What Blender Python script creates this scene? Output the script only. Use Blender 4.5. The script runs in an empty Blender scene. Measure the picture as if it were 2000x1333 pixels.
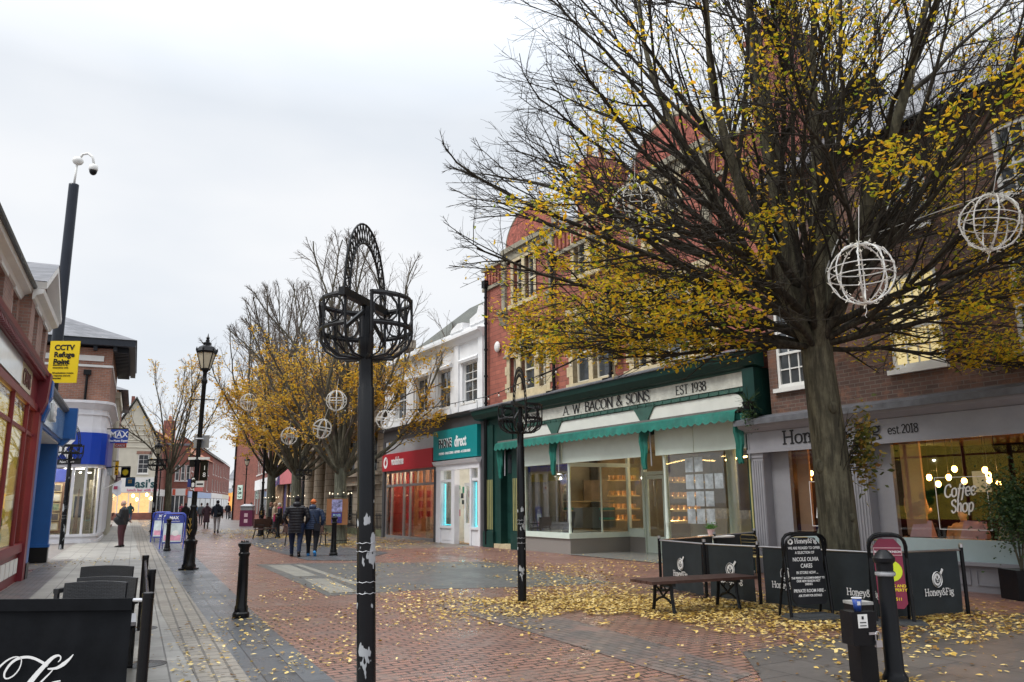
import bpy, bmesh, math, random
from mathutils import Vector, Matrix, noise
S = bpy.context.scene
COL = S.collection
R_ = math.radians
V = Vector
# ---------------------------------------------------------------- camera
F, H = 1550.0, 1.57                      # focal length in px of a 2000 px wide frame, eye height
upv = V((-70, 7650, 1550)).normalized()
fwd = V((0, 0, 1)); Yc = (fwd - upv*fwd.dot(upv)).normalized()
Xc = upv.cross(Yc)
if Xc.x < 0: Xc = -Xc
def ray(px, py):
    d = V((px-1000, 666.5-py, F)); return V((d.dot(Xc), d.dot(Yc), d.dot(upv)))
def G(px, py, z=0.0):
    """point of the level z seen at a place of the photograph"""
    r = ray(px, py); t = (z-H)/r.z; return V((r.x*t, r.y*t, z))
def AT(px, py, Y):
    r = ray(px, py); t = Y/r.y; return V((r.x*t, Y, H+r.z*t))
cam = bpy.data.cameras.new('camera'); camo = bpy.data.objects.new('camera', cam); COL.objects.link(camo)
cam.sensor_fit = 'HORIZONTAL'; cam.sensor_width = 36; cam.lens = F*36/2000
right = V((Xc.x, Yc.x, upv.x)); camup = V((Xc.y, Yc.y, upv.y)); look = V((Xc.z, Yc.z, upv.z))
m = Matrix((right, camup, -look)).transposed().to_4x4(); m.translation = V((0, 0, H))
camo.matrix_world = m; cam.clip_start = .05; cam.clip_end = 3000
S.camera = camo
# ---------------------------------------------------------------- world, sun, exposure
w = bpy.data.worlds.new('World'); S.world = w; w.use_nodes = True
nt = w.node_tree; nt.nodes.clear(); N = nt.nodes.new; L = nt.links.new
SUN_EL, SUN_ROT = 48, -60
sky = N('ShaderNodeTexSky'); sky.sky_type = 'NISHITA'; sky.sun_disc = False
sky.sun_elevation = R_(SUN_EL); sky.sun_rotation = R_(SUN_ROT); sky.air_density = 1; sky.dust_density = 3
b1 = N('ShaderNodeBackground'); b1.inputs[1].default_value = .10; L(sky.outputs[0], b1.inputs[0])
tc = N('ShaderNodeTexCoord'); mp = N('ShaderNodeMapping'); mp.inputs['Scale'].default_value = (1, 1, 2.6)
mp.inputs['Location'].default_value = (.3, .8, 0)
L(tc.outputs['Generated'], mp.inputs[0])
nz = N('ShaderNodeTexNoise'); nz.inputs['Scale'].default_value = 1.7; nz.inputs['Detail'].default_value = 5; nz.inputs['Roughness'].default_value = .48
L(mp.outputs[0], nz.inputs[0])
cr = N('ShaderNodeValToRGB'); cr.color_ramp.elements[0].position = .35; cr.color_ramp.elements[0].color = (.555, .59, .635, 1)
cr.color_ramp.elements[1].position = .62; cr.color_ramp.elements[1].color = (.67, .68, .695, 1)
L(nz.outputs[0], cr.inputs[0])
b2 = N('ShaderNodeBackground'); L(cr.outputs[0], b2.inputs[0]); sz = N('ShaderNodeSeparateXYZ'); L(tc.outputs['Generated'], sz.inputs[0]); mz = N('ShaderNodeMapRange')   # an overcast sky is brightest overhead
mz.inputs[1].default_value = .45; mz.inputs[2].default_value = 1.0; mz.inputs[3].default_value = 1.0; mz.inputs[4].default_value = 3.0; L(sz.outputs[2], mz.inputs[0]); L(mz.outputs[0], b2.inputs[1])
mx = N('ShaderNodeMixShader'); mx.inputs[0].default_value = .93; L(b1.outputs[0], mx.inputs[1]); L(b2.outputs[0], mx.inputs[2])
wo = N('ShaderNodeOutputWorld'); L(mx.outputs[0], wo.inputs[0])
sl = bpy.data.lights.new('sun', 'SUN'); sl.energy = 1.5; sl.angle = R_(18); sl.color = (1, .97, .92)
so = bpy.data.objects.new('sun', sl); COL.objects.link(so); so.rotation_euler = (R_(90-SUN_EL), 0, R_(180-SUN_ROT+180))
S.view_settings.view_transform = 'Standard'; S.view_settings.look = 'None'; S.view_settings.gamma = 1
S.view_settings.exposure = 0.55
# ---------------------------------------------------------------- materials
MATS = {}
def mat(name, col, rough=.6, metal=0, var=.12, nscale=3, bump=0, bscale=30, emit=0, ecol=None, spec=None, coat=0):
    if name in MATS: return MATS[name]
    M = bpy.data.materials.new(name); M.use_nodes = True; t = M.node_tree; bs = t.nodes['Principled BSDF']
    t.nodes.new('ShaderNodeTexCoord')
    if spec is None and max(col) < .06 and not metal: spec = .2
    tcn = [n for n in t.nodes if n.type == 'TEX_COORD'][0]
    bs.inputs['Roughness'].default_value = rough; bs.inputs['Metallic'].default_value = metal
    if spec is not None: bs.inputs['Specular IOR Level'].default_value = spec
    if coat: bs.inputs['Coat Weight'].default_value = coat; bs.inputs['Coat Roughness'].default_value = .1
    if var:
        n = t.nodes.new('ShaderNodeTexNoise'); n.inputs['Scale'].default_value = nscale; n.inputs['Detail'].default_value = 6
        n.inputs['Roughness'].default_value = .65
        r = t.nodes.new('ShaderNodeValToRGB'); r.color_ramp.elements[0].position = .3; r.color_ramp.elements[1].position = .7
        r.color_ramp.elements[0].color = (*[c*(1-var) for c in col], 1); r.color_ramp.elements[1].color = (*[min(1, c*(1+var)) for c in col], 1)
        t.links.new(tcn.outputs['Object'], n.inputs[0]); t.links.new(n.outputs[0], r.inputs[0]); t.links.new(r.outputs[0], bs.inputs['Base Color'])
    else: bs.inputs['Base Color'].default_value = (*col, 1)
    if bump:
        n2 = t.nodes.new('ShaderNodeTexNoise'); n2.inputs['Scale'].default_value = bscale; n2.inputs['Detail'].default_value = 4
        b = t.nodes.new('ShaderNodeBump'); b.inputs['Strength'].default_value = bump; b.inputs['Distance'].default_value = .02
        t.links.new(tcn.outputs['Object'], n2.inputs[0]); t.links.new(n2.outputs[0], b.inputs['Height']); t.links.new(b.outputs[0], bs.inputs['Normal'])
    if emit:
        bs.inputs['Emission Color'].default_value = (*(ecol or col), 1); bs.inputs['Emission Strength'].default_value = emit
    MATS[name] = M; return M
def brickmat(name, c1, c2, mortar, bw, bh, ms=.008, rough=.8, wall=True, rot=0, off=.5, dirt=.25, bump=.4, squash=1, gloss=0, freq=2, mix2=None):
    if name in MATS: return MATS[name]
    M = bpy.data.materials.new(name); M.use_nodes = True; t = M.node_tree; bs = t.nodes['Principled BSDF']; n = t.nodes.new; l = t.links.new
    tcn = n('ShaderNodeTexCoord'); sep = n('ShaderNodeSeparateXYZ'); l(tcn.outputs['Object'], sep.inputs[0]); cb = n('ShaderNodeCombineXYZ')
    if wall:
        ad = n('ShaderNodeMath'); l(sep.outputs[0], ad.inputs[0]); l(sep.outputs[1], ad.inputs[1]); l(ad.outputs[0], cb.inputs[0]); l(sep.outputs[2], cb.inputs[1])
    else: l(sep.outputs[0], cb.inputs[0]); l(sep.outputs[1], cb.inputs[1])
    mpn = n('ShaderNodeMapping'); mpn.inputs['Rotation'].default_value = (0, 0, rot); l(cb.outputs[0], mpn.inputs[0])
    bt = n('ShaderNodeTexBrick'); bt.inputs['Scale'].default_value = 1; bt.inputs['Brick Width'].default_value = bw; bt.inputs['Row Height'].default_value = bh
    bt.inputs['Mortar Size'].default_value = ms; bt.inputs['Mortar Smooth'].default_value = .2; bt.offset = off; bt.offset_frequency = freq
    bt.inputs['Color1'].default_value = (*c1, 1); bt.inputs['Color2'].default_value = (*c2, 1); bt.inputs['Mortar'].default_value = (*mortar, 1)
    l(mpn.outputs[0], bt.inputs['Vector'])
    nn = n('ShaderNodeTexNoise'); nn.inputs['Scale'].default_value = .9; nn.inputs['Detail'].default_value = 7; nn.inputs['Roughness'].default_value = .7; l(tcn.outputs['Object'], nn.inputs[0])
    rr = n('ShaderNodeValToRGB'); rr.color_ramp.elements[0].position = .32; rr.color_ramp.elements[1].position = .68
    rr.color_ramp.elements[0].color = (1-dirt,)*3+(1,); rr.color_ramp.elements[1].color = (1+dirt*.35,)*3+(1,); l(nn.outputs[0], rr.inputs[0])
    mm = n('ShaderNodeMix'); mm.data_type = 'RGBA'; mm.blend_type = 'MULTIPLY'; mm.inputs[0].default_value = 1
    l(bt.outputs[0], mm.inputs[6]); l(rr.outputs[0], mm.inputs[7])
    out = mm.outputs[2]
    if mix2:                                   # scattered odd bricks of another colour
        n4 = n('ShaderNodeTexNoise'); n4.inputs['Scale'].default_value = 1.7; n4.inputs['Detail'].default_value = 9; n4.inputs['Roughness'].default_value = .8; l(mpn.outputs[0], n4.inputs[0])
        r4 = n('ShaderNodeValToRGB'); r4.color_ramp.elements[0].position = .5; r4.color_ramp.elements[1].position = .62; l(n4.outputs[0], r4.inputs[0])
        m4 = n('ShaderNodeMix'); m4.data_type = 'RGBA'; m4.inputs[7].default_value = (*mix2, 1); l(r4.outputs[0], m4.inputs[0]); l(out, m4.inputs[6]); out = m4.outputs[2]
    if not wall:                               # old chewing gum and drips trodden into the paving
        vo = n('ShaderNodeTexVoronoi'); vo.inputs['Scale'].default_value = 3.2; l(tcn.outputs['Object'], vo.inputs[0]); r6 = n('ShaderNodeValToRGB'); r6.color_ramp.elements[0].position = .055; r6.color_ramp.elements[1].position = .075
        r6.color_ramp.elements[0].color = (.62, .62, .62, 1); r6.color_ramp.elements[1].color = (1, 1, 1, 1); l(vo.outputs['Distance'], r6.inputs[0])
        m6 = n('ShaderNodeMix'); m6.data_type = 'RGBA'; m6.blend_type = 'MULTIPLY'; m6.inputs[0].default_value = 1; l(out, m6.inputs[6]); l(r6.outputs[0], m6.inputs[7]); out = m6.outputs[2]
    l(out, bs.inputs['Base Color'])
    bp = n('ShaderNodeBump'); bp.invert = True; bp.inputs['Strength'].default_value = bump; bp.inputs['Distance'].default_value = .01
    n3 = n('ShaderNodeTexNoise'); n3.inputs['Scale'].default_value = 60; n3.inputs['Detail'].default_value = 3; l(tcn.outputs['Object'], n3.inputs[0])
    am = n('ShaderNodeMath'); am.operation = 'MULTIPLY_ADD'; am.inputs[1].default_value = .35; l(n3.outputs[0], am.inputs[0]); l(bt.outputs['Fac'], am.inputs[2])
    l(am.outputs[0], bp.inputs['Height']); l(bp.outputs[0], bs.inputs['Normal'])
    if gloss:
        r3 = n('ShaderNodeMapRange'); r3.inputs[1].default_value = .35; r3.inputs[2].default_value = .65; r3.inputs[3].default_value = rough; r3.inputs[4].default_value = gloss
        l(nn.outputs[0], r3.inputs[0]); l(r3.outputs[0], bs.inputs['Roughness'])
    else: bs.inputs['Roughness'].default_value = rough
    MATS[name] = M; return M
def glassmat(name, tint=(.95, .97, .97), refl=.12):
    if name in MATS: return MATS[name]
    M = bpy.data.materials.new(name); M.use_nodes = True; t = M.node_tree; t.nodes.clear(); n = t.nodes.new; l = t.links.new
    tr = n('ShaderNodeBsdfTransparent'); tr.inputs[0].default_value = (*tint, 1); gl = n('ShaderNodeBsdfGlossy'); gl.inputs['Roughness'].default_value = .015
    lw = n('ShaderNodeLayerWeight'); lw.inputs[0].default_value = .18
    mr = n('ShaderNodeMath'); mr.operation = 'MULTIPLY_ADD'; mr.inputs[1].default_value = .65; mr.inputs[2].default_value = refl*.4; mr.use_clamp = True
    nn = n('ShaderNodeTexNoise'); nn.inputs['Scale'].default_value = 1.2; bp = n('ShaderNodeBump'); bp.inputs['Strength'].default_value = .03; l(nn.outputs[0], bp.inputs['Height']); l(bp.outputs[0], gl.inputs['Normal'])
    l(lw.outputs['Fresnel'], mr.inputs[0]); mxs = n('ShaderNodeMixShader'); l(mr.outputs[0], mxs.inputs[0]); l(tr.outputs[0], mxs.inputs[1]); l(gl.outputs[0], mxs.inputs[2])
    o = n('ShaderNodeOutputMaterial'); l(mxs.outputs[0], o.inputs[0]); MATS[name] = M; return M
def worn(name, col, chip, rough=.3, scale=7, pos=.63, z1=None):
    """paint with chips showing metal; chips fade out above z1"""
    if name in MATS: return MATS[name]
    M = mat(name, col, rough, var=.15); t = M.node_tree; bs = t.nodes['Principled BSDF']; n = t.nodes.new; l = t.links.new
    tcn = [q for q in t.nodes if q.type == 'TEX_COORD'][0]; src = bs.inputs['Base Color'].links[0].from_socket
    mpn = n('ShaderNodeMapping'); mpn.inputs['Scale'].default_value = (1, 1, .45); l(tcn.outputs['Object'], mpn.inputs[0])
    nn = n('ShaderNodeTexNoise'); nn.inputs['Scale'].default_value = scale; nn.inputs['Detail'].default_value = 3; nn.inputs['Roughness'].default_value = .55; l(mpn.outputs[0], nn.inputs[0])
    val = nn.outputs[0]
    if z1:
        sp = n('ShaderNodeSeparateXYZ'); l(tcn.outputs['Object'], sp.inputs[0]); mr = n('ShaderNodeMapRange'); mr.inputs[1].default_value = z1*.4; mr.inputs[2].default_value = z1
        mr.inputs[3].default_value = 0; mr.inputs[4].default_value = .25; l(sp.outputs[2], mr.inputs[0]); sb = n('ShaderNodeMath'); sb.operation = 'SUBTRACT'; l(val, sb.inputs[0]); l(mr.outputs[0], sb.inputs[1]); val = sb.outputs[0]
    r = n('ShaderNodeValToRGB'); r.color_ramp.elements[0].position = pos; r.color_ramp.elements[1].position = pos+.012; l(val, r.inputs[0])
    mxn = n('ShaderNodeMix'); mxn.data_type = 'RGBA'; l(r.outputs[0], mxn.inputs[0]); l(src, mxn.inputs[6]); mxn.inputs[7].default_value = (*chip, 1); l(mxn.outputs[2], bs.inputs['Base Color'])
    r5 = n('ShaderNodeMapRange'); r5.inputs[3].default_value = rough; r5.inputs[4].default_value = .7; l(r.outputs[0], r5.inputs[0]); l(r5.outputs[0], bs.inputs['Roughness'])
    return M
def leafmat(name, cols, trans=.35):
    if name in MATS: return MATS[name]
    M = bpy.data.materials.new(name); M.use_nodes = True; t = M.node_tree; bs = t.nodes['Principled BSDF']; n = t.nodes.new; l = t.links.new
    g = n('ShaderNodeNewGeometry'); r = n('ShaderNodeValToRGB'); r.color_ramp.interpolation = 'LINEAR'
    while len(r.color_ramp.elements) < len(cols): r.color_ramp.elements.new(.5)
    for i, (p, c) in enumerate(cols): r.color_ramp.elements[i].position = p; r.color_ramp.elements[i].color = (*c, 1)
    l(g.outputs['Random Per Island'], r.inputs[0]); l(r.outputs[0], bs.inputs['Base Color']); bs.inputs['Roughness'].default_value = .5
    tl = n('ShaderNodeBsdfTranslucent'); l(r.outputs[0], tl.inputs[0]); ms = n('ShaderNodeMixShader'); ms.inputs[0].default_value = trans
    o = [q for q in t.nodes if q.type == 'OUTPUT_MATERIAL'][0]; l(bs.outputs[0], ms.inputs[1]); l(tl.outputs[0], ms.inputs[2]); l(ms.outputs[0], o.inputs[0]); MATS[name] = M; return M
# palette
BLACK = mat('black_gloss_paint', (.007, .0075, .009), .25, bump=.05, spec=.22)
DMETAL = mat('black_cast_iron', (.010, .011, .013), .42, bump=.15, spec=.25)
WHITE = mat('white_paint', (.72, .72, .70), .5, var=.06)
STUCCO = mat('white_stucco', (.76, .77, .78), .8, var=.10, nscale=1.2, bump=.15)
STUCCO2 = mat('cream_stucco', (.55, .52, .43), .8, var=.10, nscale=1.2, bump=.15)
CREAM = mat('cream_paint', (.66, .62, .50), .5, var=.08)
LEAD = mat('lead', (.11, .115, .13), .5, var=.3, nscale=5, bump=.2)
SLATE = brickmat('slate_roof', (.12, .125, .14), (.20, .20, .22), (.05, .05, .055), .28, .2, .006, .55, dirt=.35)
DTILE = brickmat('dark_roof_tile', (.075, .085, .07), (.11, .115, .09), (.03, .03, .03), .25, .22, .02, .7)
OTILE = brickmat('orange_roof_tile', (.42, .16, .09), (.50, .20, .11), (.15, .06, .04), .25, .22, .02, .7)
REDB = brickmat('red_terracotta_brick', (.41, .13, .088), (.31, .095, .066), (.17, .065, .05), .42, .165, .009, .7, dirt=.35, mix2=None)
BROWNB = brickmat('brown_brick', (.155, .082, .062), (.095, .056, .046), (.17, .14, .12), .23, .078, .008, .8, dirt=.35, mix2=(.20, .095, .06))
OLDB = brickmat('old_orange_brick', (.38, .17, .11), (.26, .115, .08), (.30, .26, .22), .23, .078, .009, .85, dirt=.3)
PINKB = brickmat('pinkish_brick', (.36, .20, .155), (.27, .155, .125), (.30, .27, .25), .23, .078, .008, .85, dirt=.25)
FARB = brickmat('far_red_brick', (.30, .095, .07), (.22, .07, .055), (.2, .13, .1), .23, .078, .008, .85, dirt=.3)
BUFFB = brickmat('buff_orange_brick', (.42, .25, .12), (.33, .18, .09), (.3, .25, .18), .23, .078, .009, .85, dirt=.3)
STONE = brickmat('ashlar_stone', (.46, .39, .31), (.40, .34, .27), (.20, .165, .13), .9, .38, .02, .8, dirt=.3)
SANDST = mat('yellow_sandstone', (.50, .42, .27), .8, var=.22, nscale=4, bump=.25)
SANDSTG = mat('weathered_sandstone', (.27, .25, .19), .85, var=.35, nscale=3, bump=.3)
DGLASS = mat('window_glass_dark', (.05, .058, .065), .05, var=.4, nscale=1.5, spec=.9)
YGLASS = mat('window_glass_lit', (.25, .22, .14), .15, var=.25, nscale=3, emit=.55, ecol=(.85, .68, .32))
GLASS = glassmat('shop_glass')
GREENP = mat('dark_green_paint', (.012, .045, .038), .4, var=.2)
GREENL = mat('faded_green_paint', (.035, .10, .078), .5, var=.25)
PALEG = mat('pale_green_paint', (.60, .69, .62), .45, var=.05)
GRANITE = mat('grey_granite', (.24, .225, .21), .4, var=.35, nscale=60)
GREYP = mat('grey_paint', (.27, .27, .295), .45, var=.08)
PALEBLUE = mat('pale_blue_panel', (.36, .45, .46), .5, var=.06)
CHROME = mat('brushed_steel', (.55, .55, .57), .3, 1, var=.08)
GALV = mat('galvanised_grey', (.36, .37, .39), .45, .4)
SKIN = mat('skin', (.52, .32, .24), .5, var=.06)
WOODD = mat('dark_wood', (.06, .028, .022), .5, var=.3, nscale=9)
def barkmat(name, c, c2, green=None):
    M = mat(name, c, .85, var=.45, nscale=3); t = M.node_tree; bs = t.nodes['Principled BSDF']; n = t.nodes.new; l = t.links.new; bs.inputs['Specular IOR Level'].default_value = .2
    tcn = [q for q in t.nodes if q.type == 'TEX_COORD'][0]; src = bs.inputs['Base Color'].links[0].from_socket
    mpn = n('ShaderNodeMapping'); mpn.inputs['Scale'].default_value = (9, 9, 1.1); l(tcn.outputs['Object'], mpn.inputs[0]); nn = n('ShaderNodeTexNoise'); nn.inputs['Scale'].default_value = 1.6; nn.inputs['Detail'].default_value = 8; nn.inputs['Roughness'].default_value = .7; l(mpn.outputs[0], nn.inputs[0])
    r = n('ShaderNodeValToRGB'); r.color_ramp.elements[0].position = .42; r.color_ramp.elements[1].position = .60; l(nn.outputs[0], r.inputs[0])
    mxn = n('ShaderNodeMix'); mxn.data_type = 'RGBA'; l(r.outputs[0], mxn.inputs[0]); mxn.inputs[6].default_value = (*c2, 1); l(src, mxn.inputs[7]); l(mxn.outputs[2], bs.inputs['Base Color'])
    b = n('ShaderNodeBump'); b.inputs['Strength'].default_value = .9; b.inputs['Distance'].default_value = .03; l(nn.outputs[0], b.inputs['Height']); l(b.outputs[0], bs.inputs['Normal']); return M
BARK = barkmat('bark', (.135, .125, .085), (.055, .05, .036)); LIMB = barkmat('limb_bark', (.062, .055, .040), (.024, .021, .017))
LIMBF = barkmat('far_limb_bark', (.13, .12, .085), (.06, .055, .042))
TWIG = mat('twig_bark', (.030, .026, .021), .85, var=.3, nscale=4, spec=.2)
BARKM = barkmat('mossy_bark', (.16, .165, .125), (.085, .085, .065))
LETW = mat('white_lettering', (.78, .78, .78), .5, var=0)
LETB = mat('black_lettering', (.02, .02, .022), .5, var=0)
# ---------------------------------------------------------------- mesh builder
class MB:
    def __init__(s, off=(0, 0, 0), mtx=None): s.v = []; s.f = []; s.m = []; s.k = 0; s.o = V(off); s.x = mtx
    def P(s, p):
        p = V(p)
        if s.x: p = s.x @ p
        return p+s.o
    def add(s, vs, fs):
        b = len(s.v); s.v += [s.P(p) for p in vs]; s.f += [tuple(b+i for i in f) for f in fs]; s.m += [s.k]*len(fs); return s
    def box(s, x0, x1, y0, y1, z0, z1):
        x0, x1 = sorted((x0, x1)); y0, y1 = sorted((y0, y1)); z0, z1 = sorted((z0, z1))
        return s.add([(x0, y0, z0), (x1, y0, z0), (x1, y1, z0), (x0, y1, z0), (x0, y0, z1), (x1, y0, z1), (x1, y1, z1), (x0, y1, z1)],
                     [(0, 3, 2, 1), (4, 5, 6, 7), (0, 1, 5, 4), (1, 2, 6, 5), (2, 3, 7, 6), (3, 0, 4, 7)])
    def quad(s, a, b, c, d): return s.add([a, b, c, d], [(0, 1, 2, 3)])
    def prism(s, poly, y0, y1):
        """poly in (x,z) counter-clockwise seen from -y, extruded y0..y1"""
        n = len(poly); vs = [(p[0], y0, p[1]) for p in poly]+[(p[0], y1, p[1]) for p in poly]
        return s.add(vs, [tuple(range(n)), tuple(range(2*n-1, n-1, -1))]+[(i, i+n, (i+1) % n+n, (i+1) % n) for i in range(n)])
    def slab(s, poly, z0, z1):
        n = len(poly); vs = [(p[0], p[1], z0) for p in poly]+[(p[0], p[1], z1) for p in poly]
        return s.add(vs, [tuple(range(n-1, -1, -1)), tuple(range(n, 2*n))]+[(i, (i+1) % n, (i+1) % n+n, i+n) for i in range(n)])
    def ext(s, prof, x0, x1):
        """profile in (y,z) extruded along x"""
        n = len(prof); vs = [(x0, p[0], p[1]) for p in prof]+[(x1, p[0], p[1]) for p in prof]
        return s.add(vs, [tuple(range(n)), tuple(range(2*n-1, n-1, -1))]+[(i, i+n, (i+1) % n+n, (i+1) % n) for i in range(n)])
    def tube(s, pts, r, n=8, cap=True, closed=False, ref=None):
        pts = [V(p) for p in pts]; k = len(pts); rr = r if isinstance(r, (list, tuple)) else [r]*k; b = len(s.v); pu = None
        for i, p in enumerate(pts):
            if closed: t = pts[(i+1) % k]-pts[i-1]
            else: t = pts[min(i+1, k-1)]-pts[max(i-1, 0)]
            t = t.normalized() if t.length > 1e-9 else V((0, 0, 1))
            if pu is None:
                a = V(ref) if ref else (V((0, 0, 1)) if abs(t.z) < .9 else V((1, 0, 0))); u = (a-t*a.dot(t)).normalized()
            else: u = (pu-t*pu.dot(t)); u = u.normalized() if u.length > 1e-6 else t.orthogonal().normalized()
            pu = u; q = t.cross(u); R = rr[i]; ra, rb = R if isinstance(R, tuple) else (R, R)
            for j in range(n):
                a = 2*math.pi*j/n; s.v.append(s.P(p+u*math.cos(a)*ra+q*math.sin(a)*rb))
        e = k if closed else k-1
        for i in range(e):
            for j in range(n):
                s.f.append((b+i*n+j, b+i*n+(j+1) % n, b+((i+1) % k)*n+(j+1) % n, b+((i+1) % k)*n+j)); s.m.append(s.k)
        if cap and not closed:
            s.f.append(tuple(b+j for j in range(n-1, -1, -1))); s.m.append(s.k); s.f.append(tuple(b+(k-1)*n+j for j in range(n))); s.m.append(s.k)
        return s
    def lathe(s, prof, c=(0, 0, 0), n=16, sq=False):
        """profile [(r,z)] about a vertical axis at c"""
        b = len(s.v); c = V(c)
        for r, z in prof:
            for j in range(n):
                a = 2*math.pi*(j+.5)/n; s.v.append(s.P(c+V((r*math.cos(a), r*math.sin(a), z))))
        for i in range(len(prof)-1):
            for j in range(n): s.f.append((b+i*n+j, b+i*n+(j+1) % n, b+(i+1)*n+(j+1) % n, b+(i+1)*n+j)); s.m.append(s.k)
        s.f.append(tuple(b+j for j in range(n-1, -1, -1))); s.m.append(s.k); k = len(prof)-1; s.f.append(tuple(b+k*n+j for j in range(n))); s.m.append(s.k)
        return s
    def ell(s, c, rx, ry, rz, n=12, m_=8, rot=None):
        b = len(s.v); c = V(c)
        for i in range(m_+1):
            th = math.pi*i/m_; th = min(max(th, .02), math.pi-.02)
            for j in range(n):
                a = 2*math.pi*j/n; q = V((rx*math.sin(th)*math.cos(a), ry*math.sin(th)*math.sin(a), rz*math.cos(th)))
                if rot: q = rot @ q
                s.v.append(s.P(c+q))
        for i in range(m_):
            for j in range(n): s.f.append((b+i*n+j, b+(i+1)*n+j, b+(i+1)*n+(j+1) % n, b+i*n+(j+1) % n)); s.m.append(s.k)
        s.f.append(tuple(b+j for j in range(n))); s.m.append(s.k); s.f.append(tuple(b+m_*n+j for j in range(n-1, -1, -1))); s.m.append(s.k)
        return s
    def bar(s, a, b, wx, wz, up=(0, 0, 1)):
        a = V(a); b = V(b); t = (b-a).normalized(); u = V(up); u = (u-t*u.dot(t)).normalized(); q = t.cross(u)
        vs = [p+q*i*wx/2+u*j*wz/2 for p in (a, b) for i, j in ((-1, -1), (1, -1), (1, 1), (-1, 1))]
        return s.add(vs, [(0, 3, 2, 1), (4, 5, 6, 7), (0, 1, 5, 4), (1, 2, 6, 5), (2, 3, 7, 6), (3, 0, 4, 7)])
    def wall(s, x0, x1, z0, z1, y, t, holes=()):
        xs = sorted({x0, x1, *[min(max(h[i], x0), x1) for h in holes for i in (0, 1)]}); zs = sorted({z0, z1, *[min(max(h[i], z0), z1) for h in holes for i in (2, 3)]})
        inh = lambda x, z: any(h[0] < x < h[1] and h[2] < z < h[3] for h in holes)
        for i in range(len(xs)-1):
            for j in range(len(zs)-1):
                if not inh((xs[i]+xs[i+1])/2, (zs[j]+zs[j+1])/2): s.quad((xs[i], y, zs[j]), (xs[i+1], y, zs[j]), (xs[i+1], y, zs[j+1]), (xs[i], y, zs[j+1]))
        for a, b, c, d in holes:
            s.quad((a, y, c), (a, y, d), (a, y+t, d), (a, y+t, c)); s.quad((b, y, c), (b, y+t, c), (b, y+t, d), (b, y, d))
            s.quad((a, y, d), (b, y, d), (b, y+t, d), (a, y+t, d)); s.quad((a, y, c), (a, y+t, c), (b, y+t, c), (b, y, c))
        return s
    def parts(s, name, m, parent):
        """every box of this builder as a part of its own"""
        for i in range(0, len(s.v), 8):
            q = MB(); q.v = s.v[i:i+8]; q.f = [(0, 3, 2, 1), (4, 5, 6, 7), (0, 1, 5, 4), (1, 2, 6, 5), (2, 3, 7, 6), (3, 0, 4, 7)]; q.m = [0]*6; q.build(name, m, parent)
    def build(s, name, mats, parent=None, smooth=False, link=True):
        me = bpy.data.meshes.new(name); me.from_pydata(s.v, [], s.f); mats = mats if isinstance(mats, (list, tuple)) else [mats]
        for q in mats: me.materials.append(q)
        if len(mats) > 1: me.polygons.foreach_set('material_index', s.m)
        if smooth: me.polygons.foreach_set('use_smooth', [True]*len(me.polygons))
        me.update(); o = bpy.data.objects.new(name, me)
        if link: COL.objects.link(o)
        if parent: o.parent = parent
        return o
def smooth_angle(o, ang=40):
    me = o.data; bm = bmesh.new(); bm.from_mesh(me); c = math.radians(ang)
    for e in bm.edges:
        if len(e.link_faces) == 2 and e.link_faces[0].normal.angle(e.link_faces[1].normal, 0) > c: e.smooth = False
    for f in bm.faces: f.smooth = True
    bm.to_mesh(me); bm.free(); return o
def tag(o, label=None, cat=None, group=None, kind=None):
    if label: o['label'] = label
    if cat: o['category'] = cat
    if group: o['group'] = group
    if kind: o['kind'] = kind
    return o
def thing(name, label, cat, loc=(0, 0, 0), rz=0, group=None):
    o = bpy.data.objects.new(name, None); o.empty_display_size = .2; COL.objects.link(o); o.location = loc; o.rotation_euler = (0, 0, rz)
    return tag(o, label, cat, group)
def copy_thing(root, label, loc, rz=None, group=None, scale=None):
    def cp(o, par):
        c = o.copy(); COL.objects.link(c); c.parent = par
        for ch in list(o.children): cp(ch, c)
        return c
    r = cp(root, None); r.location = loc; r['label'] = label
    if rz is not None: r.rotation_euler = (0, 0, rz)
    if group: r['group'] = group
    if scale: r.scale = (scale,)*3
    return r
# ---------------------------------------------------------------- lettering
def text(parent, s, size, mtx, m, ext=.004, bold=0.0, align='CENTER', shear=0, sx=1, name='lettering', label=None, space=1.0):
    """upright lettering: mtx maps text x,y,z into the parent's space"""
    c = bpy.data.curves.new('t', 'FONT'); c.body = s; c.size = size; c.extrude = ext; c.offset = bold; c.align_x = align; c.shear = shear; c.space_character = space
    c.resolution_u = 3; t = bpy.data.objects.new('t', c); COL.objects.link(t); dg = bpy.context.evaluated_depsgraph_get(); dg.update()
    me = bpy.data.meshes.new_from_object(t.evaluated_get(dg)); bpy.data.objects.remove(t); bpy.data.curves.remove(c)
    me.transform(mtx @ Matrix.Diagonal((sx, 1, 1, 1))); me.materials.clear(); me.materials.append(m); me.name = name
    o = bpy.data.objects.new(name, me); COL.objects.link(o); o.parent = parent
    if label: o['label'] = label
    return o
UPR = Matrix.Rotation(math.pi/2, 4, 'X')
def face(x, y, z, rz=0): return Matrix.Translation((x, y, z)) @ Matrix.Rotation(rz, 4, 'Z') @ UPR
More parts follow.
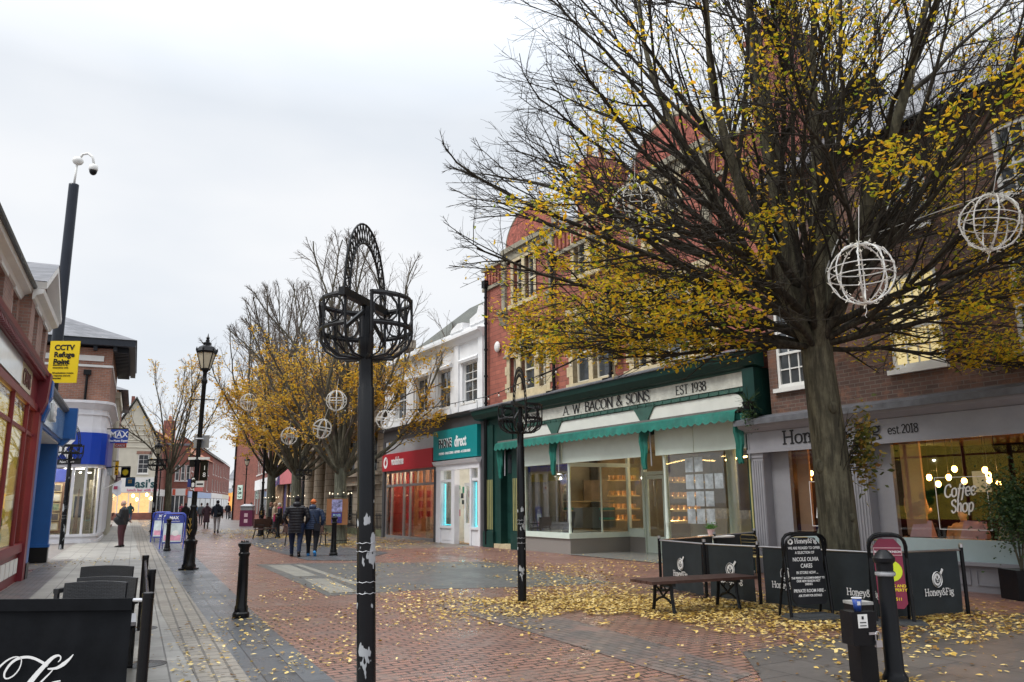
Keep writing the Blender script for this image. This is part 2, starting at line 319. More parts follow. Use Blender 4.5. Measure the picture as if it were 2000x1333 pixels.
GL = {'A': (.8, 's.03,0 .4,1;s.4,1 .77,0;h.17,.34 .63,.34'), 'W': (1.1, 's.02,1 .3,0;n.3,0 .55,.95;n.55,.95 .8,0;s.8,0 1.07,1'),
 'B': (.66, 's.12,0 .12,1;c.12,1 .42,.99 .56,.86 .5,.62 .35,.54 .12,.54;c.12,.54 .42,.53 .61,.4 .6,.15 .42,.01 .12,0'),
 'C': (.76, 'c.68,.76 .6,.95 .4,1 .16,.86 .06,.5 .16,.14 .4,0 .6,.05 .7,.22'), 'O': (.84, 'c.42,1 .16,.87 .06,.5 .16,.13 .42,0 .68,.13 .78,.5 .68,.87 .42,1'),
 'N': (.84, 's.12,0 .12,1;n.12,1 .72,0;s.72,0 .72,1'), '&': (.84, 'c.8,0 .5,.35 .24,.72 .27,.95 .42,1 .53,.87 .44,.66 .14,.4 .08,.14 .3,0 .55,.1 .72,.46'),
 'S': (.58, 'c.5,.8 .42,.97 .26,1 .08,.87 .1,.66 .28,.53 .47,.4 .52,.17 .38,.02 .22,0 .06,.2'), 'E': (.64, 's.12,0 .12,1;h.12,.99 .56,.99;h.12,.52 .42,.52;h.12,.01 .6,.01'),
 'T': (.68, 's.34,0 .34,1;h.03,.99 .65,.99'), '1': (.42, 's.22,0 .22,1;n.22,1 .08,.84'), '9': (.56, 'c.5,.66 .42,.45 .25,.4 .08,.55 .08,.82 .27,1 .47,.85 .5,.55 .42,.2 .18,0'),
 '3': (.54, 'c.1,.84 .25,1 .44,.9 .42,.65 .24,.54 .46,.42 .48,.15 .28,0 .07,.12'), '8': (.56, 'c.28,1 .1,.9 .12,.66 .28,.54 .48,.4 .47,.1 .28,0 .08,.12 .1,.4 .28,.54 .44,.66 .46,.9 .28,1'),
 '2': (.54, 'c.08,.8 .2,.98 .4,.95 .46,.72 .3,.4 .08,.03;h.08,.02 .5,.02'), '0': (.56, 'c.28,1 .1,.8 .07,.5 .1,.2 .28,0 .46,.2 .49,.5 .46,.8 .28,1'),
 'H': (.9, 's.15,0 .15,1;s.72,0 .72,1;h.15,.52 .72,.52'), 'F': (.68, 's.15,0 .15,1;h.15,.98 .6,.98;h.15,.52 .46,.52;n.6,.98 .6,.8'), 'n': (.7, 's.15,0 .15,.66;c.15,.5 .32,.68 .48,.62 .53,.4;s.53,.42 .53,0'),
 'o': (.62, 'c.31,.68 .12,.58 .07,.34 .12,.1 .31,0 .5,.1 .55,.34 .5,.58 .31,.68'), 'e': (.58, 'c.08,.36 .5,.36 .46,.6 .3,.68 .12,.58 .07,.32 .16,.07 .34,0 .52,.12'),
 'y': (.64, 's.1,.66 .34,.05;s.56,.66 .34,.05;c.34,.05 .24,-.2 .06,-.24'), 'i': (.32, 's.17,0 .17,.66;n.17,.86 .17,.96'), 'g': (.6, 'c.28,.68 .1,.6 .1,.36 .28,.27 .46,.36 .46,.6 .28,.68;c.14,.28 .08,.16 .3,.1 .5,.02 .5,-.18 .28,-.28 .08,-.2 .12,-.02;n.44,.62 .58,.7'),
 's': (.5, 'c.43,.54 .3,.68 .12,.62 .1,.44 .28,.35 .44,.25 .42,.06 .25,0 .07,.1'), 't': (.42, 'c.18,.86 .18,.3 .2,.06 .32,0 .4,.08;h.04,.64 .38,.64'), '.': (.26, 'n.1,.03 .16,.03'), ' ': (.4, ''),
 'f': (.42, 'c.52,.92 .4,1 .28,.85 .2,.3 .12,-.25 .02,-.28;h.06,.6 .44,.62'), 'h': (.6, 's.15,0 .15,1;c.15,.45 .32,.68 .46,.6 .48,.3;s.48,.3 .48,0'), 'p': (.62, 's.12,-.3 .12,.66;c.12,.5 .3,.68 .5,.55 .52,.3 .42,.04 .26,0 .12,.14'),
 'a': (.6, 'c.46,.55 .3,.68 .12,.55 .08,.28 .18,.03 .32,.04 .46,.25;n.47,.66 .47,.12;n.47,.12 .58,.02'), 'R': (.7, 's.12,0 .12,1;c.12,1 .42,.99 .56,.86 .5,.62 .35,.52 .12,.52;s.35,.52 .64,0'), 'r': (.46, 's.14,0 .14,.66;c.14,.45 .25,.64 .42,.64'), 'm': (1, 's.14,0 .14,.66;c.14,.5 .3,.68 .42,.6 .44,.35;s.44,.35 .44,0;c.44,.5 .6,.68 .74,.6 .76,.35;s.76,.35 .76,0'), 'u': (.62, 'c.12,.66 .12,.2 .25,0 .42,.06 .5,.25;n.5,.66 .5,0')}
def catmull(p, k=5):
    o = []
    for i in range(len(p)-1):
        a, b, c, d = p[max(i-1, 0)], p[i], p[i+1], p[min(i+2, len(p)-1)]
        for j in range(k):
            t = j/k; o.append(tuple(.5*((2*b[q])+(-a[q]+c[q])*t+(2*a[q]-5*b[q]+4*c[q]-d[q])*t*t+(-a[q]+3*b[q]-3*c[q]+d[q])*t**3) for q in range(len(b))))
    return o+[tuple(p[-1])]
def ribbon(mb, pts, wf, z, y=0):
    """flat ribbon in the x,y plane at height z, slightly domed to catch light"""
    n = len(pts); vs = []
    for i, p in enumerate(pts):
        a = V(pts[max(i-1, 0)]); b = V(pts[min(i+1, n-1)]); t = (b-a); t = t.normalized() if t.length else V((1, 0)); w = wf(t, i/(n-1))/2
        vs += [(p[0]-t.y*w, p[1]+t.x*w, z), (p[0]+t.y*w, p[1]-t.x*w, z)]
    mb.add(vs, [(2*i, 2*i+1, 2*i+3, 2*i+2) for i in range(n-1)])
def glyphs(parent, s, size, mtx, m, style='roman', shear=0, name='lettering', thick=None, label=None, sx=1, track=.0):
    th, tn, sf = {'roman': (.15, .055, .26), 'slab': (.135, .11, .30), 'script': (.16, .10, 0)}[style]
    if thick: th = thick
    nib = V((math.cos(R_(22)), math.sin(R_(22)))); mb = MB(); x = 0; z = 0
    wf = lambda t, u: tn+(th-tn)*abs(t.x*nib.y-t.y*nib.x)
    tot = sum(GL[c][0]+track for c in s)
    for c in s:
        wd, st = GL[c]
        for q in st.split(';'):
            if not q: continue
            z += .0006; p = [tuple(float(v) for v in w.split(',')) for w in q[1:].split(' ')]; pp = catmull(p) if q[0] == 'c' else p
            ribbon(mb, [(a+x-tot/2+b*shear, b) for a, b in pp], wf, z)
            if q[0] == 's' and sf:
                for e in (p[0], p[-1]):
                    if abs(p[0][1]-p[-1][1]) > .2: z += .0006; ribbon(mb, [(e[0]+x-tot/2-sf/2, e[1]), (e[0]+x-tot/2+sf/2, e[1])], lambda t, u: tn if style == 'roman' else th*.85, z)
        x += wd+track
    o = mb.build(name, m, parent); o.data.transform(mtx @ Matrix.Diagonal((size*sx, size, 1, 1)))
    if label: o['label'] = label
    return o
# ================================================================ frames of the two rows
W2 = G(945, 1068); dr = ray(97, 988.8); dR = -V((dr.x, dr.y, 0)).normalized(); nR = V((-dR.y, dR.x, 0)); aR = math.atan2(dR.y, dR.x)
def RF(s, y, z=0): p = W2+dR*s+nR*y; return V((p.x, p.y, z))
A2 = G(36, 1134); dl = ray(262, 987); dL = V((dl.x, dl.y, 0)).normalized(); nL = V((-dL.y, dL.x, 0)); aL = math.atan2(dL.y, dL.x)
def LF(s, y, z=0): p = A2+dL*s+nL*y; return V((p.x, p.y, z))
K0 = G(187, 1060); aP = math.atan2(-nL.y, -nL.x)
def PF(x, y, z=0): p = K0-nL*x+dL*y; return V((p.x, p.y, z))
sd = V((-.62, -.30, 1.0)).normalized(); so.rotation_euler = sd.to_track_quat('Z', 'Y').to_euler(); sky.sun_rotation = math.atan2(sd.x, sd.y); sky.sun_elevation = math.asin(sd.z)
# ================================================================ ground and paving
NSH = [0]
def sheet(name, poly, z, m, kind='structure'):
    if z > 0: NSH[0] += 1; z += NSH[0]*.0001
    cx = sum(p[0] for p in poly)/len(poly); cy = sum(p[1] for p in poly)/len(poly)
    mb = MB(); mb.add([(p[0], p[1], z) for p in poly], [tuple(range(len(poly)))]); o = mb.build(name, m)
    if o.data.polygons[0].normal.z < 0: o.data.flip_normals()
    return tag(o, kind=kind)
rotR = -aR
PAVR = brickmat('red_block_paving', (.34, .18, .138), (.25, .142, .116), (.045, .038, .035), .22, .108, .014, .38, False, math.pi/2-aR, dirt=.34, bump=.6, gloss=.2, mix2=(.20, .145, .125))
PAVR2 = brickmat('red_block_paving_front', (.27, .135, .105), (.20, .105, .085), (.07, .055, .05), .215, .105, .0075, .5, False, rotR, dirt=.3, gloss=.34)
PAVG = brickmat('grey_slab_paving', (.31, .30, .275), (.26, .25, .23), (.10, .095, .085), .62, .42, .009, .55, False, math.pi/2-aL+math.pi/2, dirt=.22, bump=.3, gloss=.4)
PAVT = brickmat('tan_block_paving', (.27, .245, .205), (.23, .205, .175), (.11, .10, .085), .2, .16, .014, .6, False, math.pi/2-aL+math.pi/2, dirt=.25, gloss=.45)
PAVD = brickmat('dark_slab_paving', (.115, .125, .14), (.085, .092, .105), (.035, .035, .04), .9, .30, .007, .42, False, -aL, dirt=.3, gloss=.2)
PAVS = brickmat('dark_sett_paving', (.155, .155, .15), (.115, .12, .12), (.04, .04, .04), .2, .1, .008, .45, False, rotR, dirt=.3, gloss=.28)
PAVL = brickmat('light_slab_paving', (.25, .245, .215), (.21, .205, .18), (.09, .09, .085), .6, .4, .006, .5, False, rotR, dirt=.2, gloss=.35)
PAVF = brickmat('brown_sett_paving', (.22, .175, .145), (.16, .135, .115), (.07, .06, .05), .2, .1, .008, .5, False, rotR, dirt=.35, gloss=.35, mix2=(.13, .125, .115))
BIG = mat('far_ground', (.19, .17, .16), .6, var=.2)
sheet('ground', [(-400, -60), (400, -60), (400, 700), (-400, 700)], -.012, BIG)
sheet('road', [(-14, -3), (22, -3), (22, 12), (2, 50), (-10, 80), (-60, 200), (-60, 150), (-24, 60), (-12, 25)], 0, PAVR)
q = lambda *l, z=0: [G(*p, z) for p in l]
sheet('pavement', [LF(-24, .0), LF(60, .0), LF(60, -2.75), LF(14, -2.35), G(330, 1200), G(385, 1330), G(440, 1480)], .004, PAVG)
LFx = lambda s: None
tan = [G(440, 1480), G(385, 1330), G(297, 1165), G(266, 1060), G(250, 1015), G(268, 1015), G(308, 1078), G(490, 1333), G(600, 1480)]
sheet('paved_band', tan, .008, PAVT)
drk = [G(600, 1480), G(490, 1333), G(308, 1078), G(268, 1015), G(294, 1015), G(381, 1088), G(525, 1225), G(654, 1333), G(830, 1480)]
sheet('paved_channel', drk, .008, PAVD)
sheet('paved_margin', [LF(-22, -.02), LF(7, -.02), LF(7, -.62), LF(-22, -.62)], .012, brickmat('margin_setts', (.14, .11, .105), (.10, .10, .105), (.05, .045, .04), .2, .1, .008, .5, False, -aL, gloss=.35))
# dark square with paler slabs set in it
sheet('paved_square', q((500, 1103), (600, 1101), (946, 1098), (1200, 1139), (1040, 1147), (850, 1151), (640, 1165)), .004, PAVS)
sheet('paved_inset', q((520, 1105), (566, 1104), (622, 1126), (578, 1127)), .008, PAVL)
sheet('paved_inset', q((592, 1132), (640, 1131), (700, 1157), (645, 1160)), .008, PAVL)
sheet('paved_inset', q((575, 1104), (590, 1104), (700, 1140), (690, 1143)), .008, PAVL)
sheet('paved_front', [RF(-.5, 0), RF(24, 0), RF(24, -2.3), RF(10, -3.2), RF(-.5, -2.9)], .004, PAVR2)
sheet('paved_forecourt', [RF(-.5, 0), RF(-.5, -3.2), RF(-9, -5.4), RF(-20, -4.5), RF(-34, -4.5), RF(-34, 3), RF(-12, 3), RF(-10.3, 0)], .004, PAVF)
dk = sheet('paved_strip', q((470, 1052), (540, 1052), (760, 1080), (700, 1096), (600, 1095), (500, 1068)), .008, PAVD)
PAVM = brickmat('mixed_sett_paving', (.20, .16, .145), (.13, .12, .12), (.05, .045, .04), .2, .1, .009, .5, False, rotR, dirt=.35, gloss=.30, mix2=(.22, .14, .12))
sheet('paved_strip', q((850, 1183), (930, 1172), (1100, 1207), (1290, 1260), (1470, 1318), (1400, 1345), (1220, 1292), (1040, 1237)), .004, PAVM)
sheet('paved_crossing', q((430, 1043), (398, 1024), (420, 1005), (530, 1008), (560, 1040)), .004, brickmat('pale_block_paving', (.24, .215, .20), (.19, .17, .165), (.08, .075, .07), .2, .1, .008, .45, False, rotR, gloss=.28))
tb = V((4.8, 12.05, 0))
ring = lambda r, a0=0: [tb+V((r*math.cos(a0+i*math.pi/2+aR+math.pi/4), r*math.sin(a0+i*math.pi/2+aR+math.pi/4), 0)) for i in range(4)]
sheet('paved_apron', [G(1490, 1333), G(1450, 1275), G(1700, 1235), G(2060, 1190), G(2300, 1333), G(2100, 1500), G(1560, 1500)], .008, brickmat('grey_apron_slabs', (.125, .115, .108), (.10, .092, .088), (.05, .045, .045), .9, .6, .008, .5, False, rotR, dirt=.3, gloss=.36))
sheet('paved_border', ring(2.35), .012, brickmat('tree_pit_bricks', (.24, .115, .085), (.13, .10, .095), (.06, .05, .045), .21, .1, .007, .5, False, rotR, gloss=.38))
sheet('tree_grille', ring(1.85), .016, brickmat('tree_pit_grille', (.09, .08, .07), (.07, .062, .055), (.02, .02, .018), .12, .05, .014, .6, False, rotR))
sheet('doorway_floor', [RF(5.6, 2.4), RF(5.6, -.15), RF(9.9, -.15), RF(9.9, 2.4)], .016, mat('polished_terrazzo', (.22, .225, .215), .25, var=.1))
# ================================================================ building helpers
def sash(th, x0, x1, z0, z1, y, cols=2, rows=1, off=(0, 0, 0), fm=None, gm=None, sill=True, rec=.11, mid=True, fw=.055, arch=0, label=None, parent=None):
    fm = fm or WHITE; gm = gm or DGLASS; yy = y+rec; f = MB(off)
    f.box(x0, x0+fw, yy, yy+.09, z0, z1); f.box(x1-fw, x1, yy, yy+.09, z0, z1); f.box(x0+fw, x1-fw, yy, yy+.09, z1-fw, z1); f.box(x0+fw, x1-fw, yy, yy+.09, z0, z0+fw*1.3)
    a, b = x0+fw, x1-fw; zm = (z0+z1)/2 if mid is True else (z0+(z1-z0)*mid if mid else None)
    if zm: f.box(a, b, yy-.012, yy+.075, zm-.025, zm+.025)
    for i in range(1, cols): xx = a+(b-a)*i/cols; f.box(xx-.014, xx+.014, yy+.02, yy+.07, z0+fw*1.3, z1-fw)
    spans = [(z0+fw, zm), (zm, z1-fw)] if zm else [(z0+fw, z1-fw)]
    for lo, hi in spans:
        for j in range(1, rows): zz = lo+(hi-lo)*j/rows; f.box(a, b, yy+.022, yy+.068, zz-.013, zz+.013)
    if sill: f.box(x0-.07, x1+.07, y-.09, yy-.003, z0-.09, z0-.003)
    w_ = f.build('window', fm, parent or th); p = MB(off).box(x0+.01, x1-.01, yy+.045, yy+.06, z0+.01, z1-.01).build('pane', gm, w_)
    if label: w_['label'] = label
    return w_
def room(th, x0, x1, y0, y1, z0, z1, m, off, floor=None, name='interior'):
    mb = MB(off); mb.quad((x0, y1, z0), (x1, y1, z0), (x1, y1, z1), (x0, y1, z1)); mb.quad((x0, y0, z0), (x0, y1, z0), (x0, y1, z1), (x0, y0, z1))
    mb.quad((x1, y0, z0), (x1, y0, z1), (x1, y1, z1), (x1, y1, z0)); mb.quad((x0, y0, z1), (x0, y1, z1), (x1, y1, z1), (x1, y0, z1)); mb.k = 1; mb.quad((x0, y0, z0), (x1, y0, z0), (x1, y1, z0), (x0, y1, z0))
    return mb.build(name, [m, floor or m], th)
def lamp(parent, loc, e, col=(1, .75, .45), r=.12):
    l = bpy.data.lights.new('lamp_light', 'POINT'); l.energy = e; l.color = col; l.shadow_soft_size = .03; o = bpy.data.objects.new('lamp_light', l); COL.objects.link(o); o.parent = parent; o.location = loc; return o
WARM = mat('warm_lamp', (1, .8, .5), .5, var=0, emit=14, ecol=(1, .62, .22))
COOLW = mat('white_lamp', (1, 1, 1), .5, var=0, emit=6, ecol=(1, .93, .82))
rnd = random.Random(5)
# ================================================================ white two-storey building (phone shops)
s0 = -10.3; O = (-s0, 0, 0)
wb = thing('shop_building', 'white rendered two-storey building over the red and the teal phone shops', 'building', RF(s0, 0), aR)
hol = [(-1.8, -.52, 5.36, 6.93), (-4.15, -2.9, 5.36, 6.93), (-6.45, -5.2, 5.36, 6.93), (-8.8, -7.6, 5.36, 6.93)]
mb = MB(O).wall(-10.3, .1, 4.95, 8.05, 0, .25, hol); mb.box(-10.3, .1, .3, .5, 4.95, 8.05); mb.quad((-10.3, 0, 0), (-10.3, 9, 0), (-10.3, 9, 8.05), (-10.3, 0, 8.05)); mb.quad((.1, 0, 4.95), (.1, 9, 4.95), (.1, 9, 8.05), (.1, 0, 8.05)); mb.quad((-10.3, 9, 0), (.1, 9, 0), (.1, 9, 8.05), (-10.3, 9, 8.05))
for x in (-10.25, -9.2, -6.95, -4.62, -2.4, -.32): mb.box(x-.0, x+.36, -.07, -.004, 5.05, 7.75)
for a, b, c, d in hol: mb.ext([(-.1, d+.02), (-.13, d+.12), (-.05, d+.2), (.0, d+.2), (0, d+.02)], a-.16, b+.16); mb.box(a-.12, b+.12, -.08, -.003, c-.34, c-.1)
mb.build('wall', STUCCO, wb)
mb = MB(O).ext([(0, 7.72), (-.1, 7.76), (-.16, 7.9), (-.32, 7.97), (-.32, 8.07), (0, 8.09)], -10.35, .12); mb.box(-10.3, .1, .02, .3, 8.09, 8.35)
mb.prism([(-10.3, 8.35), (-8.4, 8.35), (-8.4, 8.5), (-10.3, 8.5)], .0, .32)
mb.prism([(-2.9, 8.35), (-1.75, 8.35), (-1.75, 8.62), (-2.2, 8.66), (-2.75, 8.5)], -.03, .32); mb.prism([(-1.1, 8.35), (.1, 8.35), (.1, 9.0), (-.35, 9.0), (-.5, 8.75), (-1.1, 8.62)], -.03, .32); mb.build('parapet', STUCCO, wb)
for i, (a, b, c, d) in enumerate(hol): sash(wb, a, b, c, d, 0, 2, 1 if i else 2, O, sill=True, mid=.55)
mb = MB(O); mb.quad((-10.3, .4, 8.2), (-1.2, .4, 8.2), (-1.2, 4.6, 11.6), (-10.3, 4.6, 11.6)); mb.quad((-10.3, 9, 8.2), (-10.3, 4.6, 11.6), (-1.2, 4.6, 11.6), (-1.2, 9, 8.2)); mb.build('roof', DTILE, wb)
MB((-s0, 0, 0)).add([(x, y, z) for x in (-1.2, .08) for y, z in ((.35, 8.0), (9, 8.0), (9, 8.35), (4.6, 11.85), (.35, 8.45))], [(0, 4, 3, 2, 1), (5, 6, 7, 8, 9), (4, 9, 8, 3), (3, 8, 7, 2), (0, 5, 9, 4), (1, 2, 7, 6)]).build('party_wall', OLDB, wb)
# shopfront frame
DG = mat('dark_grey_fascia', (.055, .055, .06), .5, var=.2); LG = mat('light_grey_panel', (.36, .37, .385), .5, var=.08)
mb = MB(O); mb.box(-10.25, -9.98, -.06, .3, 0, 4.4); mb.box(-4.3, -3.98, -.06, .3, 0, 3.2); mb.box(-.12, .1, -.05, .3, 0, 4.4); mb.box(-10.25, .1, -.05, .3, 4.4, 4.85); mb.ext([(-.05, 4.83), (-.22, 4.88), (-.3, 4.98), (0, 5.05)], -10.3, .12); mb.box(-9.98, -4.3, .28, .3, 3.0, 4.4); mb.box(-3.98, -.12, .28, .3, 2.95, 4.4)
mb.build('shopfront_surround', DG, wb)
MB(O).box(-9.98, -4.3, -.02, .05, 3.82, 4.4).build('fascia_panel', LG, wb)
f = MB(O).box(-10.05, -4.28, -.16, .05, 3.02, 3.8).build('fascia', mat('red_sign', (.42, .018, .03), .4, var=.04), wb, ); f['label'] = 'red fascia'
text(f, 'vodafone', .50, face(-8.1-s0, -.163, 3.28), LETW, .02, .012, 'CENTER', sx=.78)
mb = MB(); mb.add([(.27*math.cos(i*.2618), 0, .27*math.sin(i*.2618)) for i in range(24)], [tuple(range(24))]); mb.k = 1; mb.add([(.12*math.cos(i*.5236)+.03*(i < 4), -.004, .12*math.sin(i*.5236)-.02) for i in range(12)], [tuple(range(12))]); mb.add([(-.05, -.006, .06), (.05, -.006, .03), (.14, -.006, .2), (.06, -.006, .19)], [(0, 1, 2, 3)])
lg = mb.build('logo', [LETW, MATS['red_sign']], f); lg.location = (-9.6-s0, -.168, 3.41)
ALU = mat('grey_aluminium', (.30, .30, .31), .35, .5)
mb = MB(O)
for x, wd in ((-9.98, .1), (-9.3, .07), (-7.82, .09), (-7.1, .09), (-4.38, .08)): mb.box(x, x+wd, .02, .12, .1, 3.0)
for x in (-8.75, -8.3, -6.3, -5.6, -4.95): mb.box(x, x+.06, .03, .11, 2.38, 3.0)
mb.box(-9.98, -4.3, .02, .12, 2.3, 2.4); mb.box(-9.98, -4.3, .02, .14, .0, .12); mb.box(-9.98, -4.3, .02, .12, 2.92, 3.0); mb.build('shop_window_frame', ALU, wb)
MB(O).box(-9.9, -4.35, .06, .07, .12, 2.95).parts('shop_window', GLASS, wb)
REDW = mat('red_interior', (.34, .022, .022), .6, var=.15); ORW = mat('warm_orange_interior', (.50, .24, .12), .7, var=.2, nscale=2); WFL = mat('wood_floor', (.42, .26, .14), .4, var=.15)
it = room(wb, -9.9, -4.35, .15, 5, .02, 3.2, ORW, O, WFL); MB(O).box(-7.75, -7.65, .5, 5, .05, 3.1).build('wood_partition', ORW, it); m5 = MB(O); [m5.box(-7.64, -7.6, y_, y_+.22, z_, z_+.3) for y_ in (.7, 1.1, 1.5, 2.0) for z_ in (.9, 1.35, 1.8)]; m5.build('phone_display', REDW, it); m5 = MB(O); [m5.box(-7.0+i*.8, -6.6+i*.8, .8, 1.3, .05, .95) for i in range(3)]; m5.build('plinth_table', mat('pine', (.55, .36, .2), .5), it); MB(O).box(-9.88, -9.8, .2, 4.9, .05, 3.1).box(-8.6, -8.2, 4.4, 4.9, .05, 3.1).box(-9.8, -8.9, 2.5, 2.6, .05, 3.1).build('red_partition', REDW, it)
mb = MB(O)
for x in (-7.9, -6.6, -5.5): mb.box(x, x+.85, 1.8, 2.3, .75, .85); mb.box(x+.1, x+.18, 1.9, 2.2, .05, .75); mb.box(x+.66, x+.74, 1.9, 2.2, .05, .75)
mb.build('display_table', mat('pine', (.55, .36, .2), .5), it)
mb = MB(O); mb.box(-5.9, -5.45, 1.6, 1.68, .85, 1.75); mb.box(-8.0, -7.3, 4.7, 4.8, 1, 2.2); mb.box(-6.5, -5.9, 4.7, 4.8, 1, 2.2); [mb.box(-7.8+i*.42, -7.6+i*.42, 1.9, 2.1, .86, .96) for i in range(7)]; mb.build('display', REDW, it)
MB(O).box(-5.2, -4.9, 1.4, 1.45, 1.7, 2.5).build('lit_panel', mat('lit_panel', (1, .6, .3), .5, var=0, emit=2.2, ecol=(1, .55, .22)), it)
mb = MB(O); [mb.lathe([(.09, 0), (.09, .03)], (x, y, 3.12), 10) for x in (-9, -8, -7, -6, -5) for y in (.8, 2.4)]; mb.build('downlight', WARM, it)
for x in (-8.3, -5.8): lamp(it, (x-s0, 1.0, 2.9), 90, (1, .72, .45), .3)
# phone repair shop
f = MB(O).box(-4.08, -.14, -.2, -.02, 3.24, 4.42).build('fascia', mat('teal_sign', (.0, .22, .23), .4, var=.04), wb); f['label'] = 'teal fascia'
text(f, 'PHONE', .46, face(-2.95-s0, -.203, 3.72), LETB, .008, .012, 'CENTER', sx=.78); text(f, 'PHONE', .46, face(-2.93-s0, -.202, 3.735), LETW, .003, .026, 'CENTER', sx=.78); text(f, 'direct', .60, face(-1.55-s0, -.203, 3.70), LETW, .01, .014, 'CENTER', sx=.72)
text(f, 'PHONES - UNLOCKING - REPAIRS - ACCESSORIES', .13, face(-2.1-s0, -.203, 3.44), LETW, .005, .004, 'CENTER', sx=.98)
mb = MB(O)
for a, b in ((-3.98, -3.55), (-2.55, -2.26), (-.96, -.82), (-.28, -.12)): mb.box(a, b, -.1, .12, 0, 3.0)
mb.box(-3.55, -2.55, -.06, .12, .0, .6); mb.box(-.82, -.28, -.06, .12, 0, .6); mb.box(-3.4, -2.7, -.075, -.05, .12, .5); mb.box(-3.98, -.12, -.12, .12, 2.82, 3.06); mb.ext([(-.1, 3.0), (-.2, 3.04), (-.28, 3.18), (-.02, 3.22)], -4.05, -.08); mb.box(-3.55, -2.55, -.06, .08, 2.36, 2.46); mb.box(-.82, -.28, -.06, .08, 2.36, 2.46); mb.box(-3.6, -2.5, -.12, -.02, .58, .66); mb.box(-.84, -.24, -.12, -.02, .58, .66)
mb.build('shopfront', mat('white_shopfront', (.70, .70, .73), .5, var=.05), wb)
MB(O).box(-3.55, -2.55, .03, .04, .66, 2.8).box(-.82, -.28, .03, .04, .66, 2.8).parts('shop_window', GLASS, wb)
d = MB(O); d.box(-2.2, -2.08, .3, .36, .05, 2.3); d.box(-1.12, -1.0, .3, .36, .05, 2.3); d.box(-2.08, -1.12, .3, .36, 2.18, 2.3); d.box(-2.08, -1.12, .3, .36, .05, .78)
d = d.build('door', WHITE, wb); MB(O).box(-2.08, -1.12, .32, .33, .78, 2.18).build('pane', GLASS, d); MB(O).box(-1.75, -1.45, .285, .298, .66, .73).build('letterbox', CHROME, d)
it = room(wb, -3.98, -.12, .15, 4, .02, 2.95, mat('bright_interior', (.62, .60, .55), .7), O, WFL)
CY = mat('cyan_tube', (.1, .9, 1), .5, var=0, emit=2.2, ecol=(.12, .78, .9))
mb = MB(O)
for a, b in ((-3.52, -2.58), (-.8, -.3)): mb.box(a, a+.035, .08, .11, .7, 2.3); mb.box(a, b, .08, .11, .68, .72)
mb.build('neon_strip', CY, it); lamp(it, (-3-s0, .6, 1.2), 2, (.2, .9, 1), .1); lamp(it, (-1.6-s0, 1.6, 2.6), 80, (1, .95, .85), .3)
mb = MB(O); cc = [mat('case_%s' % n_, c_, .5, var=0) for n_, c_ in (('pink', (.6, .12, .25)), ('white', (.65, .65, .65)), ('blue', (.05, .2, .5)), ('black', (.03, .03, .03)), ('red', (.45, .04, .05)), ('green', (.05, .35, .2)))]
for i in range(46): mb.k = rnd.randrange(6); x = rnd.choice([rnd.uniform(-3.5, -2.75), rnd.uniform(-2.1, -1.2), rnd.uniform(-.78, -.4)]); z = rnd.uniform(.75, 2.1); y = rnd.uniform(.35, .9); a = rnd.uniform(.1, .2); mb.box(x, x+a, y, y+.04, z, z+a*1.3)
mb.build('stock', cc, it)
tag(MB().box(-.05, .33, -.62, -.56, -.27, .27).build('hanging_sign', mat('red_sign', (.4, .02, .03)), None), 'square red hanging sign with white ring beside the red shop', 'sign'); hs = bpy.data.objects['hanging_sign']
hs.matrix_world = Matrix.Translation(RF(-10.45, 0, 3.35)) @ Matrix.Rotation(aR+math.pi/2, 4, 'Z') @ Matrix.Translation((-.95, .5, 0))
mb = MB(); mb.tube([(.14+.17*math.cos(i*.2618), -.622, .17*math.sin(i*.2618)) for i in range(24)], [(.01, .03)]*24, 6, closed=True, ref=(0, 1, 0)); mb.build('logo', LETW, hs); MB().box(.33, .75, -.6, -.58, .1, .13).build('bracket', DMETAL, hs)
hs = None
# ================================================================ red-brick bakery building
s0 = .1; O = (-s0, 0, 0)
bb = thing('shop_building', 'red brick three-storey building with curved gables over the green bakery shopfront', 'building', RF(s0, 0), aR)
wins = [(6.0, 6.85, 5.12, 7.0), (7.05, 7.9, 5.12, 7.0), (9.0, 9.55, 5.12, 6.8), (9.75, 11.2, 5.12, 7.1), (11.4, 11.95, 5.12, 6.8)]
top = [(2.35, 2.95, 8.45, 10.0), (3.15, 3.75, 8.45, 10.0), (6.2, 6.8, 8.45, 9.8), (7.1, 7.7, 8.45, 9.8), (9.7, 10.3, 8.45, 10.0), (10.5, 11.1, 8.45, 10.0)]
ar = [(2.05, 2.5, 5.3, 6.55), (2.82, 3.72, 5.3, 6.75), (4.02, 4.45, 5.3, 6.55)]
mb = MB(O).wall(.1, 13.7, 4.9, 10.0, 0, .3, wins+top+ar); mb.quad((.1, 0, 0), (.1, 10, 0), (.1, 10, 10), (.1, 0, 10)); mb.quad((13.7, 0, 4.9), (13.7, 10, 4.9), (13.7, 10, 10), (13.7, 0, 10)); mb.quad((.1, 10, 0), (13.7, 10, 0), (13.7, 10, 10), (.1, 10, 10))
mb.box(.1, 1.75, 0, .3, 10, 10.2); mb.box(5.0, 9.1, 0, .3, 10, 10.2); mb.box(12.3, 13.7, 0, .3, 10, 10.2)
for x in [.28+i*.24 for i in range(6)]+[5.15+i*.24 for i in range(16)]+[12.5+i*.24 for i in range(5)]: mb.box(x, x+.11, -.06, -.003, 9.62, 10.05)
mb.build('wall', REDB, bb)
mb = MB(O)                                    # stone dressings
for x0, x1 in ((.05, 1.75), (4.95, 9.1), (12.3, 13.75)): mb.box(x0, x1, -.12, .32, 10.2, 10.3); mb.box(x0, x1, -.09, -.002, 9.42, 9.54)
mb.build('coping', SANDSTG, bb)
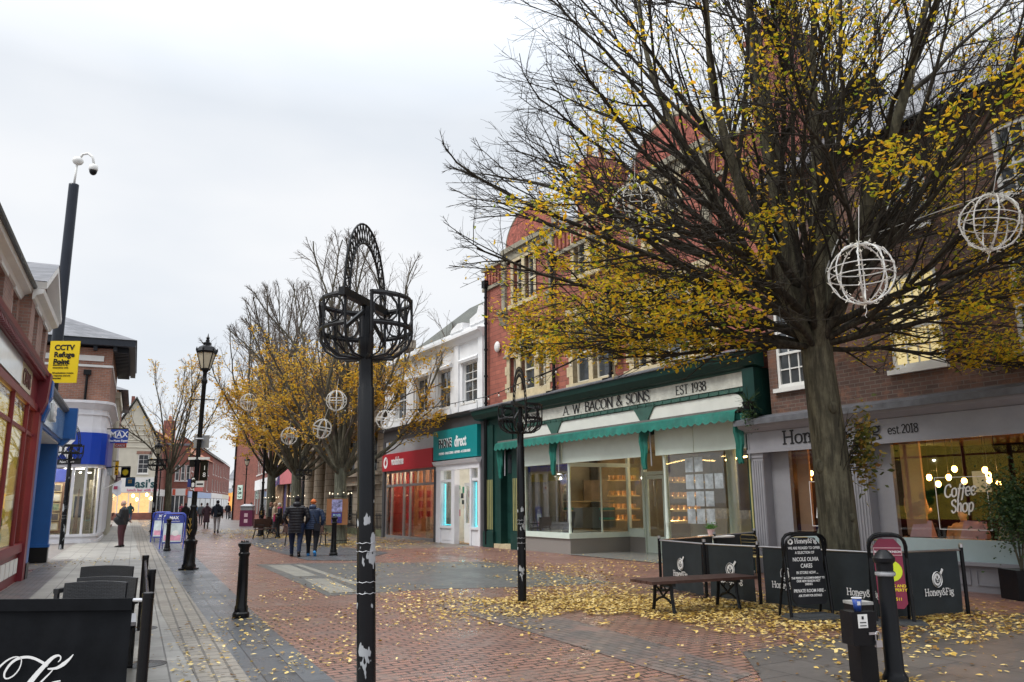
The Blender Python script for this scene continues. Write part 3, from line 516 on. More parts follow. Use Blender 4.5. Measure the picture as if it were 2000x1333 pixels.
def stones(mb, a, b, c, d, side):             # toothed quoins beside an opening
    k = 0; z = c
    while z < d-.05: w_ = .34 if k % 2 else .22; h_ = min(.31, d-z); mb.box(*( (a-w_, a) if side < 0 else (b, b+w_) ), -.035, -.002, z, z+h_-.006); z += .31; k += 1
mb = MB(O)
stones(mb, 2.05, 0, 5.05, 6.95, -1); stones(mb, 0, 4.45, 5.05, 6.95, 1); mb.wall(2.05, 4.45, 5.12, 6.62, -.04, .3, ar)
mb.prism([(1.85, 6.62), (4.65, 6.62), (4.65, 6.8), (4.25, 6.85), (3.95, 7.1), (3.7, 7.42), (3.27, 7.62), (2.84, 7.42), (2.59, 7.1), (2.29, 6.85), (1.85, 6.8)], -.045, -.003)
for a, b in ((6.0, 7.9), (9.0, 11.95)):
    stones(mb, a, 0, 5.05, 7.25, -1); stones(mb, 0, b, 5.05, 7.25, 1); mb.wall(a, b, 5.12, 7.3, -.04, .3, [q_ for q_ in wins if a <= q_[0] < b]); mb.box(a-.3, b+.3, -.06, -.003, 7.3, 7.5)
for a, b in ((2.3, 3.8), (6.15, 7.75), (9.65, 11.15)): mb.wall(a-.12, b+.12, 8.45, 10.12, -.04, .3, [q_ for q_ in top if a-.1 <= q_[0] < b]); mb.box(a-.25, b+.25, -.1, -.003, 8.3, 8.44)
for a, b in ((1.7, 5.0), (5.75, 8.2), (8.65, 12.3)): mb.box(a, b, -.13, -.003, 4.98, 5.1)
mb.build('stone_dressing', SANDST, bb)
mb = MB(O)                                    # arched hood mould, corbels and keystone
pts = [(1.75, 6.6), (2.05, 6.62), (2.25, 6.85), (2.5, 7.2), (2.85, 7.52), (3.27, 7.68), (3.69, 7.52), (4.04, 7.2), (4.29, 6.85), (4.49, 6.62), (4.8, 6.6)]
mb.tube([(x, -.08, z) for x, z in pts], .06, 6)
for x in (1.72, 4.92, 9.2, 12.15): mb.box(x-.12, x+.12, -.1, -.004, 8.2, 10.3); mb.ext([(0, 7.75), (-.1, 7.8), (-.2, 8.02), (-.24, 8.2), (0, 8.2)], x-.15, x+.15); mb.box(x-.18, x+.18, -.28, -.003, 8.2, 8.3); mb.box(x-.14, x+.14, -.15, -.003, 9.3, 9.42)
mb.box(3.17, 3.37, -.16, -.04, 7.35, 7.75)
mb.build('hood_mould', SANDSTG, bb)
for (g0, g1) in ((1.75, 4.9), (9.15, 12.25)):  # curved gables
    cx = (g0+g1)/2; rx = (g1-g0)/2; a_ = [(cx+rx*math.cos(R_(t)), 10.62+1.15*math.sin(R_(t))) for t in range(0, 181, 12)]
    gb = MB(O).prism([(g0, 10.25), (g1, 10.25)]+a_, .02, .32).build('gable', mat('carved_terracotta', (.30, .085, .06), .8, var=.75, nscale=7, bump=1, bscale=9), bb)
    m2 = MB(O); m2.tube([(x, .12, z+.06) for x, z in a_], [(.12, .2)]*len(a_), 4, ref=(0, 1, 0)); m2.box(g0-.1, g1+.1, -.16, .3, 10.42, 10.6); m2.box(g0-.02, g1+.02, -.05, .3, 10.12, 10.42); m2.build('gable_trim', SANDSTG, gb)
CFR = mat('cream_window_frame', (.70, .66, .54), .5, var=.05)
for a, b, c, d in wins+top: sash(bb, a, b, c, d, 0, 1 if b-a < 1.2 else 3, 1, O, CFR, sill=False, rec=.14)
for i, (a, b, c, d) in enumerate(ar): sash(bb, a, b, c, d, 0, 1, 1, O, CFR, sill=False, rec=.14)
aw = MB(O).prism([(2.84, 6.75)]+[(3.27-.43*math.cos(R_(t)), 6.78+.42*math.sin(R_(t))) for t in range(0, 181, 15)]+[(3.7, 6.75)], -.052, -.049).build('arched_light', DGLASS, bb)
MB(O).tube([(3.27-.43*math.cos(R_(t)), -.055, 6.78+.42*math.sin(R_(t))) for t in range(0, 181, 15)], .028, 5).build('arch_frame', CFR, aw)
mb = MB(O); mb.quad((.2, .5, 10.0), (13.6, .5, 10.0), (13.6, 5, 13.2), (.2, 5, 13.2)); mb.quad((.2, 10, 10), (.2, 5, 13.2), (13.6, 5, 13.2), (13.6, 10, 10))
for cx in (3.32, 10.7): mb.quad((cx, .3, 11.7), (cx, 4, 11.7), (cx+1.7, 2.6, 10.3), (cx+1.6, .3, 10.3)); mb.quad((cx, .3, 11.7), (cx-1.6, .3, 10.3), (cx-1.7, 2.6, 10.3), (cx, 4, 11.7))
mb.build('roof', SLATE, bb)
for x, z in ((5.15, 12.9), (13.0, 13.4)):
    c = MB(O).box(x, x+.75, .9, 2.5, 9.9, z-.35).box(x-.07, x+.82, .83, 2.57, z-.35, z-.2).box(x-.02, x+.77, .88, 2.52, z-.2, z).build('chimney', REDB, bb); m2 = MB(O)
    for y in (1.2, 1.7, 2.2): m2.lathe([(.11, 0), (.13, .08), (.1, .15), (.1, .5), (.12, .55)], (x+.37, y, z), 10)
    m2.build('chimney_pot', mat('clay_pot', (.42, .2, .12), .8), c)
for x, z1_ in ((.42, 9.5), (5.05, 9.3), (8.05, 9.3)):
    mb = MB(O); mb.tube([(x, -.12, z1_), (x, -.12, 5.0 if x > 1 else .1)], .055, 10); mb.box(x-.12, x+.12, -.24, -.01, z1_, z1_+.28)
    for z in range(5, 10, 1): mb.lathe([(.075, 0), (.075, .06)], (x, -.12, z+.1), 10)
    if x > 1: mb.tube([(x, -.12, 5.1), (x, -.18, 4.98), (x, -.4, 4.93)], .055, 8)
    mb.build('downpipe', BLACK, bb)
ab = MB((1.25-s0, -.09, 7.1)).ell((0, 0, 0), .17, .09, .2, 10, 8).build('alarm_box', WHITE, bb)
MB(O).box(8.25, 8.5, -.3, -.05, 5.55, 5.8).build('floodlight', BLACK, bb)
# shopfront
mb = MB(O)
mb.ext([(0, 4.5), (-.3, 4.55), (-.42, 4.7), (-.46, 4.84), (0, 5.0)], -.15, 13.6)
mb.build('cornice', GREENP, bb); MB(O).ext([(-.0, 5.004), (-.47, 4.845), (-.5, 4.86), (-.5, 4.9), (-.0, 5.06)], -.18, 13.62).build('lead_flashing', LEAD, bb)
mb = MB(O); mb.box(.1, .3, .0, .3, 0, 4.5); mb.box(.28, 1.35, -.04, .3, 0, 4.5)
mb.box(.2, .95, -.14, .1, 0, .55); mb.box(.26, .9, -.1, .1, .55, 4.3); mb.box(2.2, 2.75, -.14, .1, 0, .55); mb.box(2.26, 2.7, -.1, .1, .55, 3.4); mb.box(1.35, 2.2, .3, .34, 3.3, 4.5); mb.box(.95, 2.2, -.05, .3, 3.35, 4.5)
mb.box(2.2, 13.5, 0, .3, 3.3, 4.5); mb.box(13.0, 13.42, -.1, .1, .0, 3.45); mb.box(13.15, 13.5, -.25, -.003, 3.45, 4.5); mb.box(2.75, 2.85, -.02, .1, .55, 2.8)
mb.build('shopfront_frame', GREENP, bb)
mb = MB(O)
for x in (.34, .46, .58, .70, .82): mb.box(x, x+.045, -.115, -.1, .62, 2.35)
for x in (2.34, 2.45, 2.56): mb.box(x, x+.04, -.115, -.1, .62, 2.35)
for x in (13.05, 13.14, 13.23, 13.32): mb.box(x, x+.045, -.115, -.1, .3, 2.6)
mb.build('pilaster_fluting', mat('olive_gold_stripe', (.36, .34, .14), .5, var=.15), bb)
mb = MB(O).box(2.9, 13.25, -.13, -.003, 4.48, 4.56).box(2.9, 13.25, -.1, -.003, 4.02, 4.12)
for x in [3+i*.34 for i in range(31)]: mb.box(x, x+.06, -.12, -.1, 4.03, 4.1)
for x in (4.95, 9.4): mb.prism([(x-.55, 4.06), (x+.55, 4.06), (x+.4, 3.98), (x+.1, 3.6), (x-.1, 3.6), (x-.4, 3.98)], -.1, -.003)
mb.build('frieze', GREENL, bb)
fs = MB(O).prism([(2.85, 4.13), (13.05, 4.13), (13.2, 4.47), (2.85, 4.47)], -.12, -.02).build('fascia', mat('weathered_white_board', (.55, .56, .50), .6, var=.26, nscale=3.5), bb); fs['label'] = 'weathered white name board'
glyphs(fs, 'A. W. BACON & SONS', .27, face(7.65-s0, -.124, 4.18), LETB, 'roman', sx=1.28, track=.03)
glyphs(fs, 'EST 1938', .22, face(11.3-s0, -.124, 4.19), LETB, 'roman', sx=1.15); glyphs(fs, 'EST 1938', .22, face(3.6-s0, -.124, 4.19), LETB, 'roman', sx=1.15)
def archpanel(mb, a, b, z0, z1, y):
    r = .32; pts = [(a, z0), (b, z0)]+[(b-r+r*math.cos(R_(t)), z1-r*.75+r*.75*math.sin(R_(t))) for t in range(0, 91, 15)]+[(a+r-r*math.sin(R_(t)), z1-r*.75+r*.75*math.cos(R_(t))) for t in range(0, 91, 15)]; mb.prism(pts, y, y+.02)
mb = MB(O); [archpanel(mb, a, b, 3.6, 4.0, -.06) for a, b in ((2.9, 4.75), (5.15, 9.2), (9.6, 12.95))]; mb.build('arched_panel', mat('white_face', (.66, .68, .63), .5, var=.08, nscale=2), bb)
mb = MB(O); [mb.box(a, b, -.045, -.003, 2.72, 3.5) for a, b in ((2.85, 5.25), (5.3, 9.35), (9.75, 11.2), (11.22, 12.98))]; mb.build('blind_panel', PALEG, bb)
DRD = mat('doorway_dark', (.02, .035, .03), .4)
d = MB(O).box(1.35, 2.2, .22, .28, .15, 3.3).box(1.42, 1.75, .2, .219, .3, 1.15).box(1.82, 2.13, .2, .219, .3, 1.15).box(1.42, 2.13, .2, .219, 1.25, 1.3).build('door', GREENP, bb); MB(O).box(1.45, 2.1, .2, .218, 2.55, 3.2).build('fanlight', DGLASS, d)
MB(O).box(.95, 2.25, -.1, .3, 0, .15).build('doorstep', SANDST, bb)
mb = MB(O); mb.box(2.78, 5.6, 0, .22, 0, .46); mb.box(5.38, 5.6, .22, 2.45, 0, .46); mb.box(5.6, 6.35, 2.25, 2.45, 0, .46); mb.box(9.9, 10.1, .0, 2.4, 0, .46); mb.box(10.1, 13.0, 0, .22, 0, .46); mb.parts('stall_riser', GRANITE, bb)
mb = MB(O); mb.box(2.78, 5.63, -.05, .25, .462, .62); mb.box(5.36, 5.63, .25, 2.48, .462, .62); mb.box(5.63, 6.35, 2.22, 2.48, .462, .72); mb.box(9.88, 10.13, -.02, 2.4, .462, .6); mb.box(10.13, 13, -.05, .25, .462, .6)
for x, y in ((2.86, .02), (5.52, .02), (9.98, .02), (12.93, .02)): mb.tube([(x, y+.04, .6), (x, y+.04, .9), (x, y+.04, 1.0), (x, y+.04, 2.3), (x, y+.04, 2.72)], [.05, .035, .05, .032, .05], 10)
mb.box(5.44, 5.54, 2.3, 2.4, .6, 3.3); mb.box(6.28, 6.38, 2.26, 2.4, 0, 3.3); mb.box(7.3, 7.4, 2.26, 2.4, 0, 3.3); mb.box(6.38, 7.3, 2.3, 2.38, 2.35, 2.45); mb.box(5.46, 5.56, .1, 2.4, 2.62, 2.74)
mb.box(9.9, 10.0, 2.3, 2.4, .6, 3.3); mb.box(5.54, 5.58, 1.2, 1.24, .62, 2.65)
mb.build('shop_window_frame', PALEG, bb)
MB(O).box(2.9, 5.5, .08, .09, .62, 2.75).box(5.49, 5.5, .1, 2.3, .62, 2.65).box(5.58, 6.28, 2.34, 2.35, .72, 3.2).box(10.0, 12.95, .08, .09, .6, 2.75).box(9.99, 10.0, .1, 2.3, .6, 2.75).parts('shop_window', GLASS, bb)
d = MB(O); d.box(6.4, 6.5, 2.3, 2.36, .02, 2.33); d.box(7.2, 7.28, 2.3, 2.36, .02, 2.33); d.box(6.5, 7.2, 2.3, 2.36, 2.22, 2.33); d.box(6.5, 7.2, 2.3, 2.36, .02, .5); d = d.build('door', PALEG, bb); MB(O).box(6.5, 7.2, 2.32, 2.33, .5, 2.22).build('pane', GLASS, d)
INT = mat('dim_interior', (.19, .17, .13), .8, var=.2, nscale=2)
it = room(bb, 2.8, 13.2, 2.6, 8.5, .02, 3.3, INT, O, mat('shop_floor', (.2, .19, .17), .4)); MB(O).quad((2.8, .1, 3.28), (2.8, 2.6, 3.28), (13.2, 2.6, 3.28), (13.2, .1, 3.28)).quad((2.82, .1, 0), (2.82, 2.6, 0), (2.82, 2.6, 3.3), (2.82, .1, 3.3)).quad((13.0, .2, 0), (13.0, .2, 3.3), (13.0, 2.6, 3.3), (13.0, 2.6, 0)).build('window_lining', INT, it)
mb = MB(O); mb.box(2.9, 5.35, .3, 2.3, .5, .62); mb.box(10.15, 12.9, .3, 2.2, .5, .6); mb.box(5.8, 9.5, 4.6, 5.4, .05, 1.0); mb.build('display_bed', mat('pale_shelf', (.52, .52, .44), .5), it)
mb = MB(O); [mb.box(3.0, 5.3, 1.5, 1.9, z, z+.03) for z in (.95, 1.25, 1.55)]; [mb.box(a, b, 7.9, 8.3, z, z+.05) for a, b in ((6.2, 9.2), (9.6, 12.8)) for z in (1.1, 1.5, 1.9, 2.3)]; mb.build('shelf', mat('brass_shelf', (.5, .36, .16), .4), it)
mb = MB(O); [mb.box(3.05+i*.62, 3.5+i*.62, 1.45, 1.85, z+.04, z+.11) for i in range(4) for z in (.95, 1.25)]; mb.build('tray', mat('green_tray', (.05, .28, .2), .5), it)
mb = MB(O); [mb.box(a+i*.5, a+.42+i*.5, 7.85, 7.88, z+.3, z+.33) for a, n_ in ((6.3, 5), (9.7, 6)) for i in range(n_) for z in (1.1, 1.5, 1.9)]; mb.tube([(10.2, 2.0, 2.62), (11.4, 2.1, 2.72), (12.4, 2.0, 2.6)], .02, 6); mb.lathe([(.12, 0), (.12, .04)], (11.0, 3.2, 2.8), 12); mb.lathe([(.1, 0), (.1, .04)], (12.0, 4.2, 2.9), 12); mb.build('strip_lamp', WARM, it)
MB(O).box(6.35, 7.25, 8.3, 8.4, 1.35, 2.45).build('painting', mat('dark_painting', (.06, .05, .04), .4, var=.7, nscale=2.2), it)
mb = MB(O); mb.box(6.6, 7.6, 4.5, 4.9, 1.0, 1.3); mb.box(8.0, 8.5, 4.5, 4.9, 1.0, 1.25); [mb.box(10.6+.34*(i % 4), 10.88+.34*(i % 4), .2, .21, 1.0+.42*(i//4), 1.36+.42*(i//4)) for i in range(14) if i not in (3, 7)]; mb.build('notice', mat('paper', (.5, .52, .55), .7, var=.45, nscale=6), it)
pc = MB(O).lathe([(.17, .02), (.17, .5), (.13, .55), (.13, 3.2)], (10.7, 1.7, 0), 16).build('column', PALEG, it)
cs = MB(O).add([(4.6, .35, .62), (5.15, .4, .62), (5.1, .55, 1.25), (4.65, .5, 1.25)], [(0, 1, 2, 3)]).build('chalkboard', LETB, it)
MB(O).box(2.95, 4.3, .9, .95, 2.25, 2.7).build('yellow_banner', mat('yellow_banner', (.55, .45, .04), .6), it)
def on_s(px, py, s_):
    r = ray(px, py); A_ = W2+dR*s_; t_ = (A_.x*dR.x+A_.y*dR.y)/(r.x*dR.x+r.y*dR.y); P_ = V((r.x*t_, r.y*t_, 0)); return (P_-W2).dot(nR), H+r.z*t_
def wallbox(mb, px0, px1, py0, py1, s_, th=.05):
    y0, z1 = on_s(px0, py0, s_); y1, z0 = on_s(px1, py1, s_); mb.box(s_, s_+th, y0, y1, z0, z1)
mb = MB(O); wallbox(mb, 1138, 1172, 938, 978, 3.4); mb.box(2.86, 3.4, 2.7, 2.8, .1, 3.2); mb.build('portrait', mat('dark_portrait', (.05, .04, .035), .4, var=.7, nscale=3), it)
mb = MB(O); m3 = MB(O); m4 = MB(O)
for py in (935, 965, 990, 1012):
    wallbox(m4, 1186, 1236, py+3, py+5, 4.2, .4); wallbox(mb, 1190, 1232, py, py+1.6, 4.3, .03); wallbox(m4, 1300, 1368, py+6, py+9, 6.2, .4); wallbox(mb, 1304, 1362, py+3, py+4.4, 6.3, .03); [wallbox(m3, px, px+6, py-6, py+2.5, 4.4, .1) for px in range(1188, 1234, 9)]; [wallbox(m3, px, px+7, py-3, py+5, 6.4, .1) for px in range(1302, 1362, 11)]
mb.build('shelf_light', WARM, it); m3.build('bread', mat('bread_crust', (.42, .24, .10), .7, var=.5, nscale=9), it); m4.build('back_shelf', MATS['brass_shelf'], it)
mb = MB(O); wallbox(mb, 1120, 1185, 992, 1030, 4.6, .5); wallbox(mb, 1035, 1105, 1010, 1035, 3.0, .1); mb.build('glass_counter', mat('counter_front', (.10, .10, .09), .3), it); mb = MB(O); wallbox(mb, 1035, 1068, 912, 942, 2.9, .03); wallbox(mb, 1085, 1108, 915, 938, 2.9, .03); mb.build('yellow_poster', MATS['yellow_banner'], it) if 'yellow_banner' in MATS else mb.build('yellow_poster', mat('yellow_banner', (.55, .45, .04), .6), it)
lamp(it, (7.5-s0, 4.0, 2.9), 32, (1, .85, .6)); lamp(it, (7.5-s0, 7.0, 2.6), 60, (1, .78, .5), .3); lamp(it, (11.3-s0, 6, 2.8), 50, (1, .75, .45), .3); lamp(it, (4.1-s0, 1.8, 2.6), 14, (1, .85, .6), .2)
# awning with scalloped valance, folded back
awn = thing('awning', 'green canvas awning with scalloped edge rolled back above the bakery windows', 'awning', RF(1.6, -.06, 0), aR); O2 = (-1.6, .06, 0)
AWN = mat('green_canvas', (.003, .125, .095), .7, var=.35, nscale=2.2, bump=.25, bscale=5)
mb = MB(O2); xs = [1.65+i*.065 for i in range(176)]; x1 = 13.03
vs = []; nx = 0
for x in xs:
    if x > x1: break
    zt = 3.58; sc = abs(math.sin((x-1.65)/.26*math.pi))*.06; sag = .03*math.sin((x-1.65)*1.7)+.02*noise.noise(V((x*3, 0, 0)))
    vs += [(x, -.30, zt+.02), (x, -.42+sag*.4, zt-.04), (x, -.47+sag, zt-.22-sc)]; nx += 1
mb.add(vs, [(i*3+j, i*3+3+j, i*3+4+j, i*3+1+j) for i in range(nx-1) for j in (0, 1)]); mb.build('valance', AWN, awn)
MB(O2).box(1.65, 13.03, -.32, -.07, 3.56, 3.64).build('cassette', mat('awning_box', (.14, .13, .12), .5, var=.2), awn)
for x in (1.72, 5.12, 9.55, 12.95):           # gathered side wings hanging at each bracket
    mb = MB(O2); n_ = 12; vs = []
    for k in range(9):
        z = 3.5-k*.14
        for j in range(n_): a = j/n_*2*math.pi; rr = (.13-.008*k)*(1+.35*math.sin(a*3+k*.4)); vs.append((x+rr*math.cos(a)+.02*math.sin(k*1.7), -.24+rr*math.sin(a)*.9, z+(0.03*math.sin(j*2.1) if k == 8 else 0)))
    mb.add(vs, [(k*n_+j, k*n_+(j+1) % n_, (k+1)*n_+(j+1) % n_, (k+1)*n_+j) for k in range(8) for j in range(n_)]); mb.build('side_wing', AWN, awn)
    MB(O2).bar((x+.1, -.12, 3.5), (x+.22, -.2, 2.45), .03, .03).build('awning_arm', GALV, awn)
# ================================================================ brown-brick cafe building
s0 = 13.7; O = (-s0, 0, 0)
hb = thing('shop_building', 'dark brown brick building over the grey cafe front, pale lit windows upstairs', 'building', RF(s0, 0), aR)
hw = [(13.95, 14.85, 3.95, 5.75), (16.75, 17.8, 3.95, 5.75), (19.07, 20.1, 3.95, 5.75), (21.5, 22.5, 3.95, 5.75), (13.95, 14.85, 6.6, 7.9), (16.75, 17.8, 6.6, 7.9), (19.07, 20.1, 6.6, 7.9)]
mb = MB(O).wall(13.72, 26, 3.3, 8.6, 0, .3, hw); mb.quad((26, 0, 0), (26, 9, 0), (26, 9, 8.6), (26, 0, 8.6)); mb.quad((13.72, 0, 3.3), (13.72, 9, 3.3), (13.72, 9, 8.6), (13.72, 0, 8.6)); mb.build('wall', BROWNB, hb)
mb = MB(O); mb.quad((13.6, -.3, 8.6), (26, -.3, 8.6), (26, 4.5, 12), (13.6, 4.5, 12)); mb.quad((13.6, 9, 8.6), (13.6, 4.5, 12), (26, 4.5, 12), (26, 9, 8.6)); mb.build('roof', SLATE, hb)
MB(O).tube([(13.6, -.32, 8.55), (26, -.32, 8.55)], .07, 8).build('gutter', BLACK, hb)
for i, (a, b, c, d) in enumerate(hw): sash(hb, a, b, c, d, 0, 4 if b-a > .95 else 3, 2, O, WHITE, YGLASS if i in (1,) else DGLASS, sill=True, rec=.02, mid=.42, fw=.07)
mb = MB(O).ext([(0, 3.02), (-.2, 3.05), (-.3, 3.14), (-.36, 3.26), (0, 3.3)], 12.98, 26); mb.build('cornice', GREYP, hb)
MB(O).ext([(0, 3.304), (-.38, 3.265), (-.4, 3.19), (-.42, 3.19), (-.42, 3.31), (0, 3.42)], 12.95, 26).build('lead_flashing', LEAD, hb)
fs = MB(O).box(13.1, 26, -.16, .1, 2.62, 3.04).box(13.1, 26, -.2, -.161, 2.58, 2.66).build('fascia', GREYP, hb)
glyphs(fs, 'Honey & Fig', .27, face(15.3-s0, -.165, 2.73), LETB, 'slab', sx=1.32, track=-.0); glyphs(fs, 'est.2018', .155, face(16.93-s0, -.165, 2.75), LETB, 'slab', sx=1.05, thick=.13)
mb = MB(O)
for a, b in ((13.15, 13.5), (15.72, 16.08), (19.6, 19.95), (23.4, 23.75)):
    mb.box(a, b, -.14, .1, 0, 2.6); mb.box(a-.03, b+.03, -.17, -.003, 0, .4); mb.box(a-.02, b+.02, -.16, -.003, 2.48, 2.58)
    for k in range(5): x = a+.045+k*.065; mb.box(x, x+.03, -.155, -.138, .5, 2.42)
mb.box(13.5, 14.0, .1, .2, 0, 2.6); mb.box(16.08, 16.45, .1, .2, .0, 2.6); mb.box(15.5, 15.72, .1, .2, 0, 2.6); mb.box(19.4, 19.6, .1, .2, 0, 2.6); mb.box(19.95, 20.3, .1, .2, 0, 2.6)
for a, b in ((14.0, 15.5), (16.45, 19.4), (20.3, 23.4)):
    mb.box(a, b, .0, .2, 0, .44); mb.box(a-.05, b+.05, -.1, .2, .442, .5); x = a+.08
    while x+.6 < b: mb.box(x, x+.58, -.02, -.003, .12, .14); mb.box(x, x+.58, -.02, -.003, .36, .38); mb.box(x, x+.02, -.02, -.003, .14, .36); mb.box(x+.56, x+.58, -.02, -.003, .14, .36); x += .68
mb.build('shopfront_frame', GREYP, hb)
mb = MB(O); mb.box(14.0, 15.5, .02, .16, .5, .86); mb.box(16.45, 19.4, .02, .16, .5, .86); mb.box(20.3, 23.4, .02, .16, .5, .86); mb.build('window_apron', PALEBLUE, hb)
MB(O).box(14.0, 15.5, .1, .11, .86, 2.6).box(16.45, 19.4, .1, .11, .86, 2.6).box(20.3, 23.4, .1, .11, .86, 2.6).parts('shop_window', GLASS, hb)
CW = mat('cafe_wall', (.028, .016, .012), .8, var=.5, nscale=1.3); it = room(hb, 13.75, 24, .3, 6.5, .02, 2.95, CW, O, WFL)
mb = MB(O); mb.box(13.8, 24, .3, 6.4, 2.86, 2.9); mb.build('ceiling', mat('cafe_ceiling', (.50, .28, .12), .7), it)
mb = MB(O); mb.box(16.5, 16.9, .3, .35, .9, 2.85); mb.box(14.02, 14.35, .3, .35, .9, 2.85); mb.build('curtain_wall', mat('cafe_reveal', (.35, .2, .12), .7), it)
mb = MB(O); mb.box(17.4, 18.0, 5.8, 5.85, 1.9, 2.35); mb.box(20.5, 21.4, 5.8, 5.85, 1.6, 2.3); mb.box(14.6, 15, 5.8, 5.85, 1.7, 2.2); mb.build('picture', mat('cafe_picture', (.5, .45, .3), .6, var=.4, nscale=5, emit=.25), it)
mb = MB(O); mb.box(18.2, 19.8, 5.2, 5.6, .9, 1.7); mb.box(20, 23, 4.4, 5.2, 0, 1.1); [mb.box(18.4+i*.3, 18.55+i*.3, 5.0, 5.1, 1.7, 2.0) for i in range(5)]; mb.build('counter', mat('glowing_amber_shelf', (.45, .25, .07), .6, var=.4, nscale=5, emit=.12), it)  # counter and shelf faces glow, standing in for warm cafe light
bulbs = [(16.39, 1, 1.94), (16.59, 1, 1.96), (17.11, 1, 2.1), (16.76, 1, 1.83), (16.98, 1, 1.95), (17.27, 1, 1.87), (17.5, 1.4, 1.98), (17.68, 1, 2.06), (17.73, 1, 1.88), (17.89, 1, 1.8), (18.3, 1.3, 1.95), (13.98, .8, 2.13), (13.92, .8, 2.0), (14.92, 1, 2.0), (15.0, 1.1, 2.08)]
b_, c_ = MB(O), MB(O)
for x, y, z in bulbs: b_.ell((x, y, z), .048, .048, .062, 10, 8); c_.tube([(x, y, 2.86), (x, y, z+.05)], .006, 4); c_.lathe([(.022, 0), (.022, .06)], (x, y, z+.045), 8)
bl = b_.build('pendant_bulb', mat('filament_bulb', (1, .6, .2), .4, var=0, emit=22, ecol=(1, .45, .10)), it, True); c_.build('pendant_cable', LETB, bl)
for x in (14.6, 16.6, 17.6, 19.0): lamp(it, (x-s0, 1.1, 2.1), 11, (1, .50, .18), .25)
mb = MB(O)
for x, w_, m_ in ((16.6, .42, 0), (17.55, .46, 0), (18.2, .44, 1), (14.5, .4, 1)): mb.k = m_; mb.add([(x, .2, .87), (x+w_, .22, .87), (x+w_-.03, .32, 1.16), (x+.03, .34, 1.18), (x+.02, .4, .87), (x+w_-.02, .42, .87)], [(0, 1, 2, 3), (3, 2, 5, 4), (0, 3, 4), (1, 5, 2)])
mb.build('cushion', [mat('pink_cushion', (.42, .26, .28), .8), mat('grey_green_cushion', (.24, .28, .25), .8)], it)
for w_, x_, z_ in (('Coffee', 17.71, 1.60), ('Shop', 17.72, 1.33), ('Tea', 14.84, 1.46), ('Rest', 14.8, 1.2)): glyphs(hb, w_, .21, face(x_-s0, .085, z_) @ Matrix.Rotation(.08, 4, 'Z'), LETW, 'script', shear=.3, name='window_lettering', thick=.19, sx=.82)
for a, b in ((17.27, 18.2), (14.5, 15.3)):
    mb = MB(O); t_ = .012; mb.box(a, b, .088, .092, 1.92, 1.92+t_); mb.box(a, b, .088, .092, 1.02, 1.02+t_); mb.box(a, a+t_, .088, .092, 1.02, 1.92); mb.box(b-t_, b, .088, .092, 1.02, 1.92); mb.build('window_border', LETW, hb)
# ================================================================ left row: maroon optician's shop and brick storeys above
MAR = mat('maroon_paint', (.17, .012, .022), .4, var=.12); BLUEP = mat('blue_paint', (.006, .10, .36), .4, var=.08)
s0 = -10; O = (10, 0, 0)
lb = thing('shop_building', 'red brick building with white cornice and pediment above the maroon and blue shops', 'building', LF(s0, 0), aL)
ws = [(a, a+.8, 5.1, 6.38) for a in (-9, -6.8, -4.6, -2.3, -.15, 1.7, 3.6)]
mb = MB(O); mb.wall(-10, 1.0, 4.4, 6.52, .7, .3, ws[:5]); mb.wall(1.0, 4.9, 4.4, 6.52, .45, .3, ws[5:]); mb.quad((1.0, .45, 4.7), (1.0, .7, 4.7), (1.0, .7, 6.52), (1.0, .45, 6.52)); mb.quad((4.9, .45, 0), (4.9, 10, 0), (4.9, 10, 7), (4.9, .45, 7)); mb.box(-10, 4.9, .6, .69, 4.2, 4.62)
mb.prism([(1.4, 6.75), (4.6, 6.75), (3.0, 7.65)], .47, .65)
mb.build('wall', PINKB, lb)
for i, (a, b, c, d) in enumerate(ws): sash(lb, a, b, c, d, .7 if i < 5 else .45, 2, 1, O, rec=.1); MB(O).box(a-.12, b+.12, (.7 if i < 5 else .45)-.05, (.7 if i < 5 else .45)-.003, d, d+.17).build('lintel', WHITE, lb)
mb = MB(O)
for a, b, y in ((-10, .95, .7), (.85, 5.02, .45)): mb.ext([(y, 6.44), (y-.05, 6.46), (y-.08, 6.54), (y-.22, 6.6), (y-.25, 6.7), (y, 6.72)], a, b)
for (xa, za), (xb, zb) in (((.85, 6.8), (3.0, 7.8)), ((3.0, 7.8), (5.15, 6.8))): mb.bar((xa, .32, za), (xb, .32, zb), .3, .17)
mb.build('cornice', WHITE, lb); MB(O).tube([(-10, .42, 6.74), (.85, .42, 6.74)], .06, 8).build('gutter', BLACK, lb)
mb = MB(O); mb.quad((-10, .45, 6.77), (1.2, .45, 6.77), (1.2, 4.5, 9.0), (-10, 4.5, 9.0)); mb.quad((3.0, .15, 7.92), (3.0, 6, 7.92), (.8, 6, 6.89), (.8, .15, 6.89)); mb.quad((3.0, .15, 7.92), (5.2, .15, 6.89), (5.2, 6, 6.89), (3.0, 6, 7.92)); mb.build('roof', SLATE, lb)
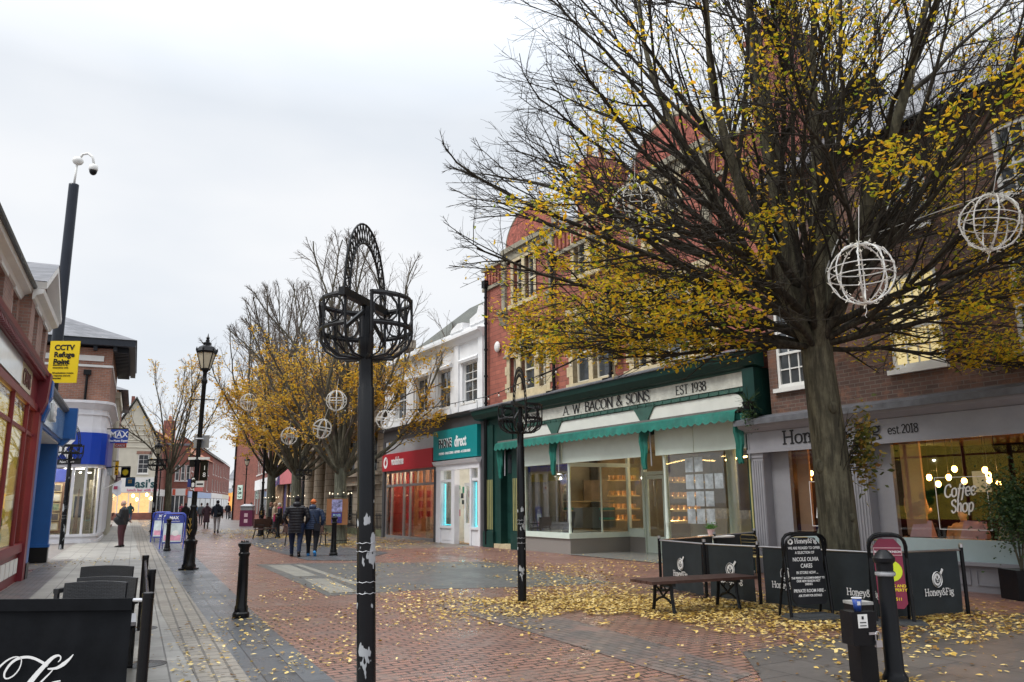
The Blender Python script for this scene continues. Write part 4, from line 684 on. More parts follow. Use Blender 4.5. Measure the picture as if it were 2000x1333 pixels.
# maroon shopfront
mb = MB(O); mb.ext([(0, 4.3), (-.08, 4.31), (-.12, 4.36), (-.2, 4.4), (-.22, 4.47), (0, 4.62)], -10, -.2)
for i in range(70): x = -9.9+i*.14; mb.box(x, x+.07, -.17, -.11, 4.3, 4.37)
mb.box(-10, -.22, 0, .3, 3.62, 4.34); mb.box(-10, -.2, -.05, -.003, 3.62, 3.76); mb.box(-10, -.2, .02, .3, 0, .62); mb.box(-10, -.2, -.05, .1, .62, .8)
for x in (-9, -6.4, -3.9, -1.75): mb.box(x, x+.1, -.03, .04, .8, 3.62)
mb.box(-.42, -.02, -.1, .3, 0, 3.7); mb.ext([(0, 3.6), (-.12, 3.6), (-.2, 3.85), (-.24, 4.48), (0, 4.6)], -.42, -.0); mb.box(-10, -.4, -.015, .03, 3.05, 3.12)
mb.build('shopfront_frame', MAR, lb)
mb = MB(O); mb.box(-10, -1.8, -.035, -.004, 3.8, 4.28); f = mb.build('fascia', mat('cream_sign_board', (.55, .50, .32), .3, var=.06, coat=.4), lb)
text(f, 'CIANS', .44, face(-2.62+10, -.04, 3.88), mat('maroon_letters', (.09, .01, .012), .4, var=0), .01, .0, 'CENTER', sx=.95)
MB(O).box(-10, -3.5, -.05, -.037, 3.8, 4.28).build('white_face', mat('painted_white_reflection', (.6, .66, .66), .12, var=.1, nscale=2, coat=.5), f)  # white reflection on the cream fascia, painted as a thin pale overlay
MB(O).box(-9.9, -.45, .012, .02, .8, 3.6).parts('shop_window', GLASS, lb)
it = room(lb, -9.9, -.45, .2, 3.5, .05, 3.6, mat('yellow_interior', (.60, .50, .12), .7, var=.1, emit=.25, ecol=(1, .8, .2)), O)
mb = MB(O); mb.box(-1.5, -.8, .08, .1, 1.3, 3.0); mb.build('window_poster', mat('cream_poster', (.6, .5, .3), .6, var=.2, nscale=4), it)
mb = MB(O)
for k in range(22): a = k*.7; mb.ell((-1.5-.25*math.sin(a)-k*.05, .32, .95+k*.045), .16, .1, .14, 8, 6)
mb.build('green_drape', mat('green_tinsel', (.06, .42, .09), .5, var=.6, nscale=20), it, True)
mb = MB(O); [mb.box(-1.75+i*.62-0, -1.23+i*.62, -.01, .018, .2, .5) for i in (-3, -2, -1, 0, 1)]; mb.build('vent_panel', WHITE, lb)
text(it, 'CITY', .28, face(-1.45+10, .29, 2.0), MAR, .004, 0, sx=.45); text(it, 'NY', .28, face(-1.45+10, .29, 1.55), MAR, .004, 0, sx=.5)
lamp(it, (-2+10, 1.5, 3), 25, (1, .9, .6), .3)
# blue shopfront with a recessed entrance
mb = MB(O); mb.box(.0, .42, -.1, .3, .35, 3.45); mb.ext([(0, 3.45), (-.14, 3.45), (-.16, 3.55), (-.22, 3.75), (-.2, 3.9), (-.25, 4.0), (-.25, 4.38), (0, 4.45)], -.0, .4)
mb.box(6.0, 6.3, 0, 1.25, .45, 3.42); mb.box(5.97, 6.33, -.03, 1.27, .42, .5); mb.box(5.95, 6.32, -.42, .6, 3.5, 4.4); mb.ext([(0, 3.3), (-.12, 3.3), (-.3, 3.5), (0, 3.5)], 6.0, 6.3)
mb.box(.4, 6.0, -.06, -.003, 3.38, 3.46); mb.box(.4, 6, 1.22, 1.3, .0, 3.42)
mb.build('shopfront_frame', BLUEP, lb)
MB(O).box(-.02, .44, -.12, .3, 0, .35).box(5.99, 6.32, -.01, 1.26, 0, .42).parts('plinth', mat('black_plinth', (.012, .012, .014), .35), lb)
f = MB(O).box(.42, 5.95, -.1, .1, 3.46, 4.25).build('fascia', mat('glossy_pale_blue_board', (.33, .43, .47), .1, var=.35, nscale=1.1, coat=.6), lb); f['label'] = 'glossy pale blue fascia'
text(f, 'EFFE', .55, face(2.2+10, -.14, 3.68), LETW, .035, .02, 'CENTER', sx=.72, space=.9)
MB(O).ext([(0, 4.26), (-.14, 4.27), (-.2, 4.31), (-.2, 4.38), (0, 4.46)], .4, 6.0).build('fascia_capping', LEAD, lb)
MB(O).box(.42, 6.0, 0, 1.22, 3.34, 3.38).build('soffit', WHITE, lb); MB(O).box(.9, 5.6, 1.2, 1.215, .5, 3.1).parts('shop_window', DGLASS, lb)
tag(MB().box(-.11, .11, -.08, .0, -.16, .16).build('wall_lamp_box', mat('grey_box', (.4, .42, .42), .5), lb)); bpy.data.objects['wall_lamp_box'].location = (.75+10, 1.1, 3.05)
# ================================================================ left: photo shop on the corner
pb = thing('shop_building', 'brick corner building with hipped slate roof and white bowed photo shopfront', 'building', PF(0, 0), aP)
mb = MB(); mb.wall(-9, 0, 6.1, 8.55, 0, .3, []); mb.quad((0, 0, 6), (0, 9, 6), (0, 9, 8.6), (0, 0, 8.6)); mb.quad((-9, 0, 0), (-9, 9, 0), (-9, 9, 8.6), (-9, 0, 8.6)); mb.quad((-9, 9, 0), (0, 9, 0), (0, 9, 8.6), (-9, 9, 8.6)); mb.build('wall', OLDB, pb)
mb = MB(); mb.box(-9, -.35, -.05, -.003, 7.95, 8.2); mb.box(-9, .04, -.05, -.003, 7.68, 7.78); mb.box(-.004, .05, -.05, 9, 7.68, 7.78); mb.build('string_course', WHITE, pb)
mb = MB(); mb.box(-9, .9, -.55, -.3, 8.62, 8.9); mb.box(.65, .9, -.3, 9.5, 8.62, 8.9); mb.box(-9, .65, -.3, 9, 8.66, 8.72)
for x in (-6, -5, -4, -3.2, -2.4, -1.6, -.8, .0): mb.box(x, x+.16, -.34, -.003, 8.42, 8.64)
for i in range(20): mb.box(.03, .62, .2+i*.44, .34+i*.44, 8.42, 8.64)
mb.build('eaves', mat('dark_eaves', (.03, .035, .045), .5), pb)
mb = MB(); mb.add([(-9, -.6, 8.92), (.95, -.6, 8.92), (.95, 9.6, 8.92), (-9, 9.6, 8.92), (-4.2, 4.5, 11.3), (-9, 4.5, 11.3)], [(0, 1, 4, 5), (1, 2, 4), (2, 3, 5, 4)]); mb.build('roof', SLATE, pb)
MB().box(-3.6, -2.9, .55, 1.35, 9.66, 9.95).build('skylight', mat('skylight_glass', (.5, .55, .55), .2), pb)
MB().tube([(-.95, -.1, 7.45), (-.95, -.1, 6.1)], .055, 8).box(-1.1, -.8, -.2, -.01, 7.3, 7.52).build('downpipe', BLACK, pb)
mb = MB(); cv = [(-9, -.35), (-1.0, -.35), (-.55, -.3), (-.22, -.12), (-.05, .15), (.02, .6), (.02, 7.5)]
def band(mb, z0, z1, o, o2=None):
    n = len(cv); o2 = o if o2 is None else o2; out = []
    for i, p in enumerate(cv):
        a = V(cv[max(i-1, 0)]); b = V(cv[min(i+1, n-1)]); t = (b-a).normalized(); nn = V((t.y, -t.x)); out.append((p, nn))
    vs = []
    for p, nn in out: vs += [(p[0]+nn.x*o, p[1]+nn.y*o, z0), (p[0]+nn.x*o2, p[1]+nn.y*o2, z1), (p[0]-nn.x*.15, p[1]-nn.y*.15, z1), (p[0]-nn.x*.15, p[1]-nn.y*.15, z0)]
    mb.add(vs, [(4*i+j, 4*i+4+j, 4*i+4+(j+1) % 4, 4*i+(j+1) % 4) for i in range(n-1) for j in range(4)]+[(0, 3, 2, 1)])
for a in ((0, .12, .05), (.12, .27, .0), (.27, .38, .06), (3.2, 3.34, .04), (4.72, 4.9, .06), (4.9, 5.75, .0), (5.5, 5.58, .05)): band(mb, *a)
band(mb, 5.75, 6.0, .03, .22); band(mb, 6.0, 6.12, .26)
for x in (-8.5, -6.5, -4.6, -2.95, -2.0, -1.15): mb.box(x, x+.12, -.36, -.24, .38, 3.2)
for p_ in ((-.6, -.3), (-.1, .1)): mb.tube([(*p_, .38), (*p_, 3.2)], .05, 8)
for k in range(9): y = .75+k*.85; mb.box(-.02, .12, y, y+.3, .38, 3.2)
mb.build('shopfront_frame', mat('white_shopfront', (.7, .7, .7)), pb)
mb = MB(); band(mb, .38, 3.2, -.06, -.06); mb.build('shop_window', GLASS, pb)
mb = MB(); band(mb, 3.34, 4.72, .12); f = mb.build('fascia', mat('bright_blue_sign', (.003, .045, .40), .35, var=.04), pb)
text(f, 'MAX', 1.05, face(-2.35, -.475, 3.6), LETW, .02, .05, 'CENTER', sx=1.0)
it = room(pb, -8.9, -.15, .3, 6, .1, 3.3, mat('pale_interior', (.62, .58, .48), .7), (0, 0, 0))
mb = MB(); mb.box(-8.8, -1.35, 1.3, 1.36, .4, 2.6); mb.build('picture_wall', mat('brown_pegboard', (.23, .14, .10), .7), it)
MB().box(-8.8, -1.35, 1.28, 1.35, 2.62, 3.2).build('blue_pelmet', mat('navy_panel', (.02, .035, .2), .5), it)
fr_, pi_ = MB(), MB()
for i in range(7):
    for j in range(5): x = -5.3+i*.56; z = .5+j*.42; fr_.box(x, x+.36, 1.2, 1.28, z, z+.36); pi_.k = (i+j) % 3; pi_.box(x+.05, x+.31, 1.19, 1.199, z+.05, z+.31)
fo = fr_.build('picture_frame', mat('gilt_frame', (.42, .33, .2), .4), it); pi_.build('picture', [mat('pic_pale', (.55, .52, .45), .5), mat('pic_dark', (.1, .09, .09), .4), mat('pic_green', (.2, .25, .16), .5, var=.6, nscale=9)], fo)
mb = MB(); mb.box(-1.05, -.6, .15, .2, 1.0, 2.05); mb.build('screen_frame', mat('cream_frame', (.62, .56, .36), .5), it); MB().box(-.98, -.67, .13, .149, 1.07, 1.98).build('screen', BLACK, it)
MB().add([(-.95, .0, .4), (-.78, .0, .4), (-.80, .05, 2.3), (-.86, .05, 2.3), (-.95, .1, .4), (-.78, .1, .4)], [(0, 1, 2, 3), (1, 5, 2), (0, 3, 4)]).build('wooden_easel', mat('oak', (.25, .15, .08), .6), it)
MB().box(-.5, -.2, .9, .95, .5, 2.7).build('patterned_curtain', mat('patterned_cloth', (.16, .14, .1), .7, var=.9, nscale=25), it)
mb = MB(); [mb.box(x, x+.8, 1.5, 1.7, 3.2, 3.24) for x in (-5, -3, -1.6)]; [mb.lathe([(.05, 0), (.05, .03)], (x, .7, 3.0), 8) for x in (-.9, -.6, -.5)]; mb.build('ceiling_lamp', COOLW, it); lamp(it, (-2.5, .5, 3.0), 90, (1, .93, .8), .3); lamp(it, (-.8, .6, 2.9), 40, (1, .9, .75), .3)
# neighbours further along the left side
nb = thing('shop_building', 'narrow white pilastered building next to the photo shop', 'building', PF(0, 9.2), aP)
mb = MB(); mb.box(-8, -.05, 0, 7, 0, 7.4); mb.box(-8, .25, -.1, 7.1, 7.4, 7.75); mb.box(-.048, .2, 0, 7, 3.1, 3.7)
for k in range(6): mb.box(-.048, .15, k*1.35, k*1.35+.3, 0, 7.4)
mb.build('wall', STUCCO2, nb); MB().box(-.048, .03, .4, 6.6, .6, 2.9).parts('shop_window', DGLASS, nb)
mb = MB(); [mb.box(-.048, .02, .45+k*1.35, 1.15+k*1.35, 4.2, 6.2) for k in range(5)]; mb.build('window', DGLASS, nb)
nb2 = thing('shop_building', 'dark brick building in shadow behind the row of hanging signs', 'building', PF(0, 16.6), aP)
MB().box(-9, -.05, 0, 14, 0, 8.8).build('wall', OLDB, nb2); MB().add([(-9, -.3, 8.82), (.5, -.3, 8.82), (.5, 14.3, 8.82), (-9, 14.3, 8.82), (-4.5, 5, 11), (-4.5, 9, 11)], [(0, 1, 4), (1, 2, 5, 4), (2, 3, 5), (3, 0, 4, 5)]).build('roof', SLATE, nb2)
MB().box(-.048, .06, .3, 13.7, .3, 3.0).parts('shop_window', DGLASS, nb2); MB().box(-.048, .3, .1, 13.9, 3.05, 3.8).build('fascia', mat('purple_brown_fascia', (.08, .03, .04), .5), nb2)
mb = MB(); [mb.box(-.048, .03, .8+k*2.6, 1.8+k*2.6, 4.6, 6.6) for k in range(5)]; mb.build('window', WHITE, nb2)
# ================================================================ generic far buildings
def farb(name, label, P0, P1, depth, h, wm, rm, rise=1.8, wins=(), shop=None, ridge='x', extra=None, nbars=(2, 1), lint=None):
    d = V((P1[0]-P0[0], P1[1]-P0[1], 0)); w_ = d.length; th = thing(name, label, 'building', (P0[0], P0[1], 0), math.atan2(d.y, d.x)); mb = MB()
    mb.wall(0, w_, 0, h, 0, .2, [q_ for q_ in wins]); mb.quad((0, 0, 0), (0, depth, 0), (0, depth, h), (0, 0, h)); mb.quad((w_, 0, 0), (w_, depth, 0), (w_, depth, h), (w_, 0, h)); mb.quad((0, depth, 0), (w_, depth, 0), (w_, depth, h), (0, depth, h))
    r = MB()
    if ridge == 'x':
        mb.add([(0, 0, h), (0, depth, h), (0, depth/2, h+rise)], [(0, 1, 2)]); mb.add([(w_, 0, h), (w_, depth, h), (w_, depth/2, h+rise)], [(0, 1, 2)])
        r.add([(-.2, -.3, h+.0), (w_+.2, -.3, h), (w_+.2, depth/2, h+rise+.1), (-.2, depth/2, h+rise+.1), (w_+.2, depth+.3, h), (-.2, depth+.3, h)], [(0, 1, 2, 3), (3, 2, 4, 5)])
    elif ridge == 'y':
        mb.add([(0, 0, h), (w_, 0, h), (w_/2, 0, h+rise)], [(0, 1, 2)])
        r.add([(-.3, -.3, h-.1), (w_/2, -.3, h+rise+.15), (w_+.3, -.3, h-.1), (-.3, depth, h-.1), (w_/2, depth, h+rise+.15), (w_+.3, depth, h-.1), (-.3, -.3, h+.12), (w_/2, -.3, h+rise+.4), (w_+.3, -.3, h+.12)], [(6, 7, 4, 3), (7, 8, 5, 4), (0, 6, 7, 1), (1, 7, 8, 2)])
    else: r.box(-.1, w_+.1, -.1, depth, h, h+.25)
    mb.build('wall', wm, th); r.build('roof', rm, th)
    for (a, b, c, e) in wins:
        sash(th, a, b, c, e, 0, nbars[0], nbars[1], rec=.06, fw=.09)
        if lint: MB().box(a-.2, b+.2, -.04, -.003, e+.02, e+.35).build('lintel', lint, th)
    if shop:
        z0, z1, cm, gm = shop; MB().box(.1, w_-.1, -.12, -.003, z0, z1).build('fascia', cm, th); MB().box(.3, w_-.3, -.05, -.004, .7, z0-.05).parts('shop_window', gm, th)
        m2 = MB(); [m2.box(.3+(w_-.7)*i/4, .4+(w_-.7)*i/4, -.09, -.052, .7, z0-.05) for i in range(5)]; m2.build('shopfront_frame', WHITE, th)
    return th
LITW = mat('lit_shop_glass', (.22, .14, .08), .2, var=.8, nscale=2.5, emit=.8, ecol=(1, .55, .22))
X = lambda px, Y: AT(px, 984, Y)
# cream gabled chip shop facing down the street
P0, P1 = X(200, 88), X(299, 90); w_ = (P1-P0).length; fx = lambda px: (px-200)/99*w_
cg = farb('shop_building', 'cream gabled building with one white window above a lit lunch bar', P0, P1, 12, 8.6, STUCCO2, DTILE, 4.6, [(fx(262), fx(284), 5.0, 7.15)], (2.95, 4.6, WHITE, LITW), 'y', nbars=(2, 2), lint=OLDB)
text(cg, "asi's", 1.25, face(fx(280), -.14, 3.5), mat('teal_letters', (.0, .06, .07), .5, var=0), .02, .03, 'CENTER'); text(cg, 'lunch bar with deli', .42, face(fx(276), -.14, 3.08), mat('pink_letters', (.6, .08, .2), .5, var=0), .01, .005, 'CENTER')
MB().box(-.0, w_, -.1, -.003, 0, .75).build('stall_riser', FARB, cg); mb = MB()
for z, k in ((10.1, 1.3), (9.0, 2.0), (8.2, 2.0)): mb.tube([(w_/2-k, -.05, z-.3), (w_/2+k, -.05, z-.3), (w_/2+k+.25, -.05, z), (w_/2+k, -.05, z+.3), (w_/2-k, -.05, z+.3)], .05, 4)
mb.build('plaster_moulding', STUCCO2, cg); mb = MB(); [mb.ell((fx(p_), -.02, z), .16, .1, .2, 8, 6) for p_, z in ((258, 2.6), (266, 2.2), (285, 2.7), (293, 2.3))]; mb.build('shop_lamp', WARM, cg, True)
c = MB().box(fx(236), fx(243), 3, 4, 11, 14.0).build('chimney', FARB, cg)
farb('brick_building', 'brick building with slate roof in the gap behind the bare tree', X(299, 92), X(318, 100), 8, 8.9, FARB, SLATE, 1.6, [(.25, .8, 6.4, 8.0)], (2.6, 3.4, WHITE, DGLASS))
b1_ = farb('brick_building', 'plain red brick building with three tall arched windows and flat top', X(318, 100), X(364, 101), 10, 8.9, FARB, SLATE, 1.0, [(w, w+.5, 4.5, 6.5) for w in (1.15, 1.8, 2.4)], (2.7, 3.55, WHITE, DGLASS), 'flat', nbars=(1, 1))
mb = MB(); mb.k = 0; mb.box(1.0, 1.35, -.135, -.123, 2.75, 3.5); mb.box(2.5, 2.75, -.135, -.123, 2.75, 3.5); mb.build('sign_stripe', mat('orange_red_stripe', (.6, .1, .05), .5), b1_)
c = None
P0, P1 = X(364.5, 104), X(410, 127); w_ = (P1-P0).length
t1 = farb('terrace_house', 'brick terrace house with orange tiled roof and tall chimney stack', P0, P1, 9, 8.0, FARB, OTILE, 3.0, [(w_*a, w_*a+1.0, z, z+1.9) for a in (.1, .32, .55, .78) for z in (3.6, 5.9)], (2.5, 3.3, mat('pale_blue_fascia', (.3, .4, .6), .5), DGLASS))
c = MB().box(w_*.36, w_*.36+1.6, 3.6, 5.0, 9, 13.2).build('chimney', FARB, t1); m2 = MB(); [m2.lathe([(.16, 0), (.13, .7)], (w_*.36+.3+i*.5, 4.3, 13.2), 8) for i in range(3)]; m2.build('chimney_pot', MATS['clay_pot'], c)
P0, P1 = X(410, 127), X(432, 148); w_ = (P1-P0).length
farb('terrace_house', 'brick terrace house with dark roof in the middle of the far row', P0, P1, 9, 8.9, FARB, DTILE, 3.2, [(w_*a, w_*a+1.3, z, z+1.9) for a in (.08, .3, .52, .75) for z in (3.7, 6.3)], (2.6, 3.4, WHITE, DGLASS))
P0, P1 = X(432, 148), X(445, 168); w_ = (P1-P0).length
farb('terrace_house', 'last brick terrace house at the far right end of the row', P0, P1, 9, 9.2, FARB, DTILE, 3.2, [(w_*a, w_*a+1.3, z, z+2.1) for a in (.08, .3, .52, .75) for z in (3.8, 6.5)], (2.6, 3.4, CREAM, DGLASS))
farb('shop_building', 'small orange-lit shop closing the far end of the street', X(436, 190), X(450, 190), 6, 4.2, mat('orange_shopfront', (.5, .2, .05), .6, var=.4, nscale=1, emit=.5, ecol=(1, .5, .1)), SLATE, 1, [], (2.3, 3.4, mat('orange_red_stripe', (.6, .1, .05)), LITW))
farb('far_house', 'pale distant house seen in the gap at the end of the street', X(443, 215), X(466, 215), 8, 8.2, STUCCO, SLATE, 2.5, [(1, 2.2, 5, 6.6)])
# right side, far to near
fb = farb('brick_building', 'tall blank red brick end wall carrying the green and white sign', X(456, 84), X(498, 80), 14, 9.1, FARB, SLATE, 1.2, [], None, 'flat')
sg = MB().box(1.0, 2.25, -.08, -.003, 2.1, 3.5).build('wall_sign', mat('pale_mint_board', (.5, .68, .6), .5, var=.05), fb); text(sg, 'Thai', .42, face(1.55, -.085, 3.0), GREENP, .01, .01, shear=.2); text(sg, 'Cycle', .42, face(1.6, -.085, 2.6), GREENP, .01, .01, shear=.2); MB().tube([(1.2+.9*i/8, -.09, 2.4-.12*math.sin(i/8*math.pi)) for i in range(9)], .035, 5).build('flourish', GREENP, sg)
MB().tube([(.06, -.1, 0), (.06, -.1, 8.6)], .08, 6).build('downpipe', BLACK, fb)
P0, P1 = X(498, 76), RF(-40.2, 1.5); w_ = (P1-P0).length
farb('brick_building', 'pinkish brick building behind the first yellow-leaved tree with white windows', P0, P1, 9, 9.0, FARB, SLATE, 1.5, [(w_*a, w_*a+1.2, z, z+1.8) for a in (.06, .2, .34, .5, .64, .8) for z in (4.2, 6.8)], (2.8, 3.7, STUCCO, DGLASS))
# charity shop
s0 = -40.2; O = (-s0, 0, 0); ch = thing('shop_building', 'low buff brick charity shop with a purple and pink fascia behind the benches', 'building', RF(s0, 1.5), aR)
mb = MB(O).wall(-40.2, -31.3, 0, 4.5, 0, .3, [(-35.5, -34.4, 0, 3.0), (-34.1, -31.9, .5, 3.0)]); mb.quad((-40.2, 0, 0), (-40.2, 8, 0), (-40.2, 8, 4.5), (-40.2, 0, 4.5)); mb.build('wall', BUFFB, ch)
MB(O).quad((-40.5, -.3, 4.5), (-31.3, -.3, 4.5), (-31.3, 2.6, 6.9), (-40.5, 2.6, 6.9)).build('roof', mat('brown_timber_roof', (.3, .2, .08), .7, var=.5, nscale=6), ch)
mb = MB(O); [mb.box(-40+i*.36, -39.9+i*.36, .2, .26, 4.9, 6.0) for i in range(24)]; mb.build('roof_ribs', mat('ochre_timber', (.38, .26, .08), .7), ch)
f = MB(O).box(-37.3, -35.2, -.35, -.05, 3.0, 4.35).build('fascia', mat('purple_sign', (.06, .04, .16), .5), ch); MB(O).box(-35.2, -31.4, -.34, -.05, 3.0, 4.3).build('fascia', mat('pink_sign', (.62, .16, .18), .5, var=.15), ch)
MB(O).add([(-36.3+.85*math.cos(i*.2618), -.37, 3.7+.85*math.sin(i*.2618)) for i in range(24)], [tuple(range(24))]).build('roundel', MATS['purple_sign'], f)
text(f, 'C', 1.0, face(-36.2-s0, -.38, 3.35), LETW, .01, .03); mb = MB(O); [mb.ell((-36.3+.62*math.cos(i*.45), -.38, 3.7+.62*math.sin(i*.45)), .05, .01, .05, 6, 4) for i in range(14)]; mb.build('dots', mat('pink_dots', (.7, .2, .4), .5, var=0), f)
MB(O).box(-35.5, -34.4, .1, .14, 0, 3).build('door', MATS['purple_sign'], ch); MB(O).box(-34.1, -31.9, .1, .12, .5, 3).parts('shop_window', DGLASS, ch)
# stone bank with columns
s0 = -31.2; O = (-s0, 0, 0); bk = thing('bank_building', 'pale stone bank with tall round columns and deep entablature', 'building', RF(s0, 1.5), aR)
bw = [(-20.2, -19.0, 3.3, 5.4), (-16.5, -15.3, 3.3, 5.4), (-20.1, -19.2, .6, 2.3), (-16.6, -15.5, .6, 2.3), (-12.9, -12, 3.3, 5.4), (-30.4, -29.2, .0, 2.6)]
up = [(a, a+1.1, 6.8, 8.5) for a in (-30, -27.6, -25.2, -22.6, -20.1, -16.4, -12.9)]
mb = MB(O).wall(-31.2, -22.6, 5.9, 9.2, 0, .3, up[:4]); mb.wall(-22.6, -10.35, 0, 9.2, 0, .3, bw[:5]+up[4:]); mb.wall(-31.2, -29, 0, 5.9, 0, .3, bw[5:]); mb.quad((-29, 1.1, 0), (-22.6, 1.1, 0), (-22.6, 1.1, 5.9), (-29, 1.1, 5.9)); mb.quad((-29, 0, 0), (-29, 1.1, 0), (-29, 1.1, 5.9), (-29, 0, 5.9)); mb.quad((-22.6, 0, 0), (-22.6, 0, 5.9), (-22.6, 1.1, 5.9), (-22.6, 1.1, 0)); mb.quad((-31.2, 0, 0), (-31.2, 9, 0), (-31.2, 9, 9.2), (-31.2, 0, 9.2)); mb.build('wall', STONE, bk)
mb = MB(O)
for x in (-28.3, -25.8, -23.4): mb.lathe([(.55, 0), (.55, .25), (.48, .3), (.48, .42), (.42, .5), (.41, 2), (.36, 4.5), (.4, 4.6), (.5, 4.75), (.52, 4.9)], (x, .0, .1), 20)
for x in (-27.5, -26.6, -25, -24.2): mb.box(x, x+.35, .95, 1.09, .1, 4.9)
mb.build('column', STONE, bk, True); smooth_angle(bpy.data.objects['column.001'] if 'column.001' in bpy.data.objects else bpy.data.objects['column'])
mb = MB(O); mb.box(-29.1, -22.5, -.5, 1.1, 5.0, 5.45); mb.box(-31.3, -10.35, -.55, -.003, 5.452, 5.75); mb.box(-31.3, -10.35, -.75, .05, 5.75, 6.0); mb.box(-31.3, -10.35, -.35, .1, 9.2, 9.6); mb.box(-29.2, -22.4, -.6, 1.1, 0, .1); mb.box(-21, -14.5, -.25, -.003, 3.05, 3.25); mb.box(-21, -14.5, -.3, -.003, 2.55, 2.7)
for a, b, c, d in bw[:5]: mb.box(a-.2, b+.2, -.12, -.003, d+.01, d+.3); mb.box(a-.15, b+.15, -.15, -.003, c-.15, c-.003)
mb.build('entablature', STONE, bk)
for a, b, c, d in bw[:5]+up: sash(bk, a, b, c, d, 0, 2, 1, O, fm=DMETAL if c < 6 else WHITE, sill=False)
MB(O).prism([(-30.5, 2.62), (-29.1, 2.62)]+[(-29.8+.7*math.cos(R_(t)), 2.64+.75*math.sin(R_(t))) for t in range(0, 181, 20)], -.06, -.003).build('fanlight', DGLASS, bk); MB(O).box(-30.4, -29.2, .15, .2, 0, 2.6).build('door', DMETAL, bk)
MB(O).tube([(-10.9, -.1, 7.6), (-10.9, -.1, 3.9), (-10.75, -.2, 3.8), (-10.75, -.2, .2)], .06, 8).box(-11.1, -10.7, -.3, -.01, 7.3, 7.7).build('downpipe', BLACK, bk)
rl = thing('railing', 'black iron railing on a low mossy kerb in front of the stone bank', 'railing', RF(-21, .25), aR)
mb = MB(); mb.box(0, 10.6, -.03, .03, .95, 1.0); mb.box(0, 10.6, -.03, .03, .4, .44)
for i in range(54): mb.box(i*.2, i*.2+.025, -.012, .012, .3, 1.08)
for i in range(6): mb.box(i*2.1-.03, i*2.1+.03, -.03, .03, .1, 1.15)
mb.build('rails', DMETAL, rl); MB().box(-.2, 10.7, -.15, .2, 0, .3).build('kerb', mat('mossy_kerb', (.13, .14, .08), .9, var=.4), rl)
# ================================================================ street furniture
LOWP = worn('chipped_black_paint', (.008, .009, .011), (.34, .36, .38), .24, 9, .575, 3.0)
def basket_post(label, loc, rz=0, lean=0, hh=3.1, pr=.07):
    t = thing('basket_post', label, 'basket post', loc, rz, 'ornamental hanging basket posts'); t.rotation_euler = (0, 0, rz)
    sh = Matrix(((1, 0, -lean[0] if lean else 0, 0), (0, 1, -lean[1] if lean else 0, 0), (0, 0, 1, 0), (0, 0, 0, 1)))
    def bd(mb, n, m, par=t, s=False): o = mb.build(n, m, par); o.data.transform(sh); (smooth_angle(o) if s else None); return o
    mb = MB(); mb.lathe([(pr, 0), (pr*.98, 1.3), (pr*.9, 2.45), (pr*.78, 2.46), (pr*.78, hh-.35), (pr*.86, hh-.34), (pr*.86, hh-.25), (pr*.5, hh-.24), (pr*.5, hh+.0)], n=24); bd(mb, 'pole', LOWP, s=True)
    mb = MB()
    for z in (.92, 1.0, 1.22, 1.28): mb.tube([(pr*1.02*math.cos(i*.4), pr*1.02*math.sin(i*.4), z+.004*math.sin(i*3)) for i in range(16)], .0025, 4, closed=True)
    bd(mb, 'wire_tie', GALV)
    B = MB(); R = .36; zb = hh-.42; zm = hh-.2     # two half baskets, each starting at one end of the crossbar
    for g0, g1 in ((32, 180), (212, 360)):
        for z in (hh+.03, zm): B.tube([(R*math.cos(R_(g0+(g1-g0)*i/18)), R*math.sin(R_(g0+(g1-g0)*i/18)), z) for i in range(19)], [(.007, .02)]*19, 4, ref=(math.cos(R_(g0)), math.sin(R_(g0)), 0))
        for i in range(5):
            a = R_(g0+(g1-g0)*i/4); c, s_ = math.cos(a), math.sin(a); th_ = .015 if i == 0 else .011
            B.tube([(c*R, s_*R, hh+.045), (c*R, s_*R, zm), (c*R*.99, s_*R*.99, zm-.07), (c*R*.88, s_*R*.88, zb+.07), (c*R*.62, s_*R*.62, zb+.01), (c*R*.2, s_*R*.2, zb)], th_, 5)
            if i == 4: continue
            a = R_(g0+(g1-g0)*(i+.5)/4); zc = (hh+.03+zm)/2; rr = .102
            B.tube([(R*math.cos(a+rr*math.cos(k*.5236)/R), R*math.sin(a+rr*math.cos(k*.5236)/R), zc+rr*math.sin(k*.5236)) for k in range(12)], .0085, 4, closed=True)
            for da in (-.13, .13): B.tube([(R*math.cos(a+da), R*math.sin(a+da), zm), (R*.95*math.cos(a+da*.6), R*.95*math.sin(a+da*.6), zm-.1), (R*.62*math.cos(a), R*.62*math.sin(a), zb+.02), (.05*math.cos(a), .05*math.sin(a), zb)], .007, 4)
    bd(B, 'basket', DMETAL)
    A = MB(); A.bar((-.42, 0, hh+.03), (.42, 0, hh+.03), .05, .06); A.bar((-.36, 0, hh-.24), (.0, 0, hh-.02), .02, .03); A.bar((.36, 0, hh-.24), (0, 0, hh-.02), .02, .03); bd(A, 'crossbar', DMETAL)
    A = MB(); n_ = 22; po = lambda a, k: (-(.37-.085*k)*math.cos(a), 0, hh+.02+(.66-.16*k)*math.sin(a)**.92 if 0 < a < math.pi else hh+.02)
    for k in (0, 1): A.tube([po(math.pi*i/n_, k) for i in range(n_+1)], [.009]*(n_+1), 6)
    for i in range(n_): a, b = math.pi*i/n_, math.pi*(i+1)/n_; A.bar(po(a, 0), po(b, 1), .012, .006, (0, 1, 0)); A.bar(po(a, 1), po(b, 0), .012, .006, (0, 1, 0))
    bd(A, 'arch', DMETAL); return t
basket_post('nearest tall black post with round basket and openwork arch, paint flaking', (-1.07, 6.12, 0), R_(75), (.0, 0))
